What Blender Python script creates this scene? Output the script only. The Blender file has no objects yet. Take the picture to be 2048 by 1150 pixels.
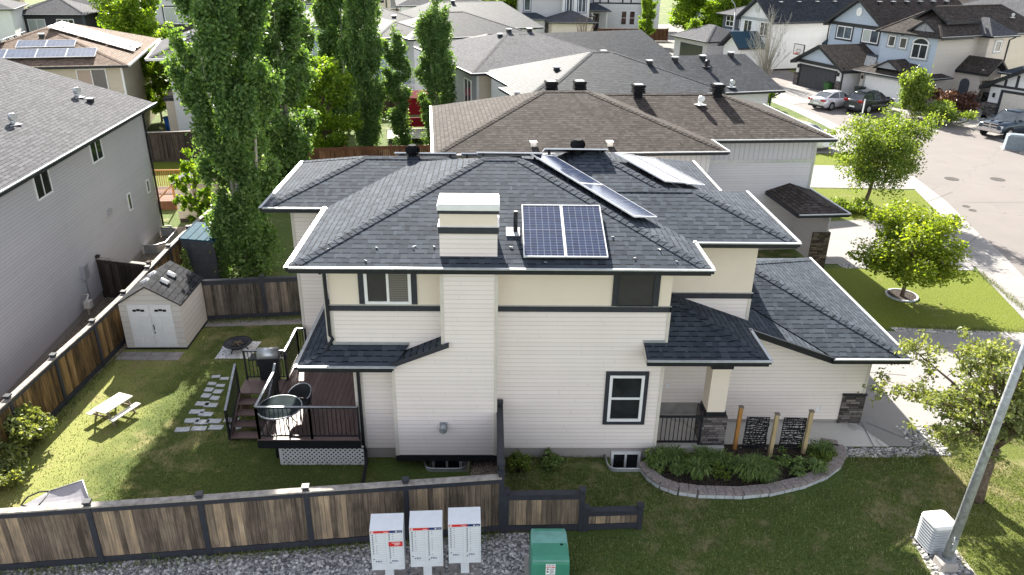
import bpy, math, random
import numpy as np
from mathutils import Vector, Matrix
R = math.radians
random.seed(7); RNG = np.random.default_rng(11)
sc = bpy.context.scene
COL = sc.collection
# ---------------------------------------------------------------- camera model
F_PX = 1516.5; PITCH, YAW, ROLL = R(24.188), R(1.5085), R(0.9485)
CAM = Vector((0, -16.8, 12.6))
_fw = Vector((math.sin(YAW)*math.cos(PITCH), math.cos(YAW)*math.cos(PITCH), -math.sin(PITCH)))
_r0 = Vector((math.cos(YAW), -math.sin(YAW), 0)); _u0 = _r0.cross(_fw)
_rt = _r0*math.cos(ROLL)+_u0*math.sin(ROLL); _up = -_r0*math.sin(ROLL)+_u0*math.cos(ROLL)
def at(x, y, z=0.0):
    """survey: the point of the level plane z that the photograph shows at (x, y)"""
    d = _rt*((x-1024)/F_PX)-_up*((y-575)/F_PX)+_fw
    return CAM+d*((z-CAM.z)/d.z)
def aty(x, y, Y):
    d = _rt*((x-1024)/F_PX)-_up*((y-575)/F_PX)+_fw
    return CAM+d*((Y-CAM.y)/d.y)
# ---------------------------------------------------------------- node helper
class NT:
    def __init__(s, name, rough=.6, spec=.3, metal=0.0):
        s.m = bpy.data.materials.new(name); s.m.use_nodes = True
        s.t = s.m.node_tree; s.b = s.t.nodes['Principled BSDF']
        s.b.inputs['Roughness'].default_value = rough
        s.b.inputs['Specular IOR Level'].default_value = spec
        s.b.inputs['Metallic'].default_value = metal
    def n(s, typ, **kw):
        nd = s.t.nodes.new(typ)
        for k, v in kw.items(): setattr(nd, k, v)
        return nd
    def put(s, sock, v):
        if isinstance(v, bpy.types.NodeSocket): s.t.links.new(v, sock)
        elif isinstance(v, (tuple, list)) and len(v) == 3 and sock.type == 'RGBA': sock.default_value = (*v, 1)
        else: sock.default_value = v
    def math(s, op, a, b=0.0, c=None):
        nd = s.n('ShaderNodeMath', operation=op); s.put(nd.inputs[0], a); s.put(nd.inputs[1], b)
        if c is not None: s.put(nd.inputs[2], c)
        return nd.outputs[0]
    def mix(s, f, a, b, blend='MIX'):
        nd = s.n('ShaderNodeMix', data_type='RGBA', blend_type=blend)
        s.put(nd.inputs[0], f); s.put(nd.inputs[6], a); s.put(nd.inputs[7], b); return nd.outputs[2]
    def ramp(s, f, stops):
        nd = s.n('ShaderNodeValToRGB'); e = nd.color_ramp.elements
        while len(e) < len(stops): e.new(.5)
        for el, (p, c) in zip(e, stops): el.position = p; el.color = (*c, 1) if len(c) == 3 else c
        s.put(nd.inputs[0], f); return nd.outputs[0]
    def uv(s):
        return s.n('ShaderNodeTexCoord').outputs['UV']
    def obj(s):
        return s.n('ShaderNodeTexCoord').outputs['Object']
    def pos(s):
        return s.n('ShaderNodeNewGeometry').outputs['Position']
    def isl(s):
        return s.n('ShaderNodeNewGeometry').outputs['Random Per Island']
    def sep(s, v):
        nd = s.n('ShaderNodeSeparateXYZ'); s.put(nd.inputs[0], v); return nd.outputs
    def comb(s, x, y, z=0.0):
        nd = s.n('ShaderNodeCombineXYZ')
        for i, v in enumerate((x, y, z)): s.put(nd.inputs[i], v)
        return nd.outputs[0]
    def scale(s, v, sx, sy, sz=1):
        nd = s.n('ShaderNodeVectorMath', operation='MULTIPLY'); s.put(nd.inputs[0], v); nd.inputs[1].default_value = (sx, sy, sz)
        return nd.outputs[0]
    def noise(s, v, sc_, det=3, rough=.55, dist=0.0):
        nd = s.n('ShaderNodeTexNoise'); s.put(nd.inputs['Vector'], v); nd.inputs['Scale'].default_value = sc_
        nd.inputs['Detail'].default_value = det; nd.inputs['Roughness'].default_value = rough
        nd.inputs['Distortion'].default_value = dist
        return nd.outputs['Fac']
    def white(s, v):
        nd = s.n('ShaderNodeTexWhiteNoise', noise_dimensions='3D'); s.put(nd.inputs['Vector'], v); return nd.outputs['Value']
    def voro(s, v, sc_, feat='F1'):
        nd = s.n('ShaderNodeTexVoronoi', feature=feat); s.put(nd.inputs['Vector'], v); nd.inputs['Scale'].default_value = sc_
        return nd.outputs
    def bump(s, h, dist=.01, st=1.0):
        nd = s.n('ShaderNodeBump'); nd.inputs['Distance'].default_value = dist; nd.inputs['Strength'].default_value = st
        s.put(nd.inputs['Height'], h); s.t.links.new(nd.outputs[0], s.b.inputs['Normal'])
    def col(s, c): s.put(s.b.inputs['Base Color'], c); return s
def plain(name, c, rough=.55, metal=0.0, spec=.3, var=.12, sc_=6.0):
    t = NT(name, rough, spec, metal)
    v = t.noise(t.obj(), sc_, 4)
    a = tuple(x*(1-var) for x in c); b = tuple(min(1, x*(1+var)) for x in c)
    t.col(t.ramp(v, [(.3, a), (.7, b)])); return t.m
def m_siding(name, c, lap=.118):
    t = NT(name, .62, .25); u = t.uv(); S = t.sep(u)
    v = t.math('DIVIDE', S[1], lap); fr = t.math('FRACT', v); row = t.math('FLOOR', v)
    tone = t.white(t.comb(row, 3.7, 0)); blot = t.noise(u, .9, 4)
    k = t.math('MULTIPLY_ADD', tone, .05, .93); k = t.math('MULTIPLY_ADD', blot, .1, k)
    gap = t.math('LESS_THAN', fr, .13); k = t.math('SUBTRACT', k, t.math('MULTIPLY', gap, .16))  # shade under each lap lip painted in as a darker line
    jo = t.math('FRACT', t.math('MULTIPLY_ADD', tone, 5.0, t.math('DIVIDE', S[0], 3.66))); k = t.math('SUBTRACT', k, t.math('MULTIPLY', t.math('LESS_THAN', jo, .0035), .14))
    str_ = t.noise(t.scale(u, 2.2, .18), 1.0, 4, .6); k = t.math('MULTIPLY_ADD', str_, .07, t.math('SUBTRACT', k, .035))
    t.col(t.mix(1.0, c, t.comb(k, k, k), 'MULTIPLY'))
    t.bump(t.math('SUBTRACT', 1.0, fr), .012, .8); return t.m
def m_batten(name, c, pitch=.22):
    t = NT(name, .62, .25); u = t.uv(); S = t.sep(u)
    fr = t.math('FRACT', t.math('DIVIDE', S[0], pitch)); bt = t.math('LESS_THAN', fr, .14)
    blot = t.noise(u, .9, 4); k = t.math('MULTIPLY_ADD', blot, .1, .95); k = t.math('SUBTRACT', k, t.math('MULTIPLY', bt, .3))
    t.col(t.mix(1.0, c, t.comb(k, k, k), 'MULTIPLY')); t.bump(bt, .015, .8); return t.m
def m_stucco(name, c):
    t = NT(name, .85, .2); u = t.uv()
    blot = t.noise(u, 1.1, 5, .6); fine = t.noise(u, 60, 3)
    k = t.math('MULTIPLY_ADD', blot, .14, .9)
    t.col(t.mix(1.0, c, t.comb(k, k, t.math('MULTIPLY', k, .985)), 'MULTIPLY')); t.bump(fine, .006, .6); return t.m
def m_shingle(name, a, b, c, h=.175, w=.33, rgh=.9, spc=.10):
    """laminated asphalt shingles: offset tabs of random tone, thick and thin"""
    t = NT(name, rgh, spc); u = t.uv(); S = t.sep(u)
    wob = t.noise(u, .8, 2)
    v = t.math('DIVIDE', t.math('MULTIPLY_ADD', wob, .02, S[1]), h); row = t.math('FLOOR', v); fr = t.math('FRACT', v)
    off = t.white(t.comb(row, 1.3, 0))
    q = t.math('MULTIPLY_ADD', off, 7.0, t.math('DIVIDE', S[0], w)); cell = t.math('FLOOR', q); qf = t.math('FRACT', q)
    rnd = t.white(t.comb(cell, row, 0)); r2 = t.white(t.comb(cell, row, 5.5))
    wid = t.math('MULTIPLY_ADD', r2, .5, .35); tab = t.math('LESS_THAN', qf, wid)   # thick tab over thin backing
    tone = t.math('MULTIPLY_ADD', t.white(t.comb(cell, row, t.math('ADD', tab, 9.0))), .42, t.math('MULTIPLY_ADD', t.noise(u, .55, 4), .40, t.math('MULTIPLY', r2, .16)))
    colr = t.ramp(tone, [(.2, a), (.5, b), (.82, c)])
    gr = t.math('MULTIPLY_ADD', t.noise(u, 90, 2), .7, .65)
    colr = t.mix(1.0, colr, t.comb(gr, gr, gr), 'MULTIPLY')
    lip = t.math('LESS_THAN', fr, t.math('MULTIPLY_ADD', tab, .13, .08))             # shadow line at the foot of each course, painted in
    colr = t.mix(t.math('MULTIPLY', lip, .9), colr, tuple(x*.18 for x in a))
    t.col(colr)
    hgt = t.math('ADD', t.math('MULTIPLY', t.math('SUBTRACT', 1.0, fr), .7), t.math('MULTIPLY', tab, .45))
    hgt = t.math('ADD', hgt, t.math('MULTIPLY', t.noise(u, 120, 2), .12))
    t.bump(hgt, .012, 1.0); return t.m
def m_boards(name, stops, along=True, rough=.8, gn=1.0):
    """weathered boards: tone per board, streaks along the grain"""
    t = NT(name, rough, .2); u = t.uv(); i = t.isl()
    S = t.sep(u); uu = t.math('MULTIPLY_ADD', i, 37.0, S[0]); vv = t.math('MULTIPLY_ADD', i, 11.0, S[1])
    g = t.comb(t.math('MULTIPLY', uu, 26*gn), t.math('MULTIPLY', vv, 1.1), 0) if along else t.comb(t.math('MULTIPLY', uu, 1.1), t.math('MULTIPLY', vv, 26*gn), 0)
    st = t.noise(g, 1.0, 5, .65, .6); bl = t.noise(t.comb(uu, vv, 0), 1.6, 4)
    k = t.math('ADD', t.math('MULTIPLY', i, .44), t.math('ADD', t.math('MULTIPLY', st, 1.0), t.math('MULTIPLY_ADD', bl, .5, -.50)))
    t.col(t.ramp(k, stops)); t.bump(st, .006, .7); return t.m
def m_leaf(name, dark, mid, light, trans=.38):
    t = NT(name, .5, .35); i = t.isl()
    k = t.math('MULTIPLY_ADD', t.noise(t.obj(), .9, 3), .5, t.math('MULTIPLY_ADD', i, .55, -.02))
    c = t.ramp(k, [(.12, tuple(x*1.25 for x in dark)), (.5, tuple(x*1.25 for x in mid)), (.9, tuple(min(.5, x*1.25) for x in light))])
    t.col(c)
    tr = t.n('ShaderNodeBsdfTranslucent'); t.put(tr.inputs[0], t.mix(1.0, c, (1.5, 1.45, .55), 'MULTIPLY'))
    mx = t.n('ShaderNodeMixShader'); mx.inputs[0].default_value = trans
    out = t.t.nodes['Material Output']
    t.t.links.new(t.b.outputs[0], mx.inputs[1]); t.t.links.new(tr.outputs[0], mx.inputs[2]); t.t.links.new(mx.outputs[0], out.inputs[0])
    return t.m
def m_grass(name, dry=.5, lush=(.092, .132, .034), xfade=False):
    t = NT(name, .9, .15); p = t.pos()
    big = t.noise(p, .28, 4, .6); med = t.noise(p, 1.5, 5, .65); fine = t.noise(t.scale(p, 1, .5, 1), 26, 4, .75); fn2 = t.noise(p, 75, 2, .7)
    base = t.ramp(fine, [(.25, tuple(x*.42 for x in lush)), (.5, lush), (.75, (lush[0]*1.75, lush[1]*1.5, lush[2]*1.5))])
    dryc = t.ramp(fn2, [(.3, (.21, .165, .085)), (.7, (.42, .35, .21))])
    k = t.math('ADD', t.math('MULTIPLY', big, .95), t.math('MULTIPLY', med, 1.0)); k = t.math('SUBTRACT', k, .14)
    f = t.n('ShaderNodeMapRange'); t.put(f.inputs[0], k); f.inputs[1].default_value = 1.02-dry*.26; f.inputs[2].default_value = 1.22-dry*.26
    if xfade:                                   # left yard: sunlight painted in as brighter, drier grass, ragged edge
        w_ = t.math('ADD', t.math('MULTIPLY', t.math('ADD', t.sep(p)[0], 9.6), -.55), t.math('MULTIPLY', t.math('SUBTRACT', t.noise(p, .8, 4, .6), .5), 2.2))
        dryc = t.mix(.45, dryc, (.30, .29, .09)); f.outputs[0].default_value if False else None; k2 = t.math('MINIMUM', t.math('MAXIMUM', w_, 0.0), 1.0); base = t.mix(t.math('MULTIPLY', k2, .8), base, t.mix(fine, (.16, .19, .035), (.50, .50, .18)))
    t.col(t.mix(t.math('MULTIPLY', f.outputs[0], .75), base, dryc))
    t.bump(t.math('ADD', fine, fn2), .03, .8); return t.m
def m_gravel(name, a, b, sc_=22):
    t = NT(name, .85, .25); p = t.pos(); o = t.voro(p, sc_)
    rnd = t.sep(o['Color'])[0]; d = o['Distance']
    c = t.ramp(t.math('MULTIPLY_ADD', t.noise(p, 1.2, 3), .3, t.math('MULTIPLY', rnd, .75)), [(.1, a), (.75, b), (1.0, tuple(min(1, x*1.6) for x in b))])
    edge = t.math('GREATER_THAN', d, .62)
    t.col(t.mix(t.math('MULTIPLY', edge, .75), c, tuple(x*.3 for x in a))); t.bump(t.math('SUBTRACT', 1.0, d), .03, 1.0); return t.m
def m_concrete(name, c, joints=0.0):
    t = NT(name, .85, .25); p = t.pos()
    b = t.noise(p, .5, 5, .6); f = t.noise(p, 9, 5, .7)
    k = t.math('ADD', t.math('MULTIPLY_ADD', b, .26, .8), t.math('MULTIPLY', f, .14))
    cc = t.mix(1.0, c, t.comb(k, k, k), 'MULTIPLY')
    st = t.noise(t.scale(p, 1, 1, 1), 2.3, 6, .75)
    cc = t.mix(t.math('MULTIPLY', t.math('GREATER_THAN', st, .66), .18), cc, tuple(x*.55 for x in c))
    cr = t.voro(t.comb(t.math('ADD', t.sep(p)[0], t.math('MULTIPLY', t.noise(p, .7, 3), 1.6)), t.math('ADD', t.sep(p)[1], t.math('MULTIPLY', t.noise(p, .8, 3), 1.4)), 0), .16, 'DISTANCE_TO_EDGE')['Distance']
    cc = t.mix(t.math('MULTIPLY', t.math('LESS_THAN', cr, .0035), .35), cc, tuple(x*.35 for x in c))
    oil = t.noise(t.scale(p, 1, .35), 1.1, 4, .6); cc = t.mix(t.math('MULTIPLY', t.math('GREATER_THAN', oil, .64), .10), cc, tuple(x*.4 for x in c))
    t.col(cc); t.bump(f, .006, .4); return t.m
def m_stone(name, a, b, c, rh=.09, rw=.3):
    t = NT(name, .85, .25); u = t.uv(); S = t.sep(u)
    v = t.math('DIVIDE', S[1], rh); row = t.math('FLOOR', v); fr = t.math('FRACT', v); off = t.white(t.comb(row, 2, 0))
    q = t.math('MULTIPLY_ADD', off, 5.0, t.math('DIVIDE', S[0], rw)); cell = t.math('FLOOR', q); qf = t.math('FRACT', q)
    r = t.white(t.comb(cell, row, 0))
    k = t.math('MULTIPLY_ADD', t.noise(u, 14, 4), .5, t.math('MULTIPLY_ADD', r, .7, -.1))
    j = t.math('MAXIMUM', t.math('LESS_THAN', fr, .1), t.math('LESS_THAN', qf, .04))
    t.col(t.mix(j, t.ramp(k, [(.15, a), (.5, b), (.9, c)]), tuple(x*.35 for x in a)))
    t.bump(t.math('SUBTRACT', t.math('MULTIPLY_ADD', t.noise(u, 20, 4), .5, r), j), .035, 1.0); return t.m
def m_glass(name, c=(.02, .022, .025), rough=.06, spec=.6):
    t = NT(name, rough, spec); n = t.noise(t.obj(), 1.3, 3)
    t.col(t.ramp(n, [(.35, tuple(x*.6 for x in c)), (.7, tuple(x*1.6 for x in c))])); return t.m
def m_curtain(name, a, b):
    t = NT(name, .25, .5); S = t.sep(t.uv())
    w = t.math('SINE', t.math('MULTIPLY', S[0], 42.0)); t.col(t.mix(t.math('MULTIPLY_ADD', w, .5, .5), a, b)); return t.m
def m_blind(name, a, b):
    t = NT(name, .22, .5); S = t.sep(t.uv())
    f = t.math('LESS_THAN', t.math('FRACT', t.math('DIVIDE', S[1], .06)), .3); t.col(t.mix(f, a, b)); return t.m
def m_solar(name, nu=6, nv=20, cell=(.010, .017, .05), line=(.30, .33, .38), rough=.16):
    t = NT(name, rough, .6); S = t.sep(t.uv())
    def ln(s_, n, wd): 
        f = t.math('FRACT', t.math('MULTIPLY', s_, n)); return t.math('MAXIMUM', t.math('LESS_THAN', f, wd), t.math('GREATER_THAN', f, 1-wd))
    a = ln(S[0], nu, .045); b = ln(S[1], nv, .06); c = t.math('LESS_THAN', t.math('ABSOLUTE', t.math('SUBTRACT', S[1], .5)), .006)
    cid = t.white(t.comb(t.math('FLOOR', t.math('MULTIPLY', S[0], nu)), t.math('FLOOR', t.math('MULTIPLY', S[1], nv)), 0))
    cc = t.mix(cid, cell, (cell[0]*1.9, cell[1]*2.0, cell[2]*1.7))
    t.col(t.mix(t.math('MULTIPLY', t.math('MAXIMUM', t.math('MULTIPLY', t.math('MAXIMUM', a, b), .75), c), .62), cc, line)); return t.m
M = {}
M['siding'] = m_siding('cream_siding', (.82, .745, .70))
M['siding_grey'] = m_siding('grey_siding', (.47, .455, .475))
M['siding_tan'] = m_siding('tan_siding', (.56, .49, .40))
M['siding_blue'] = m_siding('blue_grey_siding', (.42, .49, .58))
M['siding_pale'] = m_siding('pale_siding', (.62, .62, .63))
M['siding_white'] = m_siding('white_siding', (.74, .74, .74))
M['siding_slate'] = m_siding('slate_siding', (.30, .31, .34))
M['siding_dark'] = m_siding('dark_siding', (.075, .085, .10))
M['siding_char'] = m_siding('charcoal_siding', (.05, .052, .058))
M['batten_grey'] = m_batten('grey_batten', (.52, .52, .54))
M['siding_nbr'] = m_siding('neighbour_siding', (.56, .555, .57))
M['stucco'] = m_stucco('cream_stucco', (.82, .72, .615))
M['stucco_w'] = m_stucco('white_stucco', (.78, .78, .78))
M['shingle'] = m_shingle('charcoal_shingle', (.035, .043, .056), (.053, .064, .081), (.078, .093, .115))
M['shingle_g'] = m_shingle('grey_shingle', (.055, .056, .064), (.086, .088, .098), (.118, .121, .132), .15, .3)
M['shingle_b'] = m_shingle('brown_shingle', (.036, .030, .027), (.060, .051, .046), (.094, .082, .076))
M['shingle_bl'] = m_shingle('blue_grey_shingle', (.017, .021, .028), (.029, .035, .045), (.050, .058, .071), .2, .4, .74, .13)
M['shingle_tan'] = m_shingle('tan_shingle', (.10, .07, .05), (.18, .13, .10), (.26, .195, .15), .14, .28)
M['black'] = plain('black_paint', (.016, .018, .022), .45, var=.25)
M['matblack'] = plain('matt_black_metal', (.014, .015, .017), .85, var=.2, spec=.08)
M['trim'] = plain('charcoal_trim', (.035, .038, .048), .5, var=.15)
M['metal_lip'] = plain('pale_gutter_metal', (.46, .48, .50), .4, .2)
M['navyroof'] = plain('navy_porch_roof', (.02, .055, .085), .9, var=.2)
M['box_blue'] = plain('pale_blue_grey_enamel', (.19, .23, .26), .7, var=.12)
M['white'] = plain('white_paint', (.80, .80, .80), .4, var=.04)
M['offwhite'] = plain('off_white_trim', (.62, .58, .52), .5, var=.06)
M['vent_g'] = plain('galvanised_metal', (.5, .52, .54), .35, .6)
M['pole'] = plain('weathered_galvanised_steel', (.34, .36, .38), .5, .35, var=.3, sc_=9)
M['glass'] = m_glass('dark_window_glass'); M['glass_b'] = m_glass('bluish_window_glass', (.05, .07, .09))
M['screen'] = plain('insect_screen', (.045, .043, .042), .6, var=.1)
M['curtain'] = m_curtain('pale_curtain', (.36, .40, .38), (.52, .55, .52)); M['blind'] = m_blind('brown_blind', (.09, .085, .08), (.035, .033, .032))
M['blind_t'] = m_blind('tan_blind', (.40, .30, .24), (.22, .16, .13)); M['blind_g'] = m_blind('grey_blind', (.17, .155, .15), (.10, .09, .088))
M['concrete'] = m_concrete('pale_concrete', (.27, .256, .245)); M['road'] = m_concrete('road_concrete', (.18, .163, .153))
M['found'] = m_concrete('foundation_concrete', (.36, .33, .31)); M['walk'] = m_concrete('walk_concrete', (.56, .54, .51))
M['grass'] = m_grass('lawn_grass', .55); M['grass_far'] = m_grass('far_grass', .25, (.15, .21, .03)); M['grass_hi'] = m_grass('lush_grass', .1, (.135, .170, .020))
M['grass_dry_lit'] = m_grass('dry_sunlit_lawn', .6, (.09, .124, .03), True); M['grass_f'] = m_grass('front_lawn', .75, (.115, .142, .03))
M['gravel'] = m_gravel('grey_gravel', (.21, .205, .20), (.53, .52, .51), 17); M['gravel_l'] = m_gravel('pale_river_rock', (.22, .20, .18), (.50, .47, .43), 12)
M['chips'] = m_gravel('white_marble_chips', (.62, .62, .63), (.85, .85, .86), 24); M['dirt'] = m_gravel('dry_dirt', (.20, .16, .12), (.38, .31, .24), 30)
M['mulch'] = m_gravel('dark_mulch', (.018, .014, .012), (.075, .055, .045), 30)
M['fence'] = m_boards('weathered_cedar', [(.18, (.065, .050, .039)), (.42, (.165, .128, .098)), (.60, (.28, .215, .155)), (.80, (.44, .32, .20)), (1.0, (.54, .47, .39))])
M['fence_w'] = m_boards('golden_cedar', [(.25, (.05, .034, .018)), (.5, (.17, .105, .045)), (.8, (.33, .21, .09)), (1.0, (.36, .28, .18))])
M['fence_g'] = m_boards('grey_cedar', [(.25, (.04, .035, .03)), (.5, (.12, .10, .085)), (.8, (.23, .19, .155)), (1.0, (.36, .32, .27))])
M['fence_d'] = m_boards('dark_cedar', [(.25, (.022, .017, .015)), (.6, (.06, .046, .040)), (1.0, (.12, .095, .08))])
M['fence_r'] = m_boards('red_cedar', [(.25, (.07, .032, .018)), (.6, (.17, .08, .045)), (1.0, (.28, .15, .09))])
M['deck'] = m_boards('brown_composite_deck', [(.2, (.115, .074, .068)), (.6, (.17, .115, .105)), (1.0, (.23, .165, .15))], True, .45)
M['post_w'] = m_boards('new_cedar_post', [(.2, (.26, .12, .035)), (.6, (.40, .20, .06)), (1, (.5, .28, .1))]); M['post_p'] = m_boards('treated_pine_post', [(.2, (.30, .22, .12)), (.6, (.46, .36, .20)), (1, (.55, .46, .30))])
M['plank_w'] = m_boards('whitened_planks', [(.2, (.66, .60, .52)), (.6, (.78, .74, .66)), (1, (.82, .80, .74))])
M['plank_g'] = m_boards('grey_planks', [(.2, (.13, .10, .08)), (.6, (.22, .18, .14)), (1, (.32, .27, .22))])
M['stone'] = m_stone('ledge_stone', (.035, .030, .030), (.105, .092, .090), (.24, .215, .205), .075, .28)
M['stone_b'] = m_stone('brown_ledge_stone', (.045, .035, .028), (.12, .095, .072), (.24, .19, .145), .075, .25)
M['paver'] = plain('brown_edging_block', (.25, .215, .205), .9, var=.3, sc_=14); M['flag'] = plain('pale_flagstone', (.46, .48, .50), .85, var=.16, sc_=5)
M['slab'] = plain('grey_paving_slab', (.30, .28, .265), .9, var=.18, sc_=4)
M['solar'] = m_solar('blue_solar_cells'); M['solar_d'] = m_solar('grey_solar_cells', 6, 12, (.03, .045, .09), rough=.3)
M['alu'] = plain('aluminium_frame', (.72, .73, .75), .35, .2)
M['green'] = plain('green_enamel', (.06, .26, .175), .35, var=.08, sc_=3); M['green_t'] = plain('faded_green_enamel', (.16, .36, .31), .45, var=.14, sc_=5)
M['mbox'] = plain('pale_grey_enamel', (.68, .71, .74), .4, var=.05, sc_=4); M['red'] = plain('red_enamel', (.62, .03, .03), .4, var=.05); M['navy'] = plain('navy_enamel', (.02, .035, .14), .4, var=.05)
M['ink'] = plain('grey_ink', (.10, .10, .11), .6); M['whitemark'] = plain('white_ink', (.85, .85, .85), .5, var=.02); M['line'] = plain('grey_seam', (.42, .44, .46), .6)
M['shedw'] = m_siding('shed_plastic', (.62, .58, .54), .2); M['shedd'] = plain('white_shed_door', (.76, .76, .77), .45, var=.04); M['shedr'] = m_shingle('shed_roof', (.017, .018, .021), (.030, .032, .037), (.05, .053, .06), .2, .3)
M['bluesteel'] = plain('dark_blue_steel', (.014, .06, .095), .8, .0, .12, .3); M['greysteel'] = plain('slate_steel', (.05, .058, .072), .5, .1, var=.2)
M['iron'] = plain('cast_iron', (.085, .08, .075), .95, var=.3, spec=.1); M['ac'] = plain('pale_grey_case', (.46, .48, .51), .5, var=.06)
M['siding_beige'] = m_siding('beige_siding', (.60, .55, .49))
M['tyre'] = plain('rubber', (.012, .012, .012), .8); M['rim'] = plain('alloy', (.5, .51, .53), .3, .7)
M['bark'] = plain('brown_bark', (.13, .095, .07), .9, var=.45, sc_=16); M['bark_p'] = plain('pale_bark', (.30, .29, .25), .85, var=.3, sc_=12)
M['leaf_pop'] = m_leaf('poplar_leaf', (.042, .088, .028), (.090, .168, .052), (.22, .32, .115), .48)
M['leaf_bri'] = m_leaf('bright_maple_leaf', (.055, .11, .012), (.115, .20, .018), (.27, .34, .045), .58)
M['leaf_yel'] = m_leaf('yellow_green_leaf', (.06, .10, .012), (.135, .19, .02), (.29, .33, .045), .52)
M['leaf_mid'] = m_leaf('mid_green_leaf', (.05, .085, .018), (.11, .165, .032), (.24, .29, .07), .48)
M['leaf_pale'] = m_leaf('pale_crab_leaf', (.06, .085, .025), (.16, .19, .065), (.32, .35, .15), .36)
M['leaf_red'] = m_leaf('rust_red_leaf', (.04, .018, .012), (.085, .038, .026), (.15, .075, .05), .15)
M['leaf_bed'] = m_leaf('garden_leaf', (.045, .08, .025), (.11, .17, .045), (.24, .30, .10), .3)
M['blade'] = m_leaf('grass_blade', (.05, .07, .02), (.102, .132, .036), (.26, .27, .11), .22)
M['cover'] = plain('grey_canvas', (.42, .41, .44), .9, var=.08, sc_=3); M['chargl'] = plain('charcoal_wicker', (.03, .033, .036), .7)
M['tableglass'] = m_glass('grey_table_glass', (.030, .038, .040), .9, .0)
M['bin_blue'] = plain('blue_plastic', (.012, .09, .33), .45); M['bin_green'] = plain('green_plastic', (.03, .10, .025), .5); M['dark_b'] = plain('dark_bin', (.02, .03, .025), .5)
M['crimson'] = plain('crimson_canvas', (.30, .012, .03), .8, var=.12); M['bbq'] = plain('dark_hood', (.04, .06, .075), .3, .3)
M['car_silver'] = plain('silver_car_paint', (.62, .62, .64), .25, .35, .5, .02); M['car_dark'] = plain('dark_car_paint', (.045, .05, .055), .2, .35, .6, .03)
M['car_blue'] = plain('dark_blue_car_paint', (.03, .05, .075), .18, .4, .6, .03); M['car_white'] = plain('white_car_paint', (.8, .8, .8), .25, .0, .5, .02)
M['carglass'] = m_glass('car_glass', (.03, .04, .05), .04, .8); M['taillight'] = plain('red_lens', (.35, .015, .015), .2); M['headlight'] = plain('clear_lens', (.7, .72, .74), .1, .2)
M['chrome'] = plain('chrome', (.6, .6, .62), .15, .9)
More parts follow.
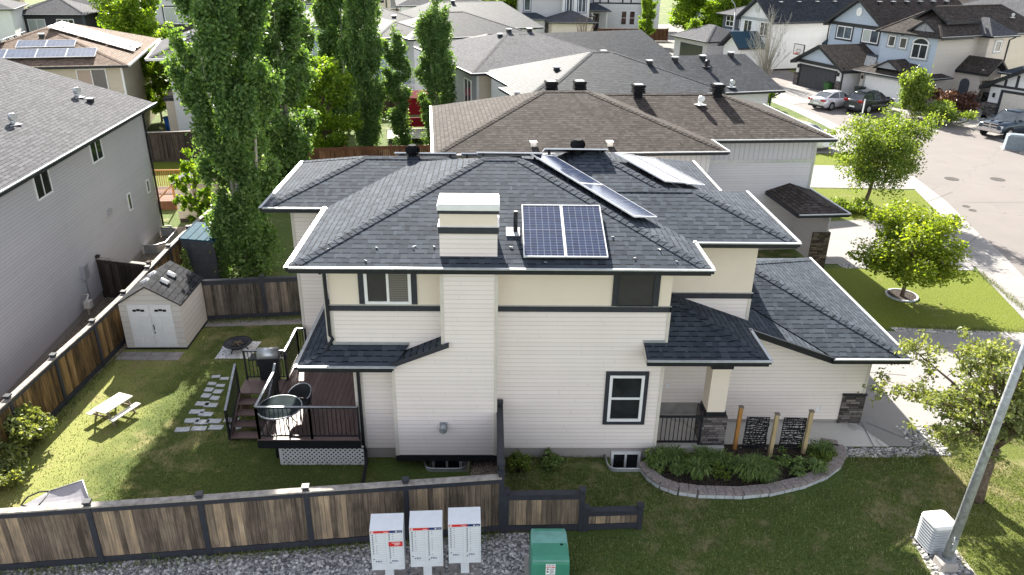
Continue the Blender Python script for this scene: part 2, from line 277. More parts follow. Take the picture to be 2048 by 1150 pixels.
# ---------------------------------------------------------------- mesh builder
class MB:
    """collects polygons; UVs run in metres along and up each face"""
    def __init__(s): s.v = []; s.f = []; s.mi = []; s.uvx = {}; s.sm = []
    def poly(s, pts, mi=0, uv=None, smooth=False):
        b = len(s.v); s.v += [tuple(p) for p in pts]; s.f.append(tuple(range(b, b+len(pts)))); s.mi.append(mi); s.sm.append(smooth)
        if uv: s.uvx[len(s.f)-1] = uv
    def box(s, x0, y0, z0, x1, y1, z1, mi=0):
        s.fr(Vector((x0, y0, z0)), Vector((1, 0, 0)), Vector((0, 1, 0)), Vector((0, 0, 1)), x1-x0, y1-y0, z1-z0, mi)
    def fr(s, o, a, b, c, la, lb, lc, mi=0):
        o = Vector(o); A = Vector(a)*la; B = Vector(b)*lb; C = Vector(c)*lc
        if A.cross(B).dot(C) < 0: A, B = B, A
        p = [o, o+A, o+A+B, o+B, o+C, o+A+C, o+A+B+C, o+B+C]
        base = len(s.v); s.v += [tuple(q) for q in p]
        for f in ((3, 2, 1, 0), (4, 5, 6, 7), (0, 1, 5, 4), (1, 2, 6, 5), (2, 3, 7, 6), (3, 0, 4, 7)):
            s.f.append(tuple(base+i for i in f)); s.mi.append(mi); s.sm.append(False)
    def cbox(s, c, sx, sy, sz, rz=0.0, mi=0, tilt=None):
        m = Matrix.Rotation(rz, 3, 'Z')
        if tilt is not None: m = tilt @ m
        a, b, cc = m @ Vector((1, 0, 0)), m @ Vector((0, 1, 0)), m @ Vector((0, 0, 1))
        s.fr(Vector(c)-a*sx/2-b*sy/2-cc*sz/2, a, b, cc, sx, sy, sz, mi)
    def prism(s, pts, d, mi=0, caps=True):
        """extrude a planar outline (counter-clockwise seen against d) by d"""
        d = Vector(d); pts = [Vector(p) for p in pts]; n = len(pts); q = [p+d for p in pts]
        nor = sum(((pts[i]-pts[0]).cross(pts[(i+1) % n]-pts[0]) for i in range(n)), Vector())
        if nor.dot(d) > 0: pts, q = pts[::-1], q[::-1]
        if caps: s.poly(pts, mi); s.poly(q[::-1], mi)
        for i in range(n):
            j = (i+1) % n; s.poly([pts[j], pts[i], q[i], q[j]], mi)
    def tube(s, path, r, n=8, mi=0, caps=True, smooth=True):
        path = [Vector(p) for p in path]; k = len(path); rr = r if isinstance(r, (list, tuple)) else [r]*k
        t0 = (path[1]-path[0]).normalized(); ref = Vector((0, 0, 1)) if abs(t0.z) < .9 else Vector((1, 0, 0))
        a = t0.cross(ref).normalized(); base = len(s.v)
        for i, p in enumerate(path):
            t = (path[min(i+1, k-1)]-path[max(i-1, 0)]).normalized()
            a = (a-t*a.dot(t)).normalized(); b = t.cross(a)
            for j in range(n):
                an = 2*math.pi*j/n; s.v.append(tuple(p+(a*math.cos(an)+b*math.sin(an))*rr[i]))
        for i in range(k-1):
            for j in range(n):
                q = (j+1) % n; s.f.append((base+i*n+j, base+i*n+q, base+(i+1)*n+q, base+(i+1)*n+j)); s.mi.append(mi); s.sm.append(smooth)
        if caps:
            s.f.append(tuple(base+j for j in range(n))[::-1]); s.mi.append(mi); s.sm.append(False)
            s.f.append(tuple(base+(k-1)*n+j for j in range(n))); s.mi.append(mi); s.sm.append(False)
    def cyl(s, p, r, h, n=16, mi=0, r2=None):
        p = Vector(p); s.tube([p, p+Vector((0, 0, h))], [r, r if r2 is None else r2], n, mi)
    def loft(s, rings, mi=0, smooth=True, caps=True, closed=True):
        base = len(s.v); n = len(rings[0])
        for rg in rings: s.v += [tuple(p) for p in rg]
        m = n if closed else n-1
        for i in range(len(rings)-1):
            for j in range(m):
                q = (j+1) % n; s.f.append((base+i*n+j, base+i*n+q, base+(i+1)*n+q, base+(i+1)*n+j)); s.mi.append(mi); s.sm.append(smooth)
        if caps:
            s.f.append(tuple(base+j for j in range(n))[::-1]); s.mi.append(mi); s.sm.append(False)
            s.f.append(tuple(base+(len(rings)-1)*n+j for j in range(n))); s.mi.append(mi); s.sm.append(False)
    def mesh(s, name, mats):
        me = bpy.data.meshes.new(name); me.from_pydata(s.v, [], s.f); 
        for m in (mats if isinstance(mats, (list, tuple)) else [mats]): me.materials.append(m)
        nf = len(s.f)
        me.polygons.foreach_set('material_index', s.mi); me.polygons.foreach_set('use_smooth', s.sm)
        nl = len(me.loops); co = np.array(s.v, dtype=np.float64); uvd = np.zeros((nl, 2)); l = 0
        for i, f in enumerate(s.f):
            k = len(f)
            if i in s.uvx: uvd[l:l+k] = s.uvx[i]
            else:
                P = co[list(f)]; nn = np.zeros(3)
                a0 = P[0]
                for j in range(1, k-1): nn += np.cross(P[j]-a0, P[j+1]-a0)
                ln = np.linalg.norm(nn); nn = nn/ln if ln > 1e-12 else np.array((0, 0, 1.))
                if abs(nn[2]) > .995: uvd[l:l+k] = P[:, :2]
                else:
                    u = np.cross((0, 0, 1.), nn); u /= np.linalg.norm(u); w = np.cross(nn, u)
                    uvd[l:l+k, 0] = P@u; uvd[l:l+k, 1] = P@w
            l += k
        ul = me.uv_layers.new(name='UVMap'); ul.data.foreach_set('uv', uvd.ravel()); me.update(); return me
    def build(s, name, mats, parent=None, bevel=0.0, loc=None):
        o = bpy.data.objects.new(name, s.mesh(name, mats)); COL.objects.link(o)
        if parent is not None: o.parent = parent
        if loc is not None: o.location = loc
        if bevel:
            b = o.modifiers.new('bevel', 'BEVEL'); b.width = bevel; b.segments = 2; b.limit_method = 'ANGLE'
        return o
def tag(o, label=None, cat=None, group=None, kind=None):
    if label: o['label'] = label
    if cat: o['category'] = cat
    if group: o['group'] = group
    if kind: o['kind'] = kind
    return o
def thing(name, label, cat, loc=(0, 0, 0), rz=0.0, group=None, scale=None):
    o = bpy.data.objects.new(name, None); COL.objects.link(o); o.location = loc; o.rotation_euler = (0, 0, rz)
    o.empty_display_size = .2
    if scale: o.scale = scale
    return tag(o, label, cat, group)
def dup(root, label, loc, rz=0.0, scale=None):
    def cp(o, par):
        c = o.copy(); COL.objects.link(c); c.parent = par
        for ch in list(o.children): cp(ch, c)
        return c
    c = cp(root, None); c.location = loc; c.rotation_euler = (0, 0, rz); c['label'] = label
    if scale: c.scale = scale
    return c
X, Y, Z = Vector((1, 0, 0)), Vector((0, 1, 0)), Vector((0, 0, 1))
# ---------------------------------------------------------------- building parts
def window(par, o, u, n, w, h, cols=2, rows=1, glass='glass', trim=None, tw=.12, fw=.06, fm='white', trim_sides='lrtb', deep=.05, second=None):
    """window of width w and height h whose lower left corner stands at o on a wall with outward normal n"""
    o, u, n = Vector(o), Vector(u).normalized(), Vector(n).normalized(); m = MB()
    m.fr(o, u, Z, n, fw, h, deep); m.fr(o+u*(w-fw), u, Z, n, fw, h, deep)
    m.fr(o+u*fw, u, Z, n, w-2*fw, fw, deep); m.fr(o+u*fw+Z*(h-fw), u, Z, n, w-2*fw, fw, deep)
    for i in range(1, cols): m.fr(o+u*(w*i/cols-fw*.4)+Z*fw, u, Z, n, fw*.8, h-2*fw, deep-.008)
    for j in range(1, rows): m.fr(o+Z*(h*j/rows-fw*.4)+u*fw, u, Z, n, w-2*fw, fw*.8, deep-.012)
    f = m.build('window', M[fm], par)
    q = [glass] if second is None else [glass, second]
    for i in range(len(q)):
        g = MB(); x0 = w*i/len(q); x1 = w*(i+1)/len(q)
        g.fr(o+u*(x0+(fw if i == 0 else 0))+Z*fw, u, Z, n, (x1-x0)-(fw if len(q) == 1 else 0)-(fw if i == 0 or i == len(q)-1 else 0)*(1 if len(q) > 1 else 1), h-2*fw, .018)
        g.build('pane', M[q[i]], f)
    if trim:
        t = MB(); d = .035
        if 'l' in trim_sides: t.fr(o-u*tw, u, Z, n, tw, h, d)
        if 'r' in trim_sides: t.fr(o+u*w, u, Z, n, tw, h, d)
        if 't' in trim_sides: t.fr(o-u*tw+Z*h, u, Z, n, w+2*tw, tw, d+.004)
        if 'b' in trim_sides: t.fr(o-u*tw-Z*tw, u, Z, n, w+2*tw, tw, d+.004)
        t.build('window_trim', M[trim], f)
    return f
def gutter(par, pts, out=.0, col='black', lip='metal_lip', h=.13, w=.10):
    """eavestrough along the eave points: dark face, pale open channel on top"""
    m = MB()
    for a, b in zip(pts[:-1], pts[1:]):
        a, b = Vector(a), Vector(b); d = (b-a).normalized(); n = Vector((d.y, -d.x, 0))
        L = (b-a).length
        m.fr(a-Z*h, d, n, Z, L+w*.0, w, h, 0); m.fr(a+n*.035+Z*.001-d*.0, d, n, Z, L+w*.9, w*.68, .012, 1)
        m.fr(a+n*w+Z*-.018, d, n, Z, L+w*.9, .012, .034, 1)
    return m.build('gutter', [M[col], M[lip]], par)
def ridge_caps(m, a, b, w=.17, step=.19, lift=.006):
    """overlapping cap shingles folded over a hip or ridge from low a to high b"""
    a, b = Vector(a), Vector(b); d = (b-a); L = d.length; d.normalize(); s = d.cross(Z).normalized(); up = s.cross(d)
    n = int(L/step); fall = .232 if abs(d.z) > .03 else .325
    for i in range(n):
        p0 = a+d*(i*step-.03); p1 = a+d*((i+1)*step+.01); l0 = lift+.014; l1 = lift+.004
        for sg in (-1, 1):
            e = s*sg*w-Z*fall*w
            q = [p0+up*l0, p0+e+up*l0, p1+e+up*l1, p1+up*l1]
            m.poly(q if sg > 0 else q[::-1])
        m.poly([p0-s*w-Z*fall*w+up*l0*.6, p0+up*l0, p0+up*.0, p0-s*w-Z*fall*w]); m.poly([p0+up*l0, p0+s*w-Z*fall*w+up*l0*.6, p0+s*w-Z*fall*w, p0])
def hip(par, mat, x0, y0, x1, y1, ze, p, rid=None, th=.16, sides='flrb', name='roof', caps=None, fascia='black', lip='metal_lip', gut=True):
    """hip roof over a rectangle of eaves"""
    w, d = x1-x0, y1-y0; t = min(w, d)/2; zr = ze+p*t
    if rid: a, b = Vector(rid[0]), Vector(rid[1])
    elif w >= d: a, b = Vector((x0+t, y0+t, zr)), Vector((x1-t, y0+t, zr))
    else: a, b = Vector((x0+t, y0+t, zr)), Vector((x0+t, y1-t, zr))
    c = [Vector((x0, y0, ze)), Vector((x1, y0, ze)), Vector((x1, y1, ze)), Vector((x0, y1, ze))]
    m = MB()
    if w >= d or rid:
        F = [[c[0], c[1], b, a], [c[1], c[2], b], [c[2], c[3], a, b], [c[3], c[0], a]]
        hips = [(c[0], a), (c[1], b), (c[2], b), (c[3], a), (a, b)]
    else:
        F = [[c[0], c[1], a], [c[1], c[2], b, a], [c[2], c[3], b], [c[3], c[0], a, b]]
        hips = [(c[0], a), (c[1], a), (c[2], b), (c[3], b), (a, b)]
    for f in F:
        g = [q for k, q in enumerate(f) if k == 0 or (q-f[k-1]).length > 1e-4]
        m.poly(g, 0)
    for i in range(4):
        j = (i+1) % 4; m.poly([c[i]-Z*th, c[j]-Z*th, c[j], c[i]], 1)
    m.poly([q-Z*th for q in c][::-1], 1)
    r = m.build(name, [M[mat], M[fascia]], par)
    if gut:
        E_ = {'f': (c[0], c[1]), 'r': (c[1], c[2]), 'b': (c[2], c[3]), 'l': (c[3], c[0])}
        for s_ in sides: gutter(r, E_[s_], col=fascia, lip=lip)
    if caps:
        k = MB()
        for i in caps: ridge_caps(k, *hips[i])
        k.build('ridge_cap', M[mat], r)
    return r
def gable(par, mat, x0, y0, x1, y1, ze, p, axis='y', th=.16, name='roof', edge='black', over=0.0):
    """gable roof; axis is the direction of the ridge"""
    m = MB()
    if axis == 'y':
        xm = (x0+x1)/2; zr = ze+p*(xm-x0)
        L = [(x0, y0, ze), (xm, y0, zr), (x1, y0, ze)]; d = Vector((0, y1-y0, 0))
    else:
        ym = (y0+y1)/2; zr = ze+p*(ym-y0)
        L = [(x0, y1, ze), (x0, ym, zr), (x0, y0, ze)]; d = Vector((x1-x0, 0, 0))
    L = [Vector(q) for q in L]
    m.poly([L[0], L[1], L[1]+d, L[0]+d][::-1] if axis == 'y' else [L[0], L[1], L[1]+d, L[0]+d][::-1], 0)
    m.poly([L[1], L[2], L[2]+d, L[1]+d][::-1], 0)
    for a, b in ((L[0], L[1]), (L[1], L[2])):
        m.poly([a-Z*th, b-Z*th, b, a], 1); m.poly([a+d-Z*th, a+d, b+d, b+d-Z*th], 1); m.poly([a-Z*th, a-Z*th+d, b-Z*th+d, b-Z*th], 1)
    m.poly([L[0], L[0]+d, L[0]+d-Z*th, L[0]-Z*th], 1); m.poly([L[2], L[2]-Z*th, L[2]+d-Z*th, L[2]+d], 1)
    return m.build(name, [M[mat], M[edge]], par)
def wallbox(par, mat, x0, y0, z0, x1, y1, z1, name='wall'):
    m = MB(); m.box(x0, y0, z0, x1, y1, z1); return m.build(name, M[mat], par)
def garage_door(par, o, u, n, w, h, mat='white'):
    o, u, n = Vector(o), Vector(u).normalized(), Vector(n).normalized(); m = MB(); m.fr(o, u, Z, n, w, h, .02)
    for j in range(4):
        k = max(3, int(w/.6))
        for i in range(k): m.fr(o+u*(w*i/k+.05)+Z*(h*j/4+.06), u, Z, n, w/k-.1, h/4-.12, .034)
    return m.build('garage_door', M[mat], par)
def box_vent(par, x, y, z, lab=None, s=1.0, dark='black', top='metal_lip', rz=0.0):
    """low slant-back roof vent with a pale cap"""
    m = MB(); m.cbox((x, y, z+.09*s), .30*s, .30*s, .22*s, rz, 0); m.cbox((x, y, z+.225*s), .38*s, .38*s, .06*s, rz, 1)
    return m.build('roof_vent', [M[dark], M[top]], par)
def louvre_vent(par, x, y, z, rz=0.0):
    m = MB(); z -= .12; m.cbox((x, y, z+.18), .34, .34, .5, rz, 0)
    for k in range(4): m.cbox((x, y, z+.42+k*.075), .56-.02*k, .56-.02*k, .04, rz, 0)
    m.cbox((x, y, z+.42+.30), .54, .54, .09, rz, 0); m.cbox((x, y, z+.42+.35), .36, .36, .03, rz, 1)
    return m.build('roof_vent', [M['matblack'], M['pole']], par)
def hood_vent(par, x, y, z, rz=0.0, mat='vent_g'):
    """small bent-pipe roof vent with flashing"""
    m = MB(); m.cbox((x, y, z+.02), .42, .42, .02, rz); m.tube([(x, y, z), (x, y, z+.22)], .09, 10)
    d = Vector((math.cos(rz), math.sin(rz), 0))
    m.tube([Vector((x, y, z+.2)), Vector((x, y, z+.30))+d*.04, Vector((x, y, z+.30))+d*.16], [.12, .14, .13], 10)
    return m.build('roof_vent', M[mat], par)
def turbine(par, x, y, z):
    m = MB(); m.cyl((x, y, z-.2), .13, .35, 14)
    for k in range(22):
        a0 = 2*math.pi*k/22; pts = []
        for j in range(7):
            ph = -1.15+2.3*j/6; r = .205*math.cos(ph*.92)+.02
            pts.append((r, z+.30+.155*math.sin(ph)))
        for j in range(6):
            q = []
            for (r, zz), da in ((pts[j], 0), (pts[j], .22), (pts[j+1], .22), (pts[j+1], 0)):
                rr = r*(1.0 if da == 0 else .88); q.append((x+rr*math.cos(a0+da), y+rr*math.sin(a0+da), zz))
            m.poly(q)
    m.cyl((x, y, z+.43), .12, .02, 14); m.tube([(x, y, z+.1), (x, y, z+.44)], .11, 10)
    return m.build('turbine_vent', M['matblack'], par)
def downspout(par, pts, r=.045, mat='black'):
    m = MB(); m.tube(pts, r, 6, smooth=False); return m.build('downspout', M[mat], par)
# ---------------------------------------------------------------- the house in the middle
H = thing('house', 'cream two storey house with charcoal hip roofs, cream chimney and blue solar panels', 'house')
ZE, P = 5.82, .335
rA = hip(H, 'shingle', -4.71, -.60, 5.05, 8.2, ZE, P, rid=((-.32, 3.8, 7.28), (.66, 3.8, 7.28)), sides='flr', caps=(0, 1, 4))
rB = hip(H, 'shingle', -6.5, 3.72, 1.0, 8.74, ZE-.004, P, sides='fl', caps=(0, 3, 4))
rC = hip(H, 'shingle', -1.5, 1.2, 7.74, 5.58, ZE-.007, P, sides='', caps=(1, 4))
rD = hip(H, 'shingle', -1.2, 1.21, 6.93, 9.2, ZE-.012, P, sides='')
k = MB(); ridge_caps(k, (4.74, 3.40, ZE-.012+P*2.19), (2.93, 5.21, ZE-.012+P*4.0)); k.build('ridge_cap', M['shingle'], rD)
gutter(rC, [(5.05, 1.2, ZE), (7.74, 1.2, ZE), (7.74, 5.58, ZE)]); gutter(rD, [(6.93, 5.66, ZE), (6.93, 9.2, ZE)])
# walls
w = MB()
w.box(-3.4, 0, .33, 4.35, 7.6, 3.1)
w.box(-4.0, 0, 3.1, 4.35, 7.6, 4.40)
w.box(-5.9, 4.3, .33, -4.0, 8.2, 5.75); w.box(-4.0, 4.31, .33, -3.4, 7.6, 3.1)
w.box(4.35, 1.8, .33, 7.0, 8.6, 4.0)
w.prism([(6.45, 1.68, .13), (10.7, 1.68, .13), (10.7, 1.68, 2.36), (9.3, 1.68, 2.36), (6.9, 1.68, 3.2), (6.45, 1.68, 3.2)], (0, 6.3, 0))
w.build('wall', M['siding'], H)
u_ = MB(); u_.box(-4.0, .002, 4.40, 4.35, 7.6, 5.76); u_.box(4.35, 1.802, 4.0, 7.0, 8.6, 5.76); u_.build('upper_wall', M['stucco'], H)
f = MB(); f.box(-3.37, .03, -.6, 4.32, 7.5, .33); f.box(-5.87, 4.33, -.1, -3.4, 8.1, .33); f.box(6.42, 1.705, -.1, 10.67, 7.9, .13); f.build('foundation', M['found'], H)
b = MB()
b.box(-4.03, -.03, 4.41, -1.27, 0, 4.56); b.box(.10, -.03, 4.41, 4.38, 0, 4.56); b.box(4.352, -.03, 4.41, 4.38, 1.78, 4.56); b.box(-4.03, 0, 4.41, -4.002, 4.2, 4.56)
b.box(4.36, 1.77, 3.96, 7.03, 1.8, 4.12); b.box(7.0, 1.77, 3.96, 7.03, 8.5, 4.12); b.build('band', M['trim'], H)
fl = MB(); fl.box(-4.035, -.036, 4.56, -1.27, 0, 4.575); fl.box(.10, -.036, 4.56, 4.39, 0, 4.575); fl.box(4.36, 1.764, 4.12, 7.04, 1.8, 4.135)
fl.box(-4.0, -.03, 3.47, -2.1, 0, 3.535); fl.build('flashing', M['vent_g'], H)
c = MB()
for (x, y, z0, z1) in ((4.31, -.018, .33, 4.41), (-4.02, -.018, 3.5, 4.41), (-3.42, -.018, .33, 3.1), (10.63, 1.662, .13, 2.36), (-5.92, 4.282, .33, 5.7)): c.box(x, y, z0, x+.08, y+.09, z1)
c.box(6.94, 1.782, 3.3, 7.02, 1.86, 3.96); c.build('corner_trim', M['offwhite'], H)
# chimney chase and stack
ch = MB(); ch.prism([(-2.5, -.5, .47), (.08, -.5, .47), (.08, -.5, 5.70), (-1.25, -.5, 5.70), (-1.25, -.5, 3.72), (-2.5, -.5, 3.14)], (0, .52, 0))
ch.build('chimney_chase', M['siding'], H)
t = MB()
for (x, z0, z1) in ((-2.52, .47, 3.1), (.02, .47, 5.7)): t.box(x, -.518, z0, x+.08, -.5, z1)
t.box(-1.27, -.518, 3.76, -1.19, -.5, 5.7); t.build('corner_trim', M['offwhite'], H)
t = MB(); t.box(-2.52, -.515, .28, .10, 0, .47); t.build('base_board', M['black'], H)
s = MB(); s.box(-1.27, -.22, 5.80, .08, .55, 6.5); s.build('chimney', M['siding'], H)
s = MB(); s.box(-1.265, -.215, 6.5, .075, .545, 7.02); k = s.build('chimney_top', M['stucco'], H)
s = MB(); s.box(-1.30, -.25, 6.52, .11, .58, 6.68); s.box(-1.30, -.25, 7.0, .11, .58, 7.08); s.build('band', M['trim'], k)
s = MB(); s.box(-1.31, -.26, 6.68, .12, .59, 6.70); s.box(-1.315, -.265, 7.08, .125, .595, 7.2); s.box(-1.30, -.25, 7.2, .11, .58, 7.24); s.build('chimney_cap', M['white'], k, bevel=.01)
# low wrap-around roof on the left
lr = MB(); e = 3.2; q = .45
lr.poly([(-4.75, -.6, e), (-2.45, -.6, e), (-2.1, 0, e+.27), (-4.15, 0, e+.27)])
lr.poly([(-4.75, 4.3, e), (-4.75, -.6, e), (-4.15, 0, e+.27), (-4.0, .15, e+.3375), (-4.0, 4.3, e+.3375)])
lr.poly([(-2.5, -.6, e), (-1.1, -.6, e+.60), (-1.1, -.5, e+.60), (-1.25, -.5, e+.535), (-1.25, 0, e+.535), (-2.47, 0, e)], 0)
lr.poly([(-4.75, -.6, e-.14), (-4.75, 4.3, e-.14), (-3.4, 4.3, e-.14), (-3.4, 0, e-.14), (-2.45, 0, e-.14), (-2.45, -.6, e-.14)], 1)
lr.poly([(-4.75, -.6, e), (-4.75, 4.3, e), (-4.75, 4.3, e-.14), (-4.75, -.6, e-.14)], 1); lr.poly([(-4.75, -.6, e-.14), (-2.45, -.6, e-.14), (-2.45, -.6, e), (-4.75, -.6, e)], 1)
r_ = lr.build('lower_roof', [M['shingle'], M['black']], H)
gutter(r_, [(-4.75, 4.25, e), (-4.75, -.6, e)]); gutter(r_, [(-4.75, -.6, e), (-2.47, -.6, e)])
k = MB(); ridge_caps(k, (-4.75, -.6, e), (-4.15, 0, e+.27), .14); k.build('ridge_cap', M['shingle'], r_)
fa = MB(); fa.prism([(-2.5, -.62, e-.06), (-2.5, -.62, e+.04), (-1.08, -.62, e+.635), (-1.08, -.62, e+.52)], (0, .05, 0)); fa.build('fascia', M['trim'], r_)
# porch roof and the slope that runs on to the garage
ez = 3.37; pp = .36
def pr(x): return ez-pp*(x-6.8)
po = MB()
po.poly([(3.78, -.55, ez), (6.8, -.55, ez), (4.35+.55, 1.35, ez+pp*1.9), (4.35, 1.35, ez+pp*1.9), (4.35, 0, ez+pp*.55), (3.78, 0, ez+pp*.55)])
po.poly([(6.8, -.55, ez), (6.8, 1.1, ez), (9.3, 1.1, pr(9.3)), (7.0, 3.4, pr(7.0)), (7.0, 1.8, pr(7.0)), (4.9, 1.8, pr(4.9)), (4.9, 1.35, pr(4.9))])
po.poly([(4.35, 1.35, ez+pp*1.9), (4.9, 1.35, ez+pp*1.9), (4.9, 1.8, ez+pp*1.9), (4.35, 1.8, ez+pp*1.9)])
po.poly([(3.78, -.55, ez-.14), (6.8, -.55, ez-.14), (6.8, -.55, ez), (3.78, -.55, ez)], 1); po.poly([(6.8, -.55, ez-.14), (6.8, 1.1, ez-.14), (6.8, 1.1, ez), (6.8, -.55, ez)], 1)
po.poly([(3.78, -.55, ez-.14), (3.78, 0, ez-.14), (6.8, 1.7, ez-.14), (6.8, -.55, ez-.14)], 1)
po.poly([(3.78, 0, ez-.14), (3.78, -.55, ez-.14), (3.78, -.55, ez), (3.78, 0, ez+pp*.55)], 2)
po.poly([(4.35, 0, ez-.14), (4.35, 1.8, ez-.14), (6.8, 1.7, ez-.14)], 1)
po.poly([(6.8, 1.1, ez-.16), (9.3, 1.1, pr(9.3)-.16), (9.3, 1.1, pr(9.3)), (6.8, 1.1, ez)], 1); po.poly([(6.8, 1.1, ez-.16), (6.8, 1.7, ez-.16), (9.3, 1.7, pr(9.3)-.16), (9.3, 1.1, pr(9.3)-.16)], 1)
r_ = po.build('porch_roof', [M['shingle'], M['black'], M['offwhite']], H)
gutter(r_, [(3.78, -.55, ez), (6.8, -.55, ez), (6.8, 1.06, ez)])
k = MB(); ridge_caps(k, (6.8, -.55, ez), (4.9, 1.35, ez+pp*1.9), .13); k.build('ridge_cap', M['shingle'], r_)
fl = MB(); fl.box(3.77, -.03, ez+pp*.55-.01, 4.33, 0, ez+pp*.55+.06); fl.build('flashing', M['vent_g'], r_)
g_ = MB(); d = Vector((2.5, 0, -.9)).normalized(); g_.fr((6.85, 1.02, ez+.0), d, Y, Vector((.36, 0, 1)).normalized(), 2.60, .09, .03); g_.build('rake_trim', M['black'], r_)
gm_ = MB(); ga, gb, gt, gl_, gv = (9.3, 1.1, 2.5), (11.37, 1.1, 2.5), (7.72, 4.75, 3.814), (7.0, 4.75, 3.814), (7.0, 3.40, 3.328); gc, gd = (11.37, 8.4, 2.5), (7.0, 8.4, 2.5)
gm_.poly([ga, gb, gt, gl_, gv]); gm_.poly([gb, gc, gt]); gm_.poly([gc, gd, gl_, gt])
dn = lambda q: (q[0], q[1], q[2]-.16)
gm_.poly([dn(ga), dn(gb), gb, ga], 1); gm_.poly([dn(gb), dn(gc), gc, gb], 1); gm_.poly([dn(gc), dn(gd), gd, gc], 1); gm_.poly([dn(ga), (9.3, 1.7, 2.34), (10.7, 1.7, 2.34), (10.7, 8.4, 2.34), dn(gc), dn(gb)], 1)
G = gm_.build('garage_roof', [M['shingle'], M['black']], H); k = MB(); ridge_caps(k, gb, gt); ridge_caps(k, gc, gt); k.build('ridge_cap', M['shingle'], G)
gutter(G, [(9.25, 1.1, 2.5), (11.37, 1.1, 2.5), (11.37, 8.4, 2.5)])
# column, porch, rail
col = MB(); col.box(5.75, .32, 1.27, 6.23, .84, 2.62); k = col.build('porch_column', M['stucco'], H)
cs = MB(); cs.box(5.66, .25, .24, 6.32, .93, 1.14); cs.build('stone_base', M['stone'], k)
cb = MB(); cb.box(5.72, .29, 1.14, 6.27, .88, 1.27); cb.box(5.70, .27, 2.62, 6.28, .89, 3.2); cb.box(5.90, .262, 2.74, 6.02, .27, 2.80, 1); cb.box(6.08, .262, 2.74, 6.2, .27, 2.80, 1); cb.build('column_band', [M['black'], M['offwhite']], k)
ps = MB(); ps.box(4.36, .12, -.1, 6.30, 1.79, .24); ps.build('porch_floor', M['walk'], H)
pt = MB(); pt.box(4.36, 1.775, .24, 6.4, 1.795, .62); pt.build('kick_board', M['slab'], H)
rl = MB(); y_ = .26
rl.box(4.40, y_, .24, 4.45, y_+.05, 1.18); rl.box(5.60, y_, .24, 5.65, y_+.05, 1.18); rl.box(4.45, y_, 1.12, 5.6, y_+.05, 1.17); rl.box(4.45, y_, .32, 5.6, y_+.05, .36)
for i in range(9): x = 4.45+1.15*(i+1)/10; rl.box(x-.01, y_+.015, .36, x+.01, y_+.035, 1.12)
rl.build('porch_railing', M['black'], H)
lt = MB(); lt.box(4.36, .75, 2.2, 4.48, .9, 2.5); lt.tube([(4.42, .82, 2.18), (4.42, .82, 2.55)], [.04, .1], 8); lt.build('wall_lamp', M['black'], H)
ol = MB(); ol.box(4.95, 1.78, 1.1, 5.05, 1.8, 1.26); ol.box(9.38, 1.665, .42, 9.46, 1.68, .56); ol.box(9.50, 1.665, .40, 9.53, 1.68, .58); ol.build('outlet', M['white'], H)
st = MB(); st.box(10.08, 1.64, 0, 10.75, 1.68, .96); st.box(10.705, 1.68, 0, 10.75, 2.2, .96); st.build('stone_pier', M['stone'], H)
st = MB(); st.box(10.06, 1.62, .96, 10.77, 1.68, 1.02); st.build('pier_cap', M['black'], H)
st = MB(); st.box(10.71, 2.4, .05, 10.74, 7.2, 2.2); st.build('garage_door', M['offwhite'], H)
# windows of the facade
window(H, (-3.13, 0, 4.60), X, -Y, 1.13, 1.08, 2, 1, 'screen', 'trim', .14, .075, trim_sides='lr', second='blind_g')
W2 = window(H, (3.02, 0, 4.575), X, -Y, .91, 1.1, 1, 1, 'screen', 'trim', .12, .03, 'trim', trim_sides='lr')
window(H, (3.0, 0, 1.21), X, -Y, .90, 1.40, 1, 2, 'glass', 'trim', .105, .075)
for x0 in (-1.70, 3.14):
    window(H, (x0+.06, .03, -.40), X, -Y, .80, .60, 2, 1, 'glass', fw=.07)
    w = MB(); ring = []; n = 14
    for i in range(n+1):
        a = math.pi*i/n; ca, sa = math.cos(a), math.sin(a)
        ring.append((x0+.46-.56*(abs(ca)**.35)*(1 if ca > 0 else -1), .03-.62*(abs(sa)**.35)))
    for k in range(8):
        z0, z1 = -.55+.08*k, -.47+.08*k; o_ = .012*(k % 2)
        for (xa, ya), (xb, yb) in zip(ring[:-1], ring[1:]): w.poly([(xa, ya-o_, z0), (xb, yb-o_, z0), (xb, yb-.012*((k+1) % 2), z1), (xa, ya-.012*((k+1) % 2), z1)])
    w.tube([(xa, ya, .10) for xa, ya in ring], .022, 6); w.build('window_well', M['vent_g'], H)
dv = MB(); dv.box(-1.36, -.53, 1.30, -1.17, -.5, 1.50); dv.tube([(-1.265, -.52, 1.4), (-1.265, -.66, 1.38)], [.085, .085], 14); dv.tube([(-1.265, -.66, 1.38), (-1.265, -.72, 1.37)], [.10, .10], 14); dv.build('exhaust_vent', M['pole'], H)
downspout(H, [(-4.05, -.55, 5.70), (-4.05, -.5, 5.62), (-4.05, -.09, 5.5), (-4.05, -.07, 3.75), (-3.99, -.07, 3.66), (-4.12, -.3, 3.45)])
ds = MB(); ds.box(-4.13, -.035, 3.55, -4.03, 0, 5.6); ds.build('downspout_board', M['offwhite'], H)
downspout(H, [(-3.45, -.5, 3.06), (-3.43, -.10, 2.95), (-3.43, -.08, .45), (-3.38, -.12, .3), (-3.33, -.4, .16), (-3.30, -1.3, .07)])
ds = MB(); ds.box(-3.56, -.04, .30, -3.47, 0, 3.0); ds.build('downspout_board', M['offwhite'], H)
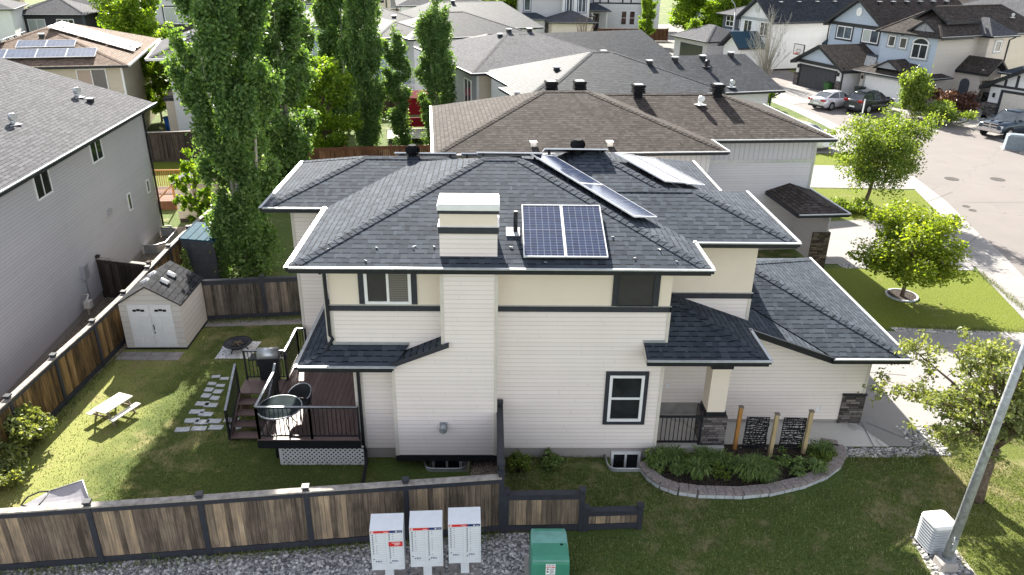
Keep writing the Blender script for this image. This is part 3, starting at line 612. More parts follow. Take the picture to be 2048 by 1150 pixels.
# solar panels on the roof
def solar(par, o, u, v, w, h, n, cols=1, mat='solar', lift=.10):
    o, u, v, n = Vector(o), Vector(u).normalized(), Vector(v).normalized(), Vector(n).normalized()
    for i in range(cols):
        oo = o+u*(i*(w+.012))+n*lift; m = MB(); t = .025
        m.fr(oo, u, v, n, w, t, .04); m.fr(oo+v*(h-t), u, v, n, w, t, .04); m.fr(oo+v*t, u, v, n, t, h-2*t, .04); m.fr(oo+v*t+u*(w-t), u, v, n, t, h-2*t, .04)
        for k in (.25, .75):
            for sg in (0, 1): m.fr(oo+u*(w*(.08+.8*sg))+v*(h*k)-n*lift, u, v, n, .05, .05, lift, 1)
        fr = m.build('solar_panel', [M['alu'], M['black']], par)
        g = MB(); a = oo+u*t+v*t+n*.03; b_ = u*(w-2*t); c_ = v*(h-2*t)
        g.poly([a, a+b_, a+b_+c_, a+c_], 0, [(0, 0), (1, 0), (1, 1), (0, 1)]); g.poly([a-n*.02, a+c_-n*.02, a+b_+c_-n*.02, a+b_-n*.02], 1)
        g.build('solar_cells', [M[mat], M['black']], fr)
nf = Vector((0, -P, 1)); vf = Vector((0, 1, P))
solar(H, (.69, -.36, ZE+P*.24), X, vf, .985, 2.02, nf, 2)
nr = Vector((P, 0, 1)); 
def onA(x, y): return Vector((x, y, ZE+P*(5.05-x)))
def onD(x, y): return Vector((x, y, ZE+P*(6.93-x)))
def diag(f, cx, cy, L, W, k, mat='solar', lift=.22):
    d = (f(cx+.65, cy-.76)-f(cx, cy)).normalized(); n = Vector((P, 0, 1)).normalized(); s_ = n.cross(d)
    o = f(cx, cy)-d*L/2-s_*W/2
    solar(H, o, s_, d, W, L, n, 1, mat, lift) if k == 1 else [solar(H, o+d*(L/k)*i, s_, d, W, L/k-.012, n, 1, mat, lift) for i in range(k)]
ds_ = Vector((.76, .65, 0)).normalized()*.52
diag(onA, 2.57, 2.93, 3.94, 1.02, 2, lift=.13)
for k in (-1, 1): diag(onD, 4.85+k*ds_.x, 5.02+k*ds_.y, 1.98, 1.02, 1, lift=.13)
nb = Vector((0, P, 1)).normalized()
for x in (-3.1, -1.05): solar(H, (x, 6.35, 6.56), X, Vector((0, 1, -P)), 1.9, 1.0, nb, 1, 'solar_d', .16)
for x in (-.5, 1.45): solar(H, (x, 3.95+(.0 if x < 1 else .9), 7.22-(0 if x < 1 else .10)), X, Vector((0, 1, -P)), 1.85, 1.0, nb, 1, 'solar_d', .14)
rd_ = random.Random(3); m = MB()
for (x, y) in ((-3.9, .0), (-2.8, .05), (-1.9, .1), (-1.45, .12), (3.95, .05), (3.3, -.25), (.4, .1), (1.2, -.4), (-3.0, -.4), (2.9, .5), (-.9, 1.6), (4.3, -.35)):
    z = ZE+P*(y+.6)+.012
    for k in range(2): m.cbox((x+rd_.uniform(-.04, .04), y+rd_.uniform(-.03, .03), z+rd_.uniform(-.004, .008)), rd_.uniform(.03, .07), rd_.uniform(.015, .03), .008, rd_.uniform(0, 3))
m.build('leaf_litter', M['flag'], H)
turbine(H, -2.53, 6.3, 6.55); turbine(H, 2.45, 5.25, 7.02)
pv = MB(); pv.cbox((.46, .64, 6.26), .34, .34, .02, 0, 1, Matrix.Rotation(math.atan(P), 3, 'X')); pv.tube([(.52, .66, 6.2), (.52, .66, 6.78)], .055, 10, 0); pv.build('vent_pipe', [M['black'], M['metal_lip']], H)
# ---------------------------------------------------------------- ground
def sheet(name, pts, z, mat, kind='structure', px=True, label=None, thick=0.0):
    pts = [(at(*p) if px else Vector((p[0], p[1], 0))) for p in pts]
    a = sum((pts[i].x*pts[(i+1) % len(pts)].y-pts[(i+1) % len(pts)].x*pts[i].y) for i in range(len(pts)))
    if a < 0: pts = pts[::-1]
    m = MB(); top = [Vector((p.x, p.y, z)) for p in pts]; m.poly(top)
    if thick:
        for i in range(len(pts)):
            j = (i+1) % len(pts); m.poly([top[i], top[i]-Z*thick, top[j]-Z*thick, top[j]])
    o = m.build(name, M[mat]); o['kind'] = kind; return o
gm = MB(); xs = [-700, -1.68, -.62, 3.16, 4.04, 700]; ys = [-400, -.60, .05, 900]
for i in range(len(xs)-1):
    for j in range(len(ys)-1):
        if j == 1 and i in (1, 3): continue
        gm.poly([(xs[i], ys[j], 0), (xs[i+1], ys[j], 0), (xs[i+1], ys[j+1], 0), (xs[i], ys[j+1], 0)])
for i in (1, 3): gm.poly([(xs[i]-.1, -.8, -.55), (xs[i+1]+.1, -.8, -.55), (xs[i+1]+.1, .1, -.55), (xs[i]-.1, .1, -.55)])
gm.build('ground', M['grass'])['kind'] = 'structure'
# street, pavement and drives (each sheet a few mm above the one below)
road = [(24.0, -60), (21.6, -3), (21.9, 4), (22.73, 12.6), (23.49, 15.5), (23.93, 17.9), (25.2, 23.1), (25.71, 26.5), (26.17, 29.9), (27.0, 35.1), (27.4, 43.3), (27.2, 50), (25.4, 60), (23.5, 75), (22.5, 95), (24, 130), (34, 130), (33.5, 95), (34.5, 80), (33.5, 65), (34.2, 56), (34.5, 48), (38.0, 44), (37.5, 36), (39, 30), (48, 20), (60, 10), (60, -60)]
sheet('road', road, .008, 'road', px=False)
walk = [(21.6, -60), (19.2, -3), (19.5, 4), (20.1, 8.5), (21.1, 13.1), (22.2, 16.5), (23.6, 21), (24.55, 25.4), (25.2, 29.3), (25.9, 35), (26.2, 43), (25.8, 50), (24.2, 60), (22.2, 75), (21.2, 95), (22.5, 130), (23.9, 130)] + road[14:1:-1] + [(24.0, -60)]
sheet('pavement', walk, .014, 'concrete', px=False)
ap = [(10.6, 1.7), (11.1, .52), (11.64, .48), (11.86, .56), (11.98, .72), (12.06, 1.0), (12.06, 1.45), (13.0, 1.55), (15, 1.35), (17, .9), (18.6, -.4), (21.4, -2.6), (22.0, 8.2), (20.3, 7.1), (14.4, 7.5), (10.6, 7.6)]
sheet('driveway', ap, .022, 'concrete', px=False)
sheet('path', [(6.3, .50), (11.1, .50), (10.6, 1.7), (6.3, 1.7)], .018, 'walk', px=False)
sheet('driveway', [(14.3, 13.95), (21.6, 13.75), (23.8, 19.6), (18.5, 19.9), (15, 19.3)], .022, 'concrete', px=False)
sheet('driveway', [(15.5, 25.8), (24.7, 25.6), (25.6, 30.6), (18, 30.9), (15, 30.5)], .022, 'concrete', px=False)
sheet('driveway', [(16, 34.5), (25.8, 33.7), (26.2, 40), (17, 41)], .022, 'concrete', px=False)
for pts in ([(33.8, 47.6), (41.5, 46.5), (44.5, 53), (38.0, 52), (36.9, 52.2), (35.0, 56.0), (33.5, 55.2)], [(33.4, 57), (31.2, 63.2), (26, 60.5), (26.9, 52), (33.8, 55)], [(37.4, 36), (37.8, 44), (44, 50), (52, 44), (48, 30)]):
    sheet('driveway', pts, .026, 'concrete', px=False)
j = MB()
for a, b in (((1731, 846), (1824, 884)), ((1722, 846), (1748, 896)), ((1740, 746), (1812, 752)), ((1700, 502), (1960, 512)), ((1960, 470), (1893, 520)), ((1855, 404), (1905, 384)), ((1920, 405), (2048, 405)), ((1900, 250), (1960, 262))):
    p, q = at(*a), at(*b); d = (q-p).normalized(); n = Vector((-d.y, d.x, 0)); m_ = .011
    j.poly([p-n*m_+Z*.031, q-n*m_+Z*.031, q+n*m_+Z*.031, p+n*m_+Z*.031])
o_ = j.build('path', M['ink']); o_['kind'] = 'structure'
lawn = [(12.2, 7.75), (15.2, 7.7), (19.8, 7.3), (20.6, 10.7), (21.0, 13.3), (15.2, 13.55), (14.2, 13.4), (12.0, 12.0)]
sheet('lawn', [(-12.9, -4.0), (-8.6, -3.6), (-4.1, -3.1), (.1, -2.7), (.1, -1.0), (-2.7, -1.0), (-3.3, -.2), (-6.0, -.2), (-6.0, 7.9), (-10.5, 7.5), (-12.45, 5.9), (-12.7, 1)], .004, 'grass_dry_lit', px=False)
sheet('lawn', [(12.0, .3), (12.8, 1.4), (15, 1.2), (17, .7), (18.6, -.6), (19.1, -6), (12.2, -9), (8.4, -9), (10.2, -3), (11.6, -1)], .003, 'grass_f', px=False)  # sunlit side of the front lawn, painted brighter and with more dry patches
sheet('lawn', lawn, .006, 'grass_hi', px=False)
sheet('lawn', [(16, 20.3), (18.4, 20.2), (23.7, 20.6), (24.55, 25.4), (16, 25.6)], .006, 'grass_hi', px=False)
sheet('lawn', [(15, 31.0), (25.3, 30.7), (25.7, 33.6), (15, 34.3)], .006, 'grass_hi', px=False)
sheet('lawn', [(29.8, 43.4), (33.2, 43.5), (34.2, 45.6), (31.5, 46.4)], .034, 'grass_hi', px=False)
sheet('lawn', [(-19.5, 23), (-13.5, 23.5), (-13.5, 30), (-22, 30)], .006, 'grass_hi', px=False)
# rock strips and gravel
sheet('gravel', [(-14, -4.35), (-8.6, -3.85), (-4.1, -3.36), (.2, -2.9), (.86, -2.86), (.86, -9), (-14, -9)], .006, 'gravel', px=False)
sheet('gravel', [(9.55, .02), (9.55, .42), (11.2, .46), (11.66, .46), (11.95, .62), (12.1, 1.0), (12.15, 1.6), (12.75, 1.5), (12.7, .9), (12.3, .35), (11.75, .05)], .010, 'gravel_l', px=False)
sheet('gravel', [(14.7, 7.5), (20.2, 7.1), (20.2, 7.4), (14.6, 7.85)], .012, 'gravel_l', px=False)
sheet('gravel', [(15.3, 13.5), (21.0, 13.35), (21.2, 13.8), (15.2, 14.0)], .012, 'gravel', px=False)
sheet('gravel', [(9.7, -4.8), (10.8, -4.8), (10.75, -3.2), (9.9, -3.0)], .010, 'gravel_l', px=False)
sheet('gravel', [(34.6, 45.6), (38, 44.4), (41.5, 47.8), (41.2, 49.5), (36.5, 47.8)], .030, 'gravel_l', px=False)
sheet('ground', [(-15.2, 0), (-12.9, 0), (-12.3, 8), (-11.6, 14), (-12, 20), (-15.6, 18)], .004, 'dirt', px=False)
sheet('gravel', [(-.58, -.95), (.12, -.9), (.12, 0), (-.58, 0)], .004, 'dirt', px=False)
sheet('path', [(-10.9, 8.05), (-10.75, 7.6), (-6.1, 7.95), (-6.1, 8.45)], .008, 'slab', px=False)
# stones beside the strips
def pebbles(name, region, n, s0, s1, mat, zz=0.0):
    m = MB(); k = 0
    (x0, y0, x1, y1) = region
    while k < n:
        x, y = random.uniform(x0, x1), random.uniform(y0, y1)
        r = random.uniform(s0, s1); a = random.uniform(0, 3.1); e = random.uniform(.6, 1)
        ring = [Vector((x+r*math.cos(a+t)*1.0, y+r*e*math.sin(a+t), zz)) for t in np.linspace(0, 2*math.pi, 6)[:-1]]
        top = [Vector((p.x*.55+x*.45, p.y*.55+y*.45, zz+r*.75)) for p in ring]
        m.loft([ring, top], smooth=False); k += 1
    o = m.build(name, M[mat]); o['kind'] = 'stuff'; return o
M['peb'] = (lambda t: (t.col(t.ramp(t.isl(), [(.1, (.13, .13, .138)), (.55, (.34, .335, .33)), (1, (.68, .66, .64))])), t.m)[1])(NT('loose_pebble', .85, .25))
tag(pebbles('gravel', (-12.5, -5.2, .84, -3.55), 6500, .022, .055, 'peb', .0), 'loose grey gravel below the front fence', 'gravel')
tag(pebbles('gravel', (9.58, .04, 11.7, .44), 700, .03, .06, 'peb'), 'loose rounded rock along the front walk', 'gravel')
tag(pebbles('gravel', (11.75, .1, 12.65, 1.45), 350, .03, .075, 'peb'), 'pale river rock around the walk corner', 'gravel')
tag(pebbles('gravel', (9.85, -4.7, 10.7, -3.2), 260, .03, .08, 'peb'), 'flat pale rocks around the lamp base', 'gravel')
tag(pebbles('gravel', (15.4, 13.5, 20.9, 13.9), 900, .03, .06, 'peb'), 'dark rock strip beside the neighbour drive', 'gravel')
tag(pebbles('gravel', (36.0, 45.4, 41, 48.6), 500, .06, .18, 'peb', .03), 'pale boulders beside the far entrance', 'gravel')
# grass blades, the near lawns
def blades(name, label, polys, h0, h1, holes=()):
    V = []; F = []
    def inside(p, poly):
        c = False; k = len(poly)
        for i in range(k):
            (xa, ya), (xb, yb) = poly[i], poly[(i+1) % k]
            if (ya > p[1]) != (yb > p[1]) and p[0] < (xb-xa)*(p[1]-ya)/(yb-ya)+xa: c = not c
        return c
    for poly, cnt in polys:
        x0, x1 = min(p[0] for p in poly), max(p[0] for p in poly); y0, y1 = min(p[1] for p in poly), max(p[1] for p in poly); k = 0
        while k < cnt:
            x, y = random.uniform(x0, x1), random.uniform(y0, y1); k += 1
            if not inside((x, y), poly) or any(inside((x, y), h) for h in holes): continue
            if x < -9.6 and random.random() < .65: continue
            a = random.uniform(0, 6.28); h = random.uniform(h0, h1); w = .010+.006*random.random(); le = random.uniform(.2, .9)*h
            ca, sa = math.cos(a), math.sin(a); b = len(V)
            V += [(x-w*ca, y-w*sa, -.002), (x+w*ca, y+w*sa, -.002), (x-sa*le, y+ca*le, h)]; F.append((b, b+1, b+2))
    me = bpy.data.meshes.new(name); me.from_pydata(V, [], F); me.materials.append(M['blade'])
    o = bpy.data.objects.new(name, me); COL.objects.link(o); tag(o, label, 'grass', kind='stuff')
front = [(.4, -2.6), (3.6, -2.65), (3.6, -3.0), (1.8, -3.0), (1.8, -6), (12.9, -6), (14.5, -1), (13.5, 1.3), (12.8, 1.2), (12.3, .2), (11.6, -.1), (9.6, -.05), (9.2, -.9), (7.9, -1.5), (6.2, -1.8), (4.6, -1.6), (3.9, -.75), (.4, -.1)]
back = [(-12.9, -4.0), (-8.6, -3.6), (-4.1, -3.1), (.1, -2.7), (.1, -1.0), (-3.4, -.9), (-6, -.5), (-6.2, 4), (-6.0, 7.6), (-10.4, 7.6), (-12.3, 5.6)]
blades('grass', 'fine grass blades of the front and back lawns', [(front, 100000), (back, 70000)], .018, .05, holes=([(-9.4, 5.2), (-7.9, 5.2), (-7.9, 6.6), (-9.4, 6.6)],))
def tufts(name, label, lines, per, h0, h1, spread=.10):
    V = []; F = []
    for a, b in lines:
        a, b = Vector((*a, 0)), Vector((*b, 0)); n = int((b-a).length*per)
        for k in range(n):
            if math.sin(k*.013)+random.uniform(-1.2, 1) < -.4: continue
            p_ = a+(b-a)*random.random(); x, y = p_.x+random.gauss(0, spread), p_.y+random.gauss(0, spread)
            an = random.uniform(0, 6.28); h = random.uniform(h0, h1); w = .006+.006*random.random(); le = random.uniform(.3, .9)*h; ca, sa = math.cos(an), math.sin(an); i0 = len(V)
            V += [(x-w*ca, y-w*sa, -.002), (x+w*ca, y+w*sa, -.002), (x-sa*le, y+ca*le, h)]; F.append((i0, i0+1, i0+2))
    me = bpy.data.meshes.new(name); me.from_pydata(V, [], F); me.materials.append(M['blade']); o = bpy.data.objects.new(name, me); COL.objects.link(o); tag(o, label, 'grass', kind='stuff')
tufts('grass', 'longer grass tufts along the fences, wall and kerbs', [((-12.9, -4.4), (-4.1, -3.42)), ((-4.1, -3.42), (.2, -2.98)), ((-12.5, -3.9), (-4.1, -3.1)), ((-4.1, -3.1), (.1, -2.65)), ((-12.5, -3.9), (-12.45, 5.6)), ((-10.4, 8.0), (-6.1, 8.4)), ((.5, -.05), (3.0, -.05)), ((.3, -2.6), (3.5, -2.55)), ((1.75, -3.4), (1.75, -6)), ((9.5, -.02), (11.7, -.0)), ((11.8, .0), (12.7, 1.1)), ((12.8, 1.5), (18.4, -.5)), ((-5.6, -.3), (-3.4, -.3)), ((15.2, 7.9), (20.2, 7.5)), ((20.6, 8.5), (21.1, 13.2))], 420, .03, .13)
# ---------------------------------------------------------------- fences
def fence(label, pts, h, board='fence', frame='trim', bw=.115, group=None, tall=None, side=1, cap=True, name='fence', plain_=False, capmat=None, rail=.14, postw=.12):
    pts = [Vector((p[0], p[1], 0)) for p in pts]
    T = thing(name, label, 'fence', pts[0], 0, group); o0 = pts[0]
    for i in range(len(pts)-1):
        a, b = pts[i]-o0, pts[i+1]-o0; d = (b-a); L = d.length; d.normalize(); n = Vector((d.y, -d.x, 0))*side
        m = MB(); k = max(1, int(L/bw)); w = L/k
        for j in range(k):
            th = .018+random.uniform(-.004, .004); zz = h-.05+random.uniform(-.004, .004)
            m.fr(a+d*(j*w+.003)+n*random.uniform(-.003, .003)+Z*.06, d, n, Z, w-.006, th, zz-.06)
        m.build('fence_panel', M[board], T)
        if not plain_:
            m = MB(); ri = .085
            for s_ in (1, -1):
                off = n*(.021 if s_ > 0 else -.026)
                m.fr(a+off+Z*(h-.04-rail), d, n, Z, L, .026, rail); m.fr(a+off+Z*.04, d, n, Z, L, .026, .16)
            m.build('fence_rail', M[frame], T)
        if cap:
            m = MB(); m.fr(a-n*.075+Z*(h-.03), d, n, Z, L, .17, .035); m.build('fence_cap', M[capmat or frame], T)
    for i, p in enumerate(pts):
        m = MB(); q = p-o0; hh = h+.07; pw = postw
        d = (pts[min(i+1, len(pts)-1)]-pts[max(i-1, 0)]).normalized(); rz = math.atan2(d.y, d.x)
        m.cbox((q.x, q.y, hh/2), pw, pw, hh, rz); m.cbox((q.x, q.y, hh+.015), pw+.04, pw+.04, .04, rz); m.build('post', M[frame], T)
    return T
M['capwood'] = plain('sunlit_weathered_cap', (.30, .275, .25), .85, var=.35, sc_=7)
FX = [(-12.95, -4.27), (-10.9, -4.03), (-8.63, -3.78), (-6.35, -3.54), (-4.12, -3.29), (-1.95, -3.05), (.2, -2.82)]
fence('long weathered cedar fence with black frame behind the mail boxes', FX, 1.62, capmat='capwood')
fence('short tall cedar fence return running to the house wall beside the chimney', [(.2, -2.68), (.18, -.15)], 1.80, 'fence_d', side=-1)
fence('low stepped cedar fence panel with black frame behind the green box', [(.32, -2.815), (2.08, -2.78)], 1.13)
fence('lowest short cedar fence panel at the right end of the stepped fence', [(2.2, -2.78), (3.48, -2.72)], .62)
LF = [(-12.78, -4.1), (-12.74, -1.9), (-12.72, .4), (-12.70, 2.6), (-12.64, 4.8), (-12.64, 7.0), (-12.74, 9.2), (-12.84, 11.4), (-12.88, 13.6), (-12.80, 16.4)]
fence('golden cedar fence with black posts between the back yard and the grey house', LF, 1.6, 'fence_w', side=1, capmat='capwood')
fence('grey brown cedar fence with black frame behind the beige shed', [(-10.62, 8.12), (-8.35, 8.42), (-6.0, 8.70)], 1.6, 'fence_g')
p, q = at(192, 515, 1.65), at(298, 530, 1.6)
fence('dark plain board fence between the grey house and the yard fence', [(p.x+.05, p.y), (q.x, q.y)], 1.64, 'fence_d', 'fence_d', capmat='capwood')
a, b, c = at(560, 303, 1.5), at(690, 298, 1.5), at(872, 293, 1.5)
fence('reddish cedar fence behind the tall poplars', [(a.x, a.y), (b.x, b.y), ((b.x+c.x)/2, (b.y+c.y)/2), (c.x, c.y)], 1.6, 'fence_r', 'fence_r', capmat='fence_r')
a, b = at(290, 273, 1.7), at(385, 268, 1.7)
fence('dark vertical board fence behind the bright green lawn at left', [(a.x-2, a.y-.1), (b.x, b.y), (b.x+4, b.y+.2)], 1.9, 'fence_d', 'fence_d', capmat='capwood')
a, b = at(1275, 60, 1.6), at(1336, 60, 1.6)
fence('brown far fence beside the white house and the street lamp', [(a.x-6, a.y-.5), (b.x, b.y)], 1.8, 'fence_r', 'fence_r', plain_=True, capmat='fence_r')
a, b = at(758, 190, 1.6), at(800, 188, 1.6)
fence('tall grey brown privacy fence beside the pale blue house', [(a.x-1, a.y), (b.x, b.y)], 2.1, 'fence_g', 'fence_g', capmat='fence_g')
# ---------------------------------------------------------------- deck
D = thing('deck', 'brown composite deck with black railings and white lattice skirt at the left of the house', 'deck', (-6.1, -.35, 0))
zd = .84; L0 = Vector((-6.1, -.35, 0)); W, DP = 2.66, 4.5
m = MB()
for i in range(19): m.box(.012+i*.139, .14, zd-.03, .143+i*.139, DP, zd)
m.box(0, 0, zd-.03, W, .135, zd); m.build('deck_boards', M['deck'], D)
m = MB(); m.box(0, -.02, zd-.26, W, .012, zd-.032); m.box(-.02, 0, zd-.26, .012, DP, zd-.032); m.build('deck_fascia', M['black'], D)
m = MB(); x0, x1, z0, z1 = .52, W+.05, .02, zd-.26
for sg in (1, -1):
    k = -2.0
    while k < 4.0:
        # slat from the bottom edge at x = k, rising at 45 degrees, clipped to the panel
        a = [k, z0] if sg > 0 else [k, z0]; hgt = z1-z0
        xa, xb = (k, k+hgt) if sg > 0 else (k, k-hgt); za, zb = z0, z1
        def clip(xa, za, xb, zb):
            for lim, s_ in ((x0, 1), (x1, -1)):
                fa, fb = (xa-lim)*s_, (xb-lim)*s_
                if fa < 0 and fb < 0: return None
                if fa < 0: r = fa/(fa-fb); xa, za = xa+(xb-xa)*r, za+(zb-za)*r
                elif fb < 0: r = fb/(fb-fa); xb, zb = xb+(xa-xb)*r, zb+(za-zb)*r
            return xa, za, xb, zb
        c_ = clip(xa, za, xb, zb)
        if c_:
            y_ = .05+(.008 if sg > 0 else 0); A, B = Vector((c_[0], y_, c_[1])), Vector((c_[2], y_, c_[3])); d = B-A
            if d.length > .03: m.fr(A, d.normalized(), Y, d.normalized().cross(Y), d.length, .006, .042)
        k += .125
m.box(x0-.03, .045, z0, x0+.02, .07, z1); m.box(x0, .045, z1-.02, x1, .07, z1+.02); m.box(x0, .045, z0-.03, x1, .07, z0+.02); m.build('lattice_skirt', M['white'], D)
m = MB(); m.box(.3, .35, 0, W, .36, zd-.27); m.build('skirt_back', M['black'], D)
def rail(par, a, b, h=.98, n=None, lip='pole'):
    a, b = Vector(a), Vector(b); d = b-a; L = d.length; dh = Vector((d.x, d.y, 0)).normalized(); m = MB(); n = n or max(2, int(L/.105))
    for p_ in (a, b): m.cbox((p_.x, p_.y, p_.z+h/2), .05, .05, h)
    u = d.normalized(); s_ = Vector((-dh.y, dh.x, 0)); up = u.cross(s_)*(-1 if u.cross(s_).z < 0 else 1)
    m.fr(a+Z*(h-.04)-s_*.03, u, s_, up, L, .06, .035, 0); m.fr(a+Z*(h-.005)-s_*.031, u, s_, up, L, .062, .012, 1); m.fr(a+Z*.08-s_*.018, u, s_, up, L, .036, .03)
    for i in range(1, n):
        p_ = a+d*(i/n); m.box(p_.x-.009, p_.y-.009, p_.z+.1, p_.x+.009, p_.y+.009, p_.z+h-.04)
    return m.build('railing', [M['black'], M[lip]], par)
rail(D, (.04, .04, zd), (1.4, .04, zd)); rail(D, (1.4, .04, zd), (W-.03, .04, zd)); rail(D, (.04, .04, zd), (.04, 1.75, zd))
rail(D, (.04, 2.95, zd), (.04, DP-.1, zd)); rail(D, (.04, DP-.1, zd), (.30, DP-.1, zd), n=3); rail(D, (-1.15, 3.0, zd), (.04, 3.0, zd))
m = MB(); m.box(-1.2, 2.25, zd-.04, -.01, 3.05, zd); m.box(-1.2, 2.25, .0, -1.14, 3.05, zd-.04)
for i in range(4): m.box(-1.15, 2.25-.29*(i+1), zd-.18*(i+1)-.03, -.08, 2.25-.29*i+.02, zd-.18*(i+1))
for x in (-1.17, -.1): m.prism([(x, 2.25, zd-.25), (x, 2.25, zd-.02), (x, 1.08, .12), (x, 1.08, .0), (x, 1.3, 0)], (.04, 0, 0))
m.build('stairs', M['deck'], D)
rail(D, (-1.17, 2.28, zd), (-1.17, 1.1, .06), .95); rail(D, (-.06, 2.28, zd), (-.06, 1.1, .06), .95)
# patio set
def ring_pts(cx, cy, z, r, n=28, a0=0, a1=2*math.pi): return [(cx+r*math.cos(a0+(a1-a0)*i/n), cy+r*math.sin(a0+(a1-a0)*i/n), z) for i in range(n+1)]
c = at(559, 812, zd+.74)
T = thing('patio_table', 'round glass topped patio table with pale rim on the deck', 'table', (c.x, c.y, zd))
m = MB(); m.cyl((0, 0, .705), .56, .012, 36); m.build('table_top', M['tableglass'], T)
m = MB(); m.tube(ring_pts(0, 0, .71, .565, 40), .02, 8, caps=False); m.build('table_rim', M['pole'], T)
for i in range(4):
    a = math.pi/4+i*math.pi/2; m = MB(); m.tube([(.42*math.cos(a), .42*math.sin(a), .70), (.24*math.cos(a), .24*math.sin(a), .35), (.44*math.cos(a), .44*math.sin(a), 0)], .016, 6); m.build('leg', M['chargl'], T)
def patio_chair(label, loc, rz):
    T = thing('patio_chair', label, 'chair', loc, rz, 'chairs around the patio table')
    m = MB(); m.cyl((0, 0, .40), .27, .03, 20); m.build('seat', M['chargl'], T)
    m = MB(); rings = []
    for z_, r in ((.42, .29), (.58, .33), (.74, .345), (.86, .335)):
        rings.append([(r*math.cos(a), r*math.sin(a), z_-.16*(1-math.sin(max(0, a)))**1 if z_ > .7 else z_) for a in np.linspace(-.15, math.pi+.15, 15)])
    m.loft(rings, closed=False, caps=False); m.build('backrest', M['chargl'], T)
    m = MB(); m.tube([Vector(p)+Z*.01 for p in rings[-1]], .016, 6); m.build('arm_rim', M['pole'], T)
    for sx, sy in ((1, 1), (1, -1), (-1, 1), (-1, -1)):
        m = MB(); m.tube([(sx*.2, sy*.2, .41), (sx*.24, sy*.24, 0)], .014, 6); m.build('leg', M['chargl'], T)
    return T
patio_chair('dark rounded patio chair behind the glass table on the deck', (c.x+.35, c.y+.62, zd), -.5)
T = thing('barbecue', 'black barbecue with pale lid standing on the stair landing of the deck', 'barbecue', (-6.55, 2.68, zd), .1, None, (.62, .8, 1))
m = MB(); m.box(-.5, -.25, .55, .5, .25, .78); m.box(-.85, -.22, .74, -.5, .22, .77); m.box(.5, -.22, .74, .85, .22, .77); m.build('body', M['black'], T)
m = MB(); m.loft([[(x, .24*math.cos(a), .78+.26*math.sin(a)) for a in np.linspace(0, math.pi, 9)] for x in (-.48, .48)], closed=True); m.build('lid', M['vent_g'], T)
m = MB(); m.box(-.45, -.2, .06, .45, .2, .55); m.build('cabinet', M['black'], T)
for s_ in (-1, 1): m = MB(); m.tube([(s_*.4-.02, 0, .08), (s_*.4+.02, 0, .08)], .08, 12); m.build('wheel', M['tyre'], T)
# ---------------------------------------------------------------- yard things
T = thing('garden_shed', 'beige plastic garden shed with white double doors and dark gable roof', 'shed', (-12.36, 5.98, 0), .015)
sw, sd, sh, sp = 1.98, 2.1, 1.72, 2.32
m = MB(); m.box(0, 0, .05, sw, sd, sh); m.prism([(0, 0, sh), (sw, 0, sh), (sw/2, 0, sp)], (0, sd, 0)); m.build('wall', M['shedw'], T)
m = MB(); ov = .08; sl = (sp-sh)/(sw/2)
for s_ in (-1, 1):
    e_ = Vector((sw/2+s_*(sw/2+ov), -ov, sh-sl*ov+.02)); r0 = Vector((sw/2, -ov, sp+.03)); dd = Y*(sd+2*ov)
    q = [e_, r0, r0+dd, e_+dd]; m.poly(q if s_ < 0 else q[::-1], 0); m.poly([p_-Z*.05 for p_ in (q[::-1] if s_ < 0 else q)], 1)
    m.poly([q[0]-Z*.05, q[1]-Z*.05, q[1], q[0]], 1); m.poly([q[0], q[3], q[3]-Z*.05, q[0]-Z*.05], 1); m.poly([q[3], q[2], q[2]-Z*.05, q[3]-Z*.05], 1)
rf = m.build('roof', [M['shedr'], M['black']], T)
m = MB()
for s_, yy in ((-1, .75), (-1, 1.35), (1, .75), (1, 1.35)):
    a = Vector((sw/2+s_*.32, yy, sp-sl*.32+.035)); d = Vector((s_*1, 0, -sl)).normalized()
    m.tube([a+d*(-.14), a+d*.14], .09, 12)
m.build('skylight', M['whitemark'], rf)
for i in (0, 1):
    x = .28+i*.715; m = MB(); m.box(x, -.035, .10, x+.705, -.002, 1.66)
    for (a, b_, c_, d_) in ((.07, .12, .32, 1.28), (.39, .12, .64, 1.28)): m.box(x+a, -.05, .12+b_, x+c_, -.034, d_)
    dr = m.build('door', M['shedd'], T)
    m = MB()
    for k in range(3): a = .16+k*.13; m.box(x+a, -.042, 1.42+(.02 if k == 1 else 0), x+a+.12, -.036, 1.5+(.02 if k == 1 else 0))
    m.build('window', M['glass'], dr)
    if i: m = MB(); m.tube([(x+.04, -.06, .75), (x+.07, -.09, .85), (x+.04, -.06, .95)], .015, 6); m.box(x+.03, -.05, .62, x+.07, -.035, .68); m.build('handle', M['black'], dr)
m = MB(); m.box(-.03, -.03, 0, sw+.03, sd+.03, .06); m.build('base', M['black'], T)
m = MB()
for i in range(4):
    for k in range(2): m.cbox((-12.2+i*.52, 5.62-k*.28, .012), .50, .26, .024, .02)
o_ = m.build('paving_slabs', M['slab']); tag(o_, 'row of grey paving slabs in front of the beige shed', 'paving')
T = thing('storage_shed', 'narrow dark steel shed with sloping blue roof under the poplar', 'shed', (-12.52, 11.85, 0), .02)
m = MB(); m.prism([(0, 0, .03), (1.3, 0, .03), (1.3, 0, 1.62), (0, 0, 1.75)], (0, 1.9, 0)); m.build('wall', M['greysteel'], T)
m = MB(); m.prism([(-.05, -.05, 1.76), (1.35, -.05, 1.63), (1.35, -.05, 1.69), (-.05, -.05, 1.82)], (0, 2.0, 0))
for i in range(5): m.fr(Vector((-.04+.33*i, -.05, 1.82-.031*i)), Vector((1, 0, -.09)), Y, Z, .03, 2.0, .02)
m.build('roof', M['bluesteel'], T)
T = thing('plywood_shed', 'tall tan plywood shed with sloping dark roof beyond the fence', 'shed', (at(360, 445).x, at(360, 445).y, 0), .1)
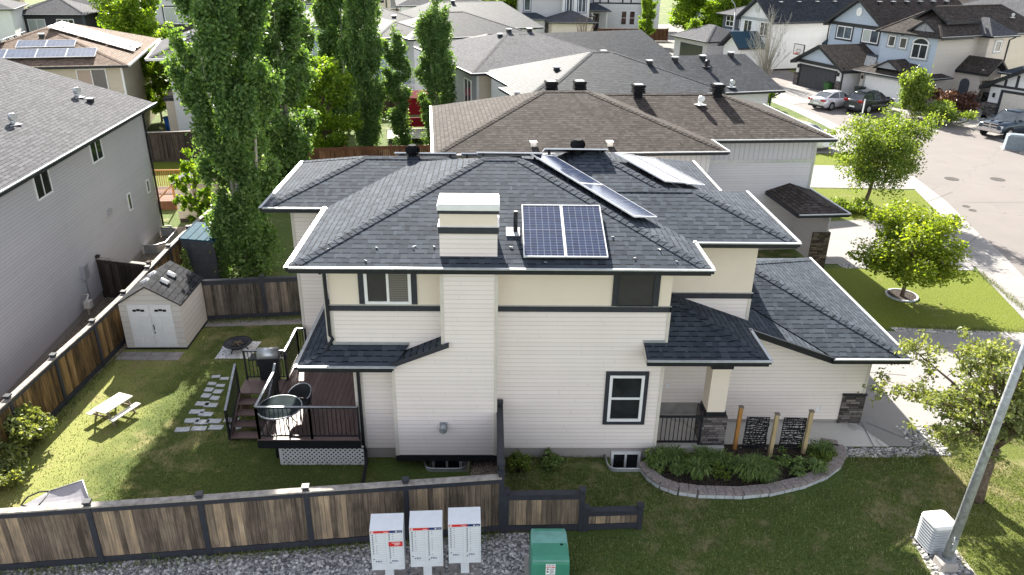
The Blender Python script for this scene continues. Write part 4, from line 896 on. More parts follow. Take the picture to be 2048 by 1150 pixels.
m = MB(); m.prism([(0, 0, .2), (1.7, 0, .2), (1.7, 0, 2.3), (0, 0, 1.9)], (0, 1.8, 0)); m.build('wall', M['siding_tan'], T)
m = MB(); m.prism([(-.1, -.1, 1.92), (1.8, -.1, 2.36), (1.8, -.1, 2.42), (-.1, -.1, 1.98)], (0, 2.0, 0)); m.build('roof', M['black'], T)
m = MB(); m.box(.02, .02, 0, 1.68, 1.78, .2); m.build('base', M['fence_d'], T)
T = thing('garden_deck', 'small reddish wooden deck with orange railing beside the grey house', 'deck', (at(312, 420).x, at(312, 420).y, 0), .1)
m = MB()
for i in range(9): m.box(-.9, i*.3, .42, 1.0, i*.3+.28, .46)
m.build('deck_boards', M['fence_r'], T); m = MB(); m.box(-.9, 0, 0, 1.0, .03, .42); m.build('deck_fascia', M['fence_r'], T)
m = MB()
for x in (-.9, 1.0): m.box(x-.045, 2.6, 0, x+.045, 2.69, 1.4)
m.box(-2.2, 2.62, 1.34, 1.0, 2.67, 1.4)
for i in range(28): m.box(-2.15+i*.113, 2.63, .5, -2.12+i*.113, 2.66, 1.34)
m.box(.96, 0, 0, 1.04, .08, 1.4); m.fr(Vector((.98, .05, 1.3)), Vector((-.55, -.6, -.55)), Vector((.7, -.7, 0)), Z, 1.6, .05, .06); m.build('railing', M['post_w'], T)
# fire pit
c = at(478, 702)
m = MB(); q = [at(430, 718), at(497, 717), at(523, 684), at(455, 684)]; m.prism([(p_.x, p_.y, 0) for p_ in q], (0, 0, .025)); o_ = m.build('gravel_square', M['chips']); tag(o_, 'square of white stone chips under the fire pit', 'gravel bed')
tag(pebbles('gravel', (q[0].x, q[0].y, q[2].x-.05, q[2].y), 500, .015, .03, 'whitemark', .02), 'loose white chips on the fire pit square', 'gravel')
T = thing('fire_pit', 'black steel fire bowl on a square of white stone chips', 'fire pit', (c.x, c.y, .025))
m = MB(); rg = [[(r*math.cos(a), r*math.sin(a), z_) for a in np.linspace(0, 2*math.pi, 25)[:-1]] for r, z_ in ((.12, .10), (.28, .16), (.37, .28), (.47, .30), (.47, .315), (.36, .31), (.26, .2), (.05, .15))]
m.loft(rg); m.build('bowl', M['black'], T)
for i in range(3): a = i*2.09; m = MB(); m.tube([(.25*math.cos(a), .25*math.sin(a), .16), (.34*math.cos(a), .34*math.sin(a), 0)], .018, 6); m.build('leg', M['black'], T)
m = MB()
for i in range(5): a = i*1.3; m.tube([(.2*math.cos(a), .2*math.sin(a), .27), (-.1*math.cos(a+.4), -.1*math.sin(a+.4), .31)], .03, 6)
m.build('log', M['bark'], T)
# stepping stones
st = [(432, 754), (449, 758), (424, 768), (441, 772), (418, 780), (436, 784), (412, 792), (430, 797), (405, 808), (422, 811), (394, 824), (412, 829), (384, 842), (404, 845), (428, 843), (463, 841), (365, 860), (398, 858), (432, 856), (470, 855)]
for i, (x, y) in enumerate(st):
    p_ = at(x, y); m = MB(); w_ = .26 if i < 8 else .40; d_ = .15 if i < 4 else .21; ang = random.uniform(-.12, .12); ring = []
    for (sx, sy) in ((-1, -1), (0, -1.04), (1, -1), (1.03, 0), (1, 1), (0, .97), (-1, 1), (-.98, 0)):
        xx, yy = w_/2*sx*random.uniform(.93, 1.05), d_/2*sy*random.uniform(.9, 1.06); ring.append((xx*math.cos(ang)-yy*math.sin(ang), xx*math.sin(ang)+yy*math.cos(ang), 0))
    m.prism(ring, (0, 0, .03)); o_ = m.build('stepping_stone', M['flag'], loc=(p_.x, p_.y, 0))
    tag(o_, 'pale flat stepping stone in the lawn path from the deck stairs', 'stepping stone', 'stepping stones in the back lawn')
# picnic table
a, b = at(212, 830), at(240, 812); c = at(231, 833)
T = thing('picnic_table', 'pale wooden picnic table with attached benches on the sunny lawn', 'table', (c.x, c.y, 0), R(-22), None, (.78, .80, .86))
def pk(name, mt, boxes, tubes=()):
    m = MB()
    for b_ in boxes: m.box(*b_)
    for p_, r in tubes: m.tube(p_, r, 4, smooth=False)
    m.build(name, M[mt], T)
pk('table_top', 'plank_w', [(-.32+k*.132, -.62, .52, -.195+k*.132, .62, .555) for k in range(5)])
pk('bench', 'plank_w', [(-.66, -.62, .29, -.53, .62, .325), (-.525, -.62, .29, -.43, .62, .325)]); pk('bench', 'plank_w', [(.43, -.62, .29, .525, .62, .325), (.53, -.62, .29, .66, .62, .325)])
for s_ in (-1, 1):
    pk('leg_frame', 'plank_g', [(-.62, s_*.45-.02, .23, .62, s_*.45+.02, .29), (-.3, s_*.45-.022, .46, .3, s_*.45+.022, .52)], [([(-.2, s_*.45, .5), (-.48, s_*.45, 0)], .045), ([(.2, s_*.45, .5), (.48, s_*.45, 0)], .045)])
# canopy swing at the lower left
T = thing('swing_canopy', 'grey canvas swing canopy on a curved black frame in the lower left corner', 'swing', (at(100, 1015).x, -2.6, 0))
A, B, C_, D_ = at(95, 984, .95), at(165, 961, 1.15), at(184, 1018, .9), at(10, 1030, .8); o0 = Vector(T.location)
m = MB(); E_ = at(90, 1020, 1.5)
def bil(p0, p1, p2, p3, nu, nv, sag):
    g = [[(p0*(1-u)+p1*u)*(1-v)+(p3*(1-u)+p2*u)*v-Z*sag*math.sin(math.pi*u)*math.sin(math.pi*v)-o0 for u in np.linspace(0, 1, nu)] for v in np.linspace(0, 1, nv)]
    return g
g = bil(D_, C_, B, A, 10, 7, .06)
for r0, r1 in zip(g[:-1], g[1:]):
    for i in range(9): m.poly([r0[i], r0[i+1], r1[i+1], r1[i]], smooth=True); m.poly([r0[i]-Z*.03, r1[i]-Z*.03, r1[i+1]-Z*.03, r0[i+1]-Z*.03], smooth=True)
m.build('canopy', M['cover'], T)
m = MB(); m.tube([A-o0, B-o0, C_-o0], .022, 6); m.build('canopy_frame', M['pole'], T)
m = MB(); cv = [at(x, y, 1.15)-o0 for x, y in ((42, 1010), (55, 994), (78, 984), (100, 982), (90, 996), (76, 1012), (60, 1015), (42, 1010))]; m.tube(cv, .018, 6); m.build('curved_arm', M['black'], T)
m = MB()
for q in (C_, D_+Vector((.2, 0, 0))): m.tube([q-o0, Vector((q.x-o0.x, q.y-o0.y+.1, 0))], .02, 6)
m.build('post', M['black'], T)
# ---------------------------------------------------------------- mail boxes, transformer, pedestal, lamp
def text(par, s, loc, size, mat, rx=R(90), rz=0.0, name='lettering', ext=.001, align='LEFT'):
    cu = bpy.data.curves.new(name, 'FONT'); cu.body = s; cu.size = size; cu.extrude = ext; cu.align_x = align
    o = bpy.data.objects.new(name, cu); COL.objects.link(o); dg = bpy.context.evaluated_depsgraph_get()
    me = bpy.data.meshes.new_from_object(o.evaluated_get(dg)); bpy.data.objects.remove(o); bpy.data.curves.remove(cu)
    o = bpy.data.objects.new(name, me); COL.objects.link(o); me.materials.clear(); me.materials.append(M[mat]); o.parent = par
    o.location = loc; o.rotation_euler = (rx, 0, rz); return o
def mailbox(label, fl, fr, rz, notice=False, seed=0):
    T = thing('community_mailbox', label, 'mail box', ((fl.x+fr.x)/2, (fl.y+fr.y)/2+.17, 0), rz, 'community mail boxes by the fence')
    w, d, z0, z1, zb = .69, .40, .42, 1.50, 1.60; rd = random.Random(seed)
    m = MB(); m.prism([(-w/2, -d/2, z0), (-w/2, d/2, z0), (-w/2, d/2, zb), (-w/2, -d/2, z1)], (w, 0, 0)); m.build('cabinet', M['mbox'], T, bevel=.012)
    m = MB(); m.box(-.09, -.1, 0, .09, .1, z0); m.build('pedestal', M['mbox'], T)
    m = MB(); m.box(-.36, -.42, -.05, .36, .34, .03); m.build('concrete_pad', M['slab'], T)
    yf = -d/2
    m = MB(); m.box(-w/2+.015, yf-.004, z1-.075, .06, yf, z1-.015); s_ = m.build('red_strip', M['red'], T)
    m = MB(); m.box(.06, yf-.004, z1-.075, w/2-.015, yf, z1-.015); m.build('navy_strip', M['navy'], T)
    m = MB(); m.box(-w/2+.035, yf-.006, z1-.068, -w/2+.05, yf-.004, z1-.022); m.cbox((-w/2+.065, yf-.005, z1-.034), .025, .003, .02); m.cbox((-w/2+.065, yf-.005, z1-.058), .02, .003, .012)
    m.cbox((.205, yf-.005, z1-.045), .028, .003, .028); m.cbox((.205, yf-.0052, z1-.045), .04, .003, .01); m.build('emblem', M['whitemark'], T)
    m = MB()
    for k in range(5): m.cbox((-.03+k*.018-.02, yf-.005, z1-.052), .012, .002, .016)
    for k in range(4): m.cbox((.25+k*.018, yf-.005, z1-.052), .012, .002, .012)
    m.build('small_print', M['whitemark'], s_)
    m = MB(); rows = 13
    for cx in (-w/2+.04, .04):
        for k in range(rows+1):
            zz = z1-.10-k*.062; 
            if zz > z0+.15: m.box(cx, yf-.0015, zz, cx+.27, yf, zz+.0035)
        m.box(cx+.275, yf-.0015, z0+.05, cx+.279, yf, z1-.09); m.box(cx-.012, yf-.0015, z0+.05, cx-.009, yf, z1-.09)
    m.build('door_seam', M['line'], T)
    m = MB()
    for ci, cx in enumerate((-w/2+.055, .055)):
        for k in range(rows-2 if ci else rows-4):
            zz = z1-.125-k*.062
            if notice and ci and 3 <= k <= 4: continue
            m.cbox((cx, yf-.004, zz), .022, .008, .024)
            if (k+ci+seed) % 7 != 5: m.cbox((cx+.07, yf-.0015, zz+.008), .018, .003, .013)
        m.cbox((cx, yf-.004, z0+.30-ci*.10), .024, .008, .026)
    m.build('lock', M['ink'], T)
    for cx in (-.17, .17):
        m = MB(); m.cbox((cx-.02, yf-.004, z0+.24), .125, .006, .034); b_ = m.build('navy_badge', M['navy'], T)
        m = MB(); m.cbox((cx-.05, yf-.008, z0+.24), .03, .003, .018); m.cbox((cx+.01, yf-.008, z0+.245), .05, .003, .012); m.build('badge_mark', M['whitemark'], b_)
    m = MB(); m.box(w/2-.13, yf-.002, z0+.10, w/2-.03, yf, z0+.108); m.build('small_print', M['line'], T)
    if notice:
        m = MB(); m.box(.035, yf-.005, z1-.44, .325, yf, z1-.315); b_ = m.build('red_notice', M['red'], T)
        m = MB()
        for k, (xa, xb) in enumerate(((.10, .26), (.15, .27), (.16, .24))):
            x = xa
            while x < xb: m.box(x, yf-.007, z1-.352-k*.028, x+.014, yf-.005, z1-.337-k*.028); x += .019
        m.build('small_print', M['whitemark'], b_)
    return T
rz_ = .045
mailbox('grey community mail box with the red notice on its door, leftmost of three', at(737, 1060, 1.5), at(806, 1057, 1.5), rz_, True, 1)
mailbox('grey community mail box standing between two others', at(817, 1054, 1.5), at(884, 1051, 1.5), rz_, False, 2)
mailbox('grey community mail box nearest the green transformer box', at(895, 1047, 1.5), at(961, 1044, 1.5), rz_, False, 3)
T = thing('transformer_box', 'green steel transformer box with a white warning label beside the gravel', 'transformer', (1.22, -4.15, 0))
def rr(z_, w, y0, y1, r=.13, n=5):
    pts = []
    for cx, cy, a0 in ((w/2-r, y1-r, 0), (-w/2+r, y1-r, 90)): pts += [(cx+r*math.cos(R(a0+90*i/n)), cy+r*math.sin(R(a0+90*i/n)), z_) for i in range(n+1)]
    r2 = .03
    for cx, cy, a0 in ((-w/2+r2, y0+r2, 180), (w/2-r2, y0+r2, 270)): pts += [(cx+r2*math.cos(R(a0+90*i/2)), cy+r2*math.sin(R(a0+90*i/2)), z_) for i in range(3)]
    return pts
m = MB(); m.loft([rr(.06, .82, -.62, .36), rr(.86, .80, -.62, .34), rr(.98, .78, -.58, .33), rr(1.0, .73, -.5, .30)], smooth=False); m.build('cabinet', M['green'], T)
m = MB(); m.poly([(-.385, -.60, .96), (.385, -.60, .96), (.385, .1, 1.02), (-.385, .1, 1.02)]); m.poly([(-.385, .1, 1.02), (.385, .1, 1.02), (.36, .32, .985), (-.36, .32, .985)])
m.poly([(.385, -.60, .96), (.385, -.60, .9), (.385, .32, .9), (.36, .32, .985), (.385, .1, 1.02)]); m.poly([(-.385, -.60, .96), (-.385, .1, 1.02), (-.36, .32, .985), (-.385, .32, .9), (-.385, -.60, .9)]); m.poly([(-.385, -.60, .96), (-.385, -.60, .9), (.385, -.60, .9), (.385, -.60, .96)]); m.build('lid', M['green_t'], T)
m = MB()
for x, y, r in ((.22, -.20, .045), (.26, -.18, .04), (.18, -.26, .03), (-.27, -.3, .035), (.2, -.33, .025), (.26, -.5, .04)):
    m.poly([(x+r*math.cos(a)*random.uniform(.6, 1.1), y+r*math.sin(a)*random.uniform(.5, 1.0), .96+(y+.6)/.7*.06+.004) for a in np.linspace(0, 2*math.pi, 10)[:-1]])
m.build('bird_dropping', M['whitemark'], T)
m = MB(); m.box(-.10, -.628, .60, .10, -.621, .885); lb = m.build('warning_label', M['whitemark'], T)
text(lb, '2A22P', (-.085, -.629, .828), .062, 'ink'); m = MB(); m.box(-.09, -.631, .785, .09, -.628, .81); m.build('red_band', M['red'], lb)
text(lb, 'DANGER', (-.08, -.632, .789), .03, 'whitemark')
m = MB(); m.poly([(-.085, -.630, .735), (-.03, -.630, .735), (-.0575, -.630, .78)]); m.box(-.08, -.631, .66, -.04, -.629, .70)
for k in range(6): m.box(-.015, -.630, .75-k*.024, .08-.01*(k % 3), -.629, .758-k*.024)
m.build('warning_symbol', M['ink'], lb)
m = MB(); m.box(-.02, -.64, .5, .03, -.60, .575); m.build('latch', M['black'], T)
m = MB(); m.box(-.5, -.75, -.05, .48, .46, .06); m.build('concrete_pad', M['found'], T)
c = at(1868, 1100)
T = thing('air_unit', 'pale louvred outdoor cooling unit beside the lamp post base', 'cooling unit', (c.x, c.y+.1, .02), .12)
m = MB(); s2 = .30
def sq(z_, s_, r=.09, n=4): return [(sx*(s_-r)+r*math.cos(R(a0+90*i/n)), sy*(s_-r)+r*math.sin(R(a0+90*i/n)), z_) for sx, sy, a0 in ((1, 1, 0), (-1, 1, 90), (-1, -1, 180), (1, -1, 270)) for i in range(n+1)]
rings = [sq(.03, .27)]
for k in range(9): z_ = .06+k*.075; rings += [sq(z_, .262), sq(z_+.012, .302), sq(z_+.05, .285), sq(z_+.055, .262)]
m.loft(rings, smooth=False); m.build('louvred_case', M['ac'], T)
m = MB(); m.loft([sq(.725, .295), sq(.75, .30), sq(.80, .29), sq(.825, .24), sq(.83, .10)]); m.build('lid', M['white'], T); m = MB(); m.loft([sq(0, .29), sq(.03, .29)]); m.build('base', M['black'], T)
T = thing('lamp_post', 'tall weathered grey steel street lamp post on a concrete footing', 'street lamp', (10.19, -4.0, 0))
m = MB(); m.tube([(.02, .05, .2), (.10, .03, 3), (.26, .02, 7.5)], [.105, .09, .066], 14); m.build('pole', M['pole'], T)
m = MB(); m.tube([(.26, .02, 7.5), (.34, .05, 8.2), (.6, .3, 8.7), (1.4, 1.1, 8.9)], [.055, .05, .045, .04], 8); m.build('arm', M['pole'], T)
m = MB(); m.cbox((1.6, 1.3, 8.9), .5, .25, .12, .8); m.build('lamp_head', M['pole'], T)
m = MB(); m.loft([sq(0, .20, .05), sq(.2, .19, .05), sq(.24, .15, .05)], smooth=False); m.build('footing', M['found'], T)
m = MB(); m.cbox((.02, .05, .25), .28, .28, .03); m.tube([(-.05, -.08, .75), (-.07, -.14, .78), (-.05, -.08, .95)], .015, 6); m.box(-.03, -.075, .55, .07, -.055, .85); m.build('hand_hole', M['pole'], T)
# ---------------------------------------------------------------- front bed
bed = [at(*p_) for p_ in ((1288, 940), (1300, 958), (1322, 974), (1350, 984), (1400, 991), (1480, 993), (1540, 987), (1600, 973), (1645, 955), (1672, 935), (1680, 915), (1670, 898), (1640, 893))]
m = MB(); inner = [(p_.x, p_.y, .10) for p_ in bed]+[(9.0, .49, .10), (6.4, .49, .10), (6.35, .1, .10), (4.36, .08, .1), (4.1, -.1, .1)]
m.poly(inner[::-1] if sum((inner[i][0]*inner[(i+1) % len(inner)][1]-inner[(i+1) % len(inner)][0]*inner[i][1]) for i in range(len(inner))) < 0 else inner)
o_ = m.build('flower_bed', M['mulch']); o_['kind'] = 'structure'
def polyline(pts, step):
    out = []; acc = 0
    for a, b in zip(pts[:-1], pts[1:]):
        L = (b-a).length
        while acc <= L: out.append((a+(b-a)*(acc/L), (b-a).normalized())); acc += step
        acc -= L
    return out
T = thing('garden_edging', 'curved brown block edging round the front flower bed', 'edging', (bed[5].x, bed[5].y, 0)); o0 = Vector(T.location)
m = MB(); m2 = MB(); m3 = MB()
for p_, d in polyline(bed, .225):
    rz0 = math.atan2(d.y, d.x)+random.uniform(-.05, .05); q = p_-o0
    m.cbox((q.x, q.y, .17), .217, .30, .07, rz0); m2.cbox((q.x, q.y+.01, .065), .215, .25, .13, rz0)
m.build('cap_block', M['paver'], T, bevel=.01); m2.build('base_block', M['flag'], T, bevel=.008)
posts = [((1468, 903), 'post_w', 'orange stained cedar post in the flower bed beside the stone column'), ((1538, 918), 'post_p', 'pale timber post standing between the two dark garden screens'), ((1605, 912), 'post_p', 'pale timber post at the right end of the flower bed')]
for (px_, mt, lab) in posts:
    p_ = at(*px_); T = thing('timber_post', lab, 'post', (p_.x, p_.y, 0)); m = MB(); m.cbox((0, 0, .72), .095, .095, 1.44, 0); m.build('post', M[mt], T)
    m = MB(); m.cbox((0, 0, 1.455), .12, .12, .03, 0); m.build('post_cap', M['black'] if False else M['plank_g'], T)
PX = [at(*p_[0]) for p_ in posts]
def screen(label, x, y, rz, seed):
    T = thing('garden_screen', label, 'screen', (x, y, .10), rz, 'dark screens hung between the timber posts'); rd = random.Random(seed); w, h = .62, 1.02
    m = MB(); t_ = .02
    for b_ in ((-w/2, 0, 0, -w/2+t_, .02, h), (w/2-t_, 0, 0, w/2, .02, h), (-w/2, 0, 0, w/2, .02, t_), (-w/2, 0, h-t_, w/2, .02, h)): m.box(*b_)
    rows = 15
    for r in range(rows):
        z0 = h*(r+.5)/rows; k = 7; zs = [z0+rd.uniform(-.022, .022) for _ in range(k+1)]
        xs_ = [-w/2+w*i/k for i in range(k+1)]
        for i in range(k):
            a, b_ = Vector((xs_[i], .004, zs[i])), Vector((xs_[i+1], .004, zs[i+1])); d = (b_-a); m.fr(a, d.normalized(), Y, d.normalized().cross(Y)*-1, d.length, .012, .036+rd.uniform(-.008, .012))
            if r and rd.random() < .75: xx = xs_[i]+rd.uniform(0, w/k); m.fr(Vector((xx, .004, z0-h/rows-.01)), Vector((rd.uniform(-.5, .5), 0, 1)).normalized(), Y, Vector((1, 0, 0)), h/rows+.03, .012, .02)
    m.build('screen_panel', M['black'], T)
    m = MB()
    for sx in (-1, 1):
        for z_ in (.03, h-.03): m.tube([(sx*(w/2-.01), .01, z_), (sx*(w/2+.12), .01, z_+(.09 if z_ > .5 else -.06))], .005, 4)
    m.build('wire_hanger', M['vent_g'], T)
screen('dark cut metal garden screen between the orange post and the middle post', 7.17, .30, -.03, 5)
screen('dark cut metal garden screen between the two pale timber posts', 8.17, .27, -.03, 6)
# ---------------------------------------------------------------- plants
def leaf_mesh(name, P, size, mat, flat=.0, asp=.62):
    """leaf-shaped faces at the points P, turned at random (flat: share lying level)"""
    P = np.asarray(P); n = len(P); a = RNG.normal(size=(n, 3)); a /= np.linalg.norm(a, axis=1)[:, None]
    nz = RNG.normal(size=(n, 3)); nz[:, 2] = np.abs(nz[:, 2])+flat; nz /= np.linalg.norm(nz, axis=1)[:, None]
    u = np.cross(nz, a); u /= np.linalg.norm(u, axis=1)[:, None]; w = np.cross(nz, u)
    s = size*RNG.uniform(.65, 1.35, (n, 1)); q = s*asp*RNG.uniform(.8, 1.2, (n, 1))
    fold = nz*s*.22
    V = np.stack([P-u*s, P-w*q+fold, P+u*s, P+w*q+fold], 1).reshape(-1, 3)
    me = bpy.data.meshes.new(name); me.vertices.add(4*n); me.vertices.foreach_set('co', V.ravel())
    me.loops.add(4*n); me.loops.foreach_set('vertex_index', np.arange(4*n, dtype=np.int32))
    me.polygons.add(n); me.polygons.foreach_set('loop_start', np.arange(0, 4*n, 4, dtype=np.int32))
    me.update(calc_edges=True); me.materials.append(M[mat]); me.validate(); return me
def put(name, me, par):
    o = bpy.data.objects.new(name, me); COL.objects.link(o); o.parent = par; return o
def clumps(cs, rs, per, squash=.8, hollow=.55):
    out = []
    for c, r in zip(cs, rs):
        k = max(3, int(per*r*r)); d = RNG.normal(size=(k, 3)); d /= np.linalg.norm(d, axis=1)[:, None]
        rad = r*(hollow+(1-hollow)*RNG.random((k, 1))**.6)*(1+.22*RNG.normal(size=(k, 1))); p = np.array(c)+d*rad*np.array((1, 1, squash)); out.append(p)
    return np.concatenate(out)
def poplar_mesh(Hh, Rr, n, stems, seed, leaf=.085):
    """columnar aspen: near-upright branches from several stems, leaves in tufts along them"""
    g = np.random.default_rng(seed); pts = []; m = MB()
    for sx, sy, sh in stems:
        h = Hh*sh; lean = g.normal(size=2)*.15
        path = [(sx*(.35+.9*min(1, t*1.6))+lean[0]*t+.06*math.sin(5*t), sy+lean[1]*t, h*t) for t in np.linspace(0, 1, 9)]
        m.tube(path, [max(.012, .11*(1-t)**.8) for t in np.linspace(0, 1, 9)], 7)
        for b in range(int(38*sh)):
            t = g.uniform(.0, .93); p0 = np.array(path[0])*(1-t)+np.array(path[-1])*t; an = g.uniform(0, 6.283)
            prof = min(1, (.52+t*1.15) if Rr > 1.1 else (.72+t*1.4))*(1-t**4.5)**.8+.06; L = Rr*prof*g.uniform(.65, 1.15); rise = L*g.uniform(1.2, 2.4)
            p1 = p0+np.array((math.cos(an)*L, math.sin(an)*L, rise*.55)); p2 = p1+np.array((math.cos(an)*L*.12, math.sin(an)*L*.12, rise*.6))
            if b % 3 == 0: m.tube([p0, p1, p2], [.022, .012, .005], 5)
            for k in range(7):
                s = g.uniform(.25, 1.0); q = p0*(1-s)**2+2*s*(1-s)*p1+s*s*p2; r = g.uniform(.16, .34)
                kk = max(5, int(n/(38*sh*7*len(stems)))); pts.append(q+g.normal(size=(kk, 3))*r*np.array((.55, .55, .8)))
        for k in range(16):
            t = g.uniform(.8, 1.0); q = np.array(path[0])*(1-t)+np.array(path[-1])*t; pts.append(q+g.normal(size=(14, 3))*np.array((.14, .14, .3)))
    for k in range(70):                                   # low shoots, leafy almost to the ground
        an = g.uniform(0, 6.283); r = Rr*math.sqrt(g.uniform(0, 1))*.7; z = g.uniform(.3, 3.0); c0 = stems[k % len(stems)]
        pts.append(np.array((c0[0]*.6+r*math.cos(an), c0[1]*.6+r*math.sin(an), z))+g.normal(size=(max(12, int(n/1100)), 3))*np.array((.2, .2, .3)))
    P = np.concatenate(pts); P = P[P[:, 2] > .1]
    return leaf_mesh('crown', P, leaf, 'leaf_pop'), m.mesh('trunk', M['bark_p'])
def tree_of(name, label, cat, loc, meshes, rz=0.0, sc_=(1, 1, 1), group=None):
    T = thing(name, label, cat, loc, rz, group, sc_); put('crown', meshes[0], T); put('trunk', meshes[1], T); return T
PA = poplar_mesh(14, 1.25, 120000, [(-.25, .1, .92), (.3, -.2, 1.0), (.85, .3, .86)], 3, .072)
PB = poplar_mesh(13, .95, 60000, [(0, 0, 1), (.3, .25, .85), (-.3, .1, .9)], 5, .082)
PC = poplar_mesh(12, .62, 20000, [(0, 0, 1)], 8, .10)
g_ = 'tall columnar poplars behind the yards'
def gp(x, y): p_ = at(x, y); return (p_.x, p_.y, 0)
tree_of('poplar_tree', 'tallest many stemmed poplar beside the blue roofed steel shed', 'tree', gp(492, 548), PA, 0, (1.0, 1.0, 1.0), g_)
tree_of('poplar_tree', 'dark broad poplar just behind and right of the tallest one', 'tree', gp(588, 400), PB, 1.0, (1.25, 1.25, 1.03), g_)
tree_of('poplar_tree', 'broad full poplar at the reddish fence left of the thin sparse one', 'tree', gp(742, 302), PB, 2.2, (.92, .92, 1.0), g_)
tree_of('poplar_tree', 'thin sparse poplar with a pale stem by the crimson patio canopy', 'tree', gp(806, 296), PC, .3, (1.0, 1.0, .66), g_)
tree_of('poplar_tree', 'double topped poplar beside the brown roof corner', 'tree', gp(874, 296), PB, 3.6, (.95, .95, .80), g_)
tree_of('poplar_tree', 'slim poplar rising behind the bright maple', 'tree', gp(668, 262), PC, 1.9, (1.1, 1.1, .92), g_)
tree_of('poplar_tree', 'slim poplar between the bright maple and the broad full poplar', 'tree', gp(698, 268), PC, 4.1, (.95, .95, 1.1), g_)
tree_of('poplar_tree', 'poplar hidden half behind the dark broad one by the bright maple', 'tree', gp(628, 300), PC, 5.1, (1.0, 1.0, .8), g_)
def round_tree(Hh, R_, n, seed, mat, leaf, trunk_h=1.2, tr=.09, nb=26, gap=.0, squash=.8, bark='bark', low=.0, lean=(0, 0)):
    g = np.random.default_rng(seed); m = MB(); cs = []; rs = []
    top = np.array((lean[0], lean[1], Hh*.8)); base = np.array((0, 0, 0.)); fork = np.array((lean[0]*.35, lean[1]*.35, trunk_h))
    m.tube([base, base*.5+fork*.5+np.array((.03, 0, 0)), fork], [tr*1.25, tr, tr*.85], 9); m.tube([fork, fork*.5+top*.5, top], [tr*.8, tr*.45, .012], 7)
    cz = (trunk_h+Hh)/2; hz = (Hh-trunk_h)/2
    for b in range(nb):
        z = g.uniform(trunk_h+low, Hh*.96); k = (z-cz)/hz; rad = R_*math.sqrt(max(.05, 1-k*k*.85))*g.uniform(.45, 1.02); an = b*2.4+g.uniform(-.4, .4)
        e = np.array((lean[0]*(z/Hh)+rad*math.cos(an), lean[1]*(z/Hh)+rad*math.sin(an), z)); t = min(.9, max(0, (z-trunk_h)/(Hh-trunk_h)*.7)); s0 = fork*(1-t)+top*t
        mid = s0*.45+e*.55-np.array((0, 0, .12*rad)); m.tube([s0, mid, e], [tr*.42, tr*.24, .008], 6)
        for s in (.5, .7, .85, 1.0, 1.06):
            q = (1-s)**2*s0+2*s*(1-s)*mid+s*s*e+g.normal(size=3)*R_*.1
            if g.random() > gap: cs.append(q); rs.append(R_*g.uniform(.13, .28))
    per = n/sum(r*r for r in rs); P = clumps(cs, rs, per, squash, .25)
    return leaf_mesh('crown', P, leaf, mat), m.mesh('trunk', M[bark])
BR = round_tree(6.2, 1.9, 17000, 21, 'leaf_bri', .09, 1.2, .09, 30)
tree_of('maple_tree', 'bright green maple among the dark poplars', 'tree', gp(655, 330), BR, 0, (1.1, 1.1, 1.0))
tree_of('maple_tree', 'large bright tree beyond the brown solar roof at upper left', 'tree', (-36, 64, 0), BR, 1.0, (1.9, 1.9, 1.5)); tree_of('maple_tree', 'bright small tree beside the grey sided house behind the brown solar roof', 'tree', (-25.5, 42, 0), BR, 2.0, (.75, .75, .85))
SB = round_tree(3.4, .8, 1900, 22, 'leaf_bri', .10, .3, .04, 18)
tree_of('young_tree', 'yellow green young tree over the tan plywood shed', 'tree', gp(402, 470), SB, 0, (1.0, 1.0, 1.15))
tree_of('maple_tree', 'bright yellow green tree glowing between the poplars', 'tree', gp(622, 250), BR, 3.0, (.75, .75, .8))
T2 = round_tree(4.7, 2.3, 21000, 31, 'leaf_mid', .062, 1.45, .09, 38, .05, .75, lean=(.55, 0))
tree_of('street_tree', 'leaning bushy green tree on the lawn of the brown roofed house', 'tree', gp(1728, 410), T2, 0, (1.08, 1.08, 1.05))
T1 = round_tree(3.75, 1.75, 20000, 33, 'leaf_yel', .055, 1.25, .055, 36, .0, .75)
tree_of('street_tree', 'round yellow green tree in a ring of stones on the lawn', 'tree', gp(1803, 594), T1, .5, (1.24, 1.24, .95))
p_ = at(1803, 592); T = thing('tree_ring', 'pale stone ring of mulch around the round yellow green tree', 'edging', (p_.x, p_.y, 0))
m = MB()
for k in range(22): a = k*2*math.pi/22; m.cbox((.58*math.cos(a), .58*math.sin(a), .03), .15, .07, .08, a+1.57)
m.build('edging_stone', M['flag'], T); m = MB(); m.cyl((0, 0, 0), .56, .045, 24); m.build('mulch', M['mulch'], T)
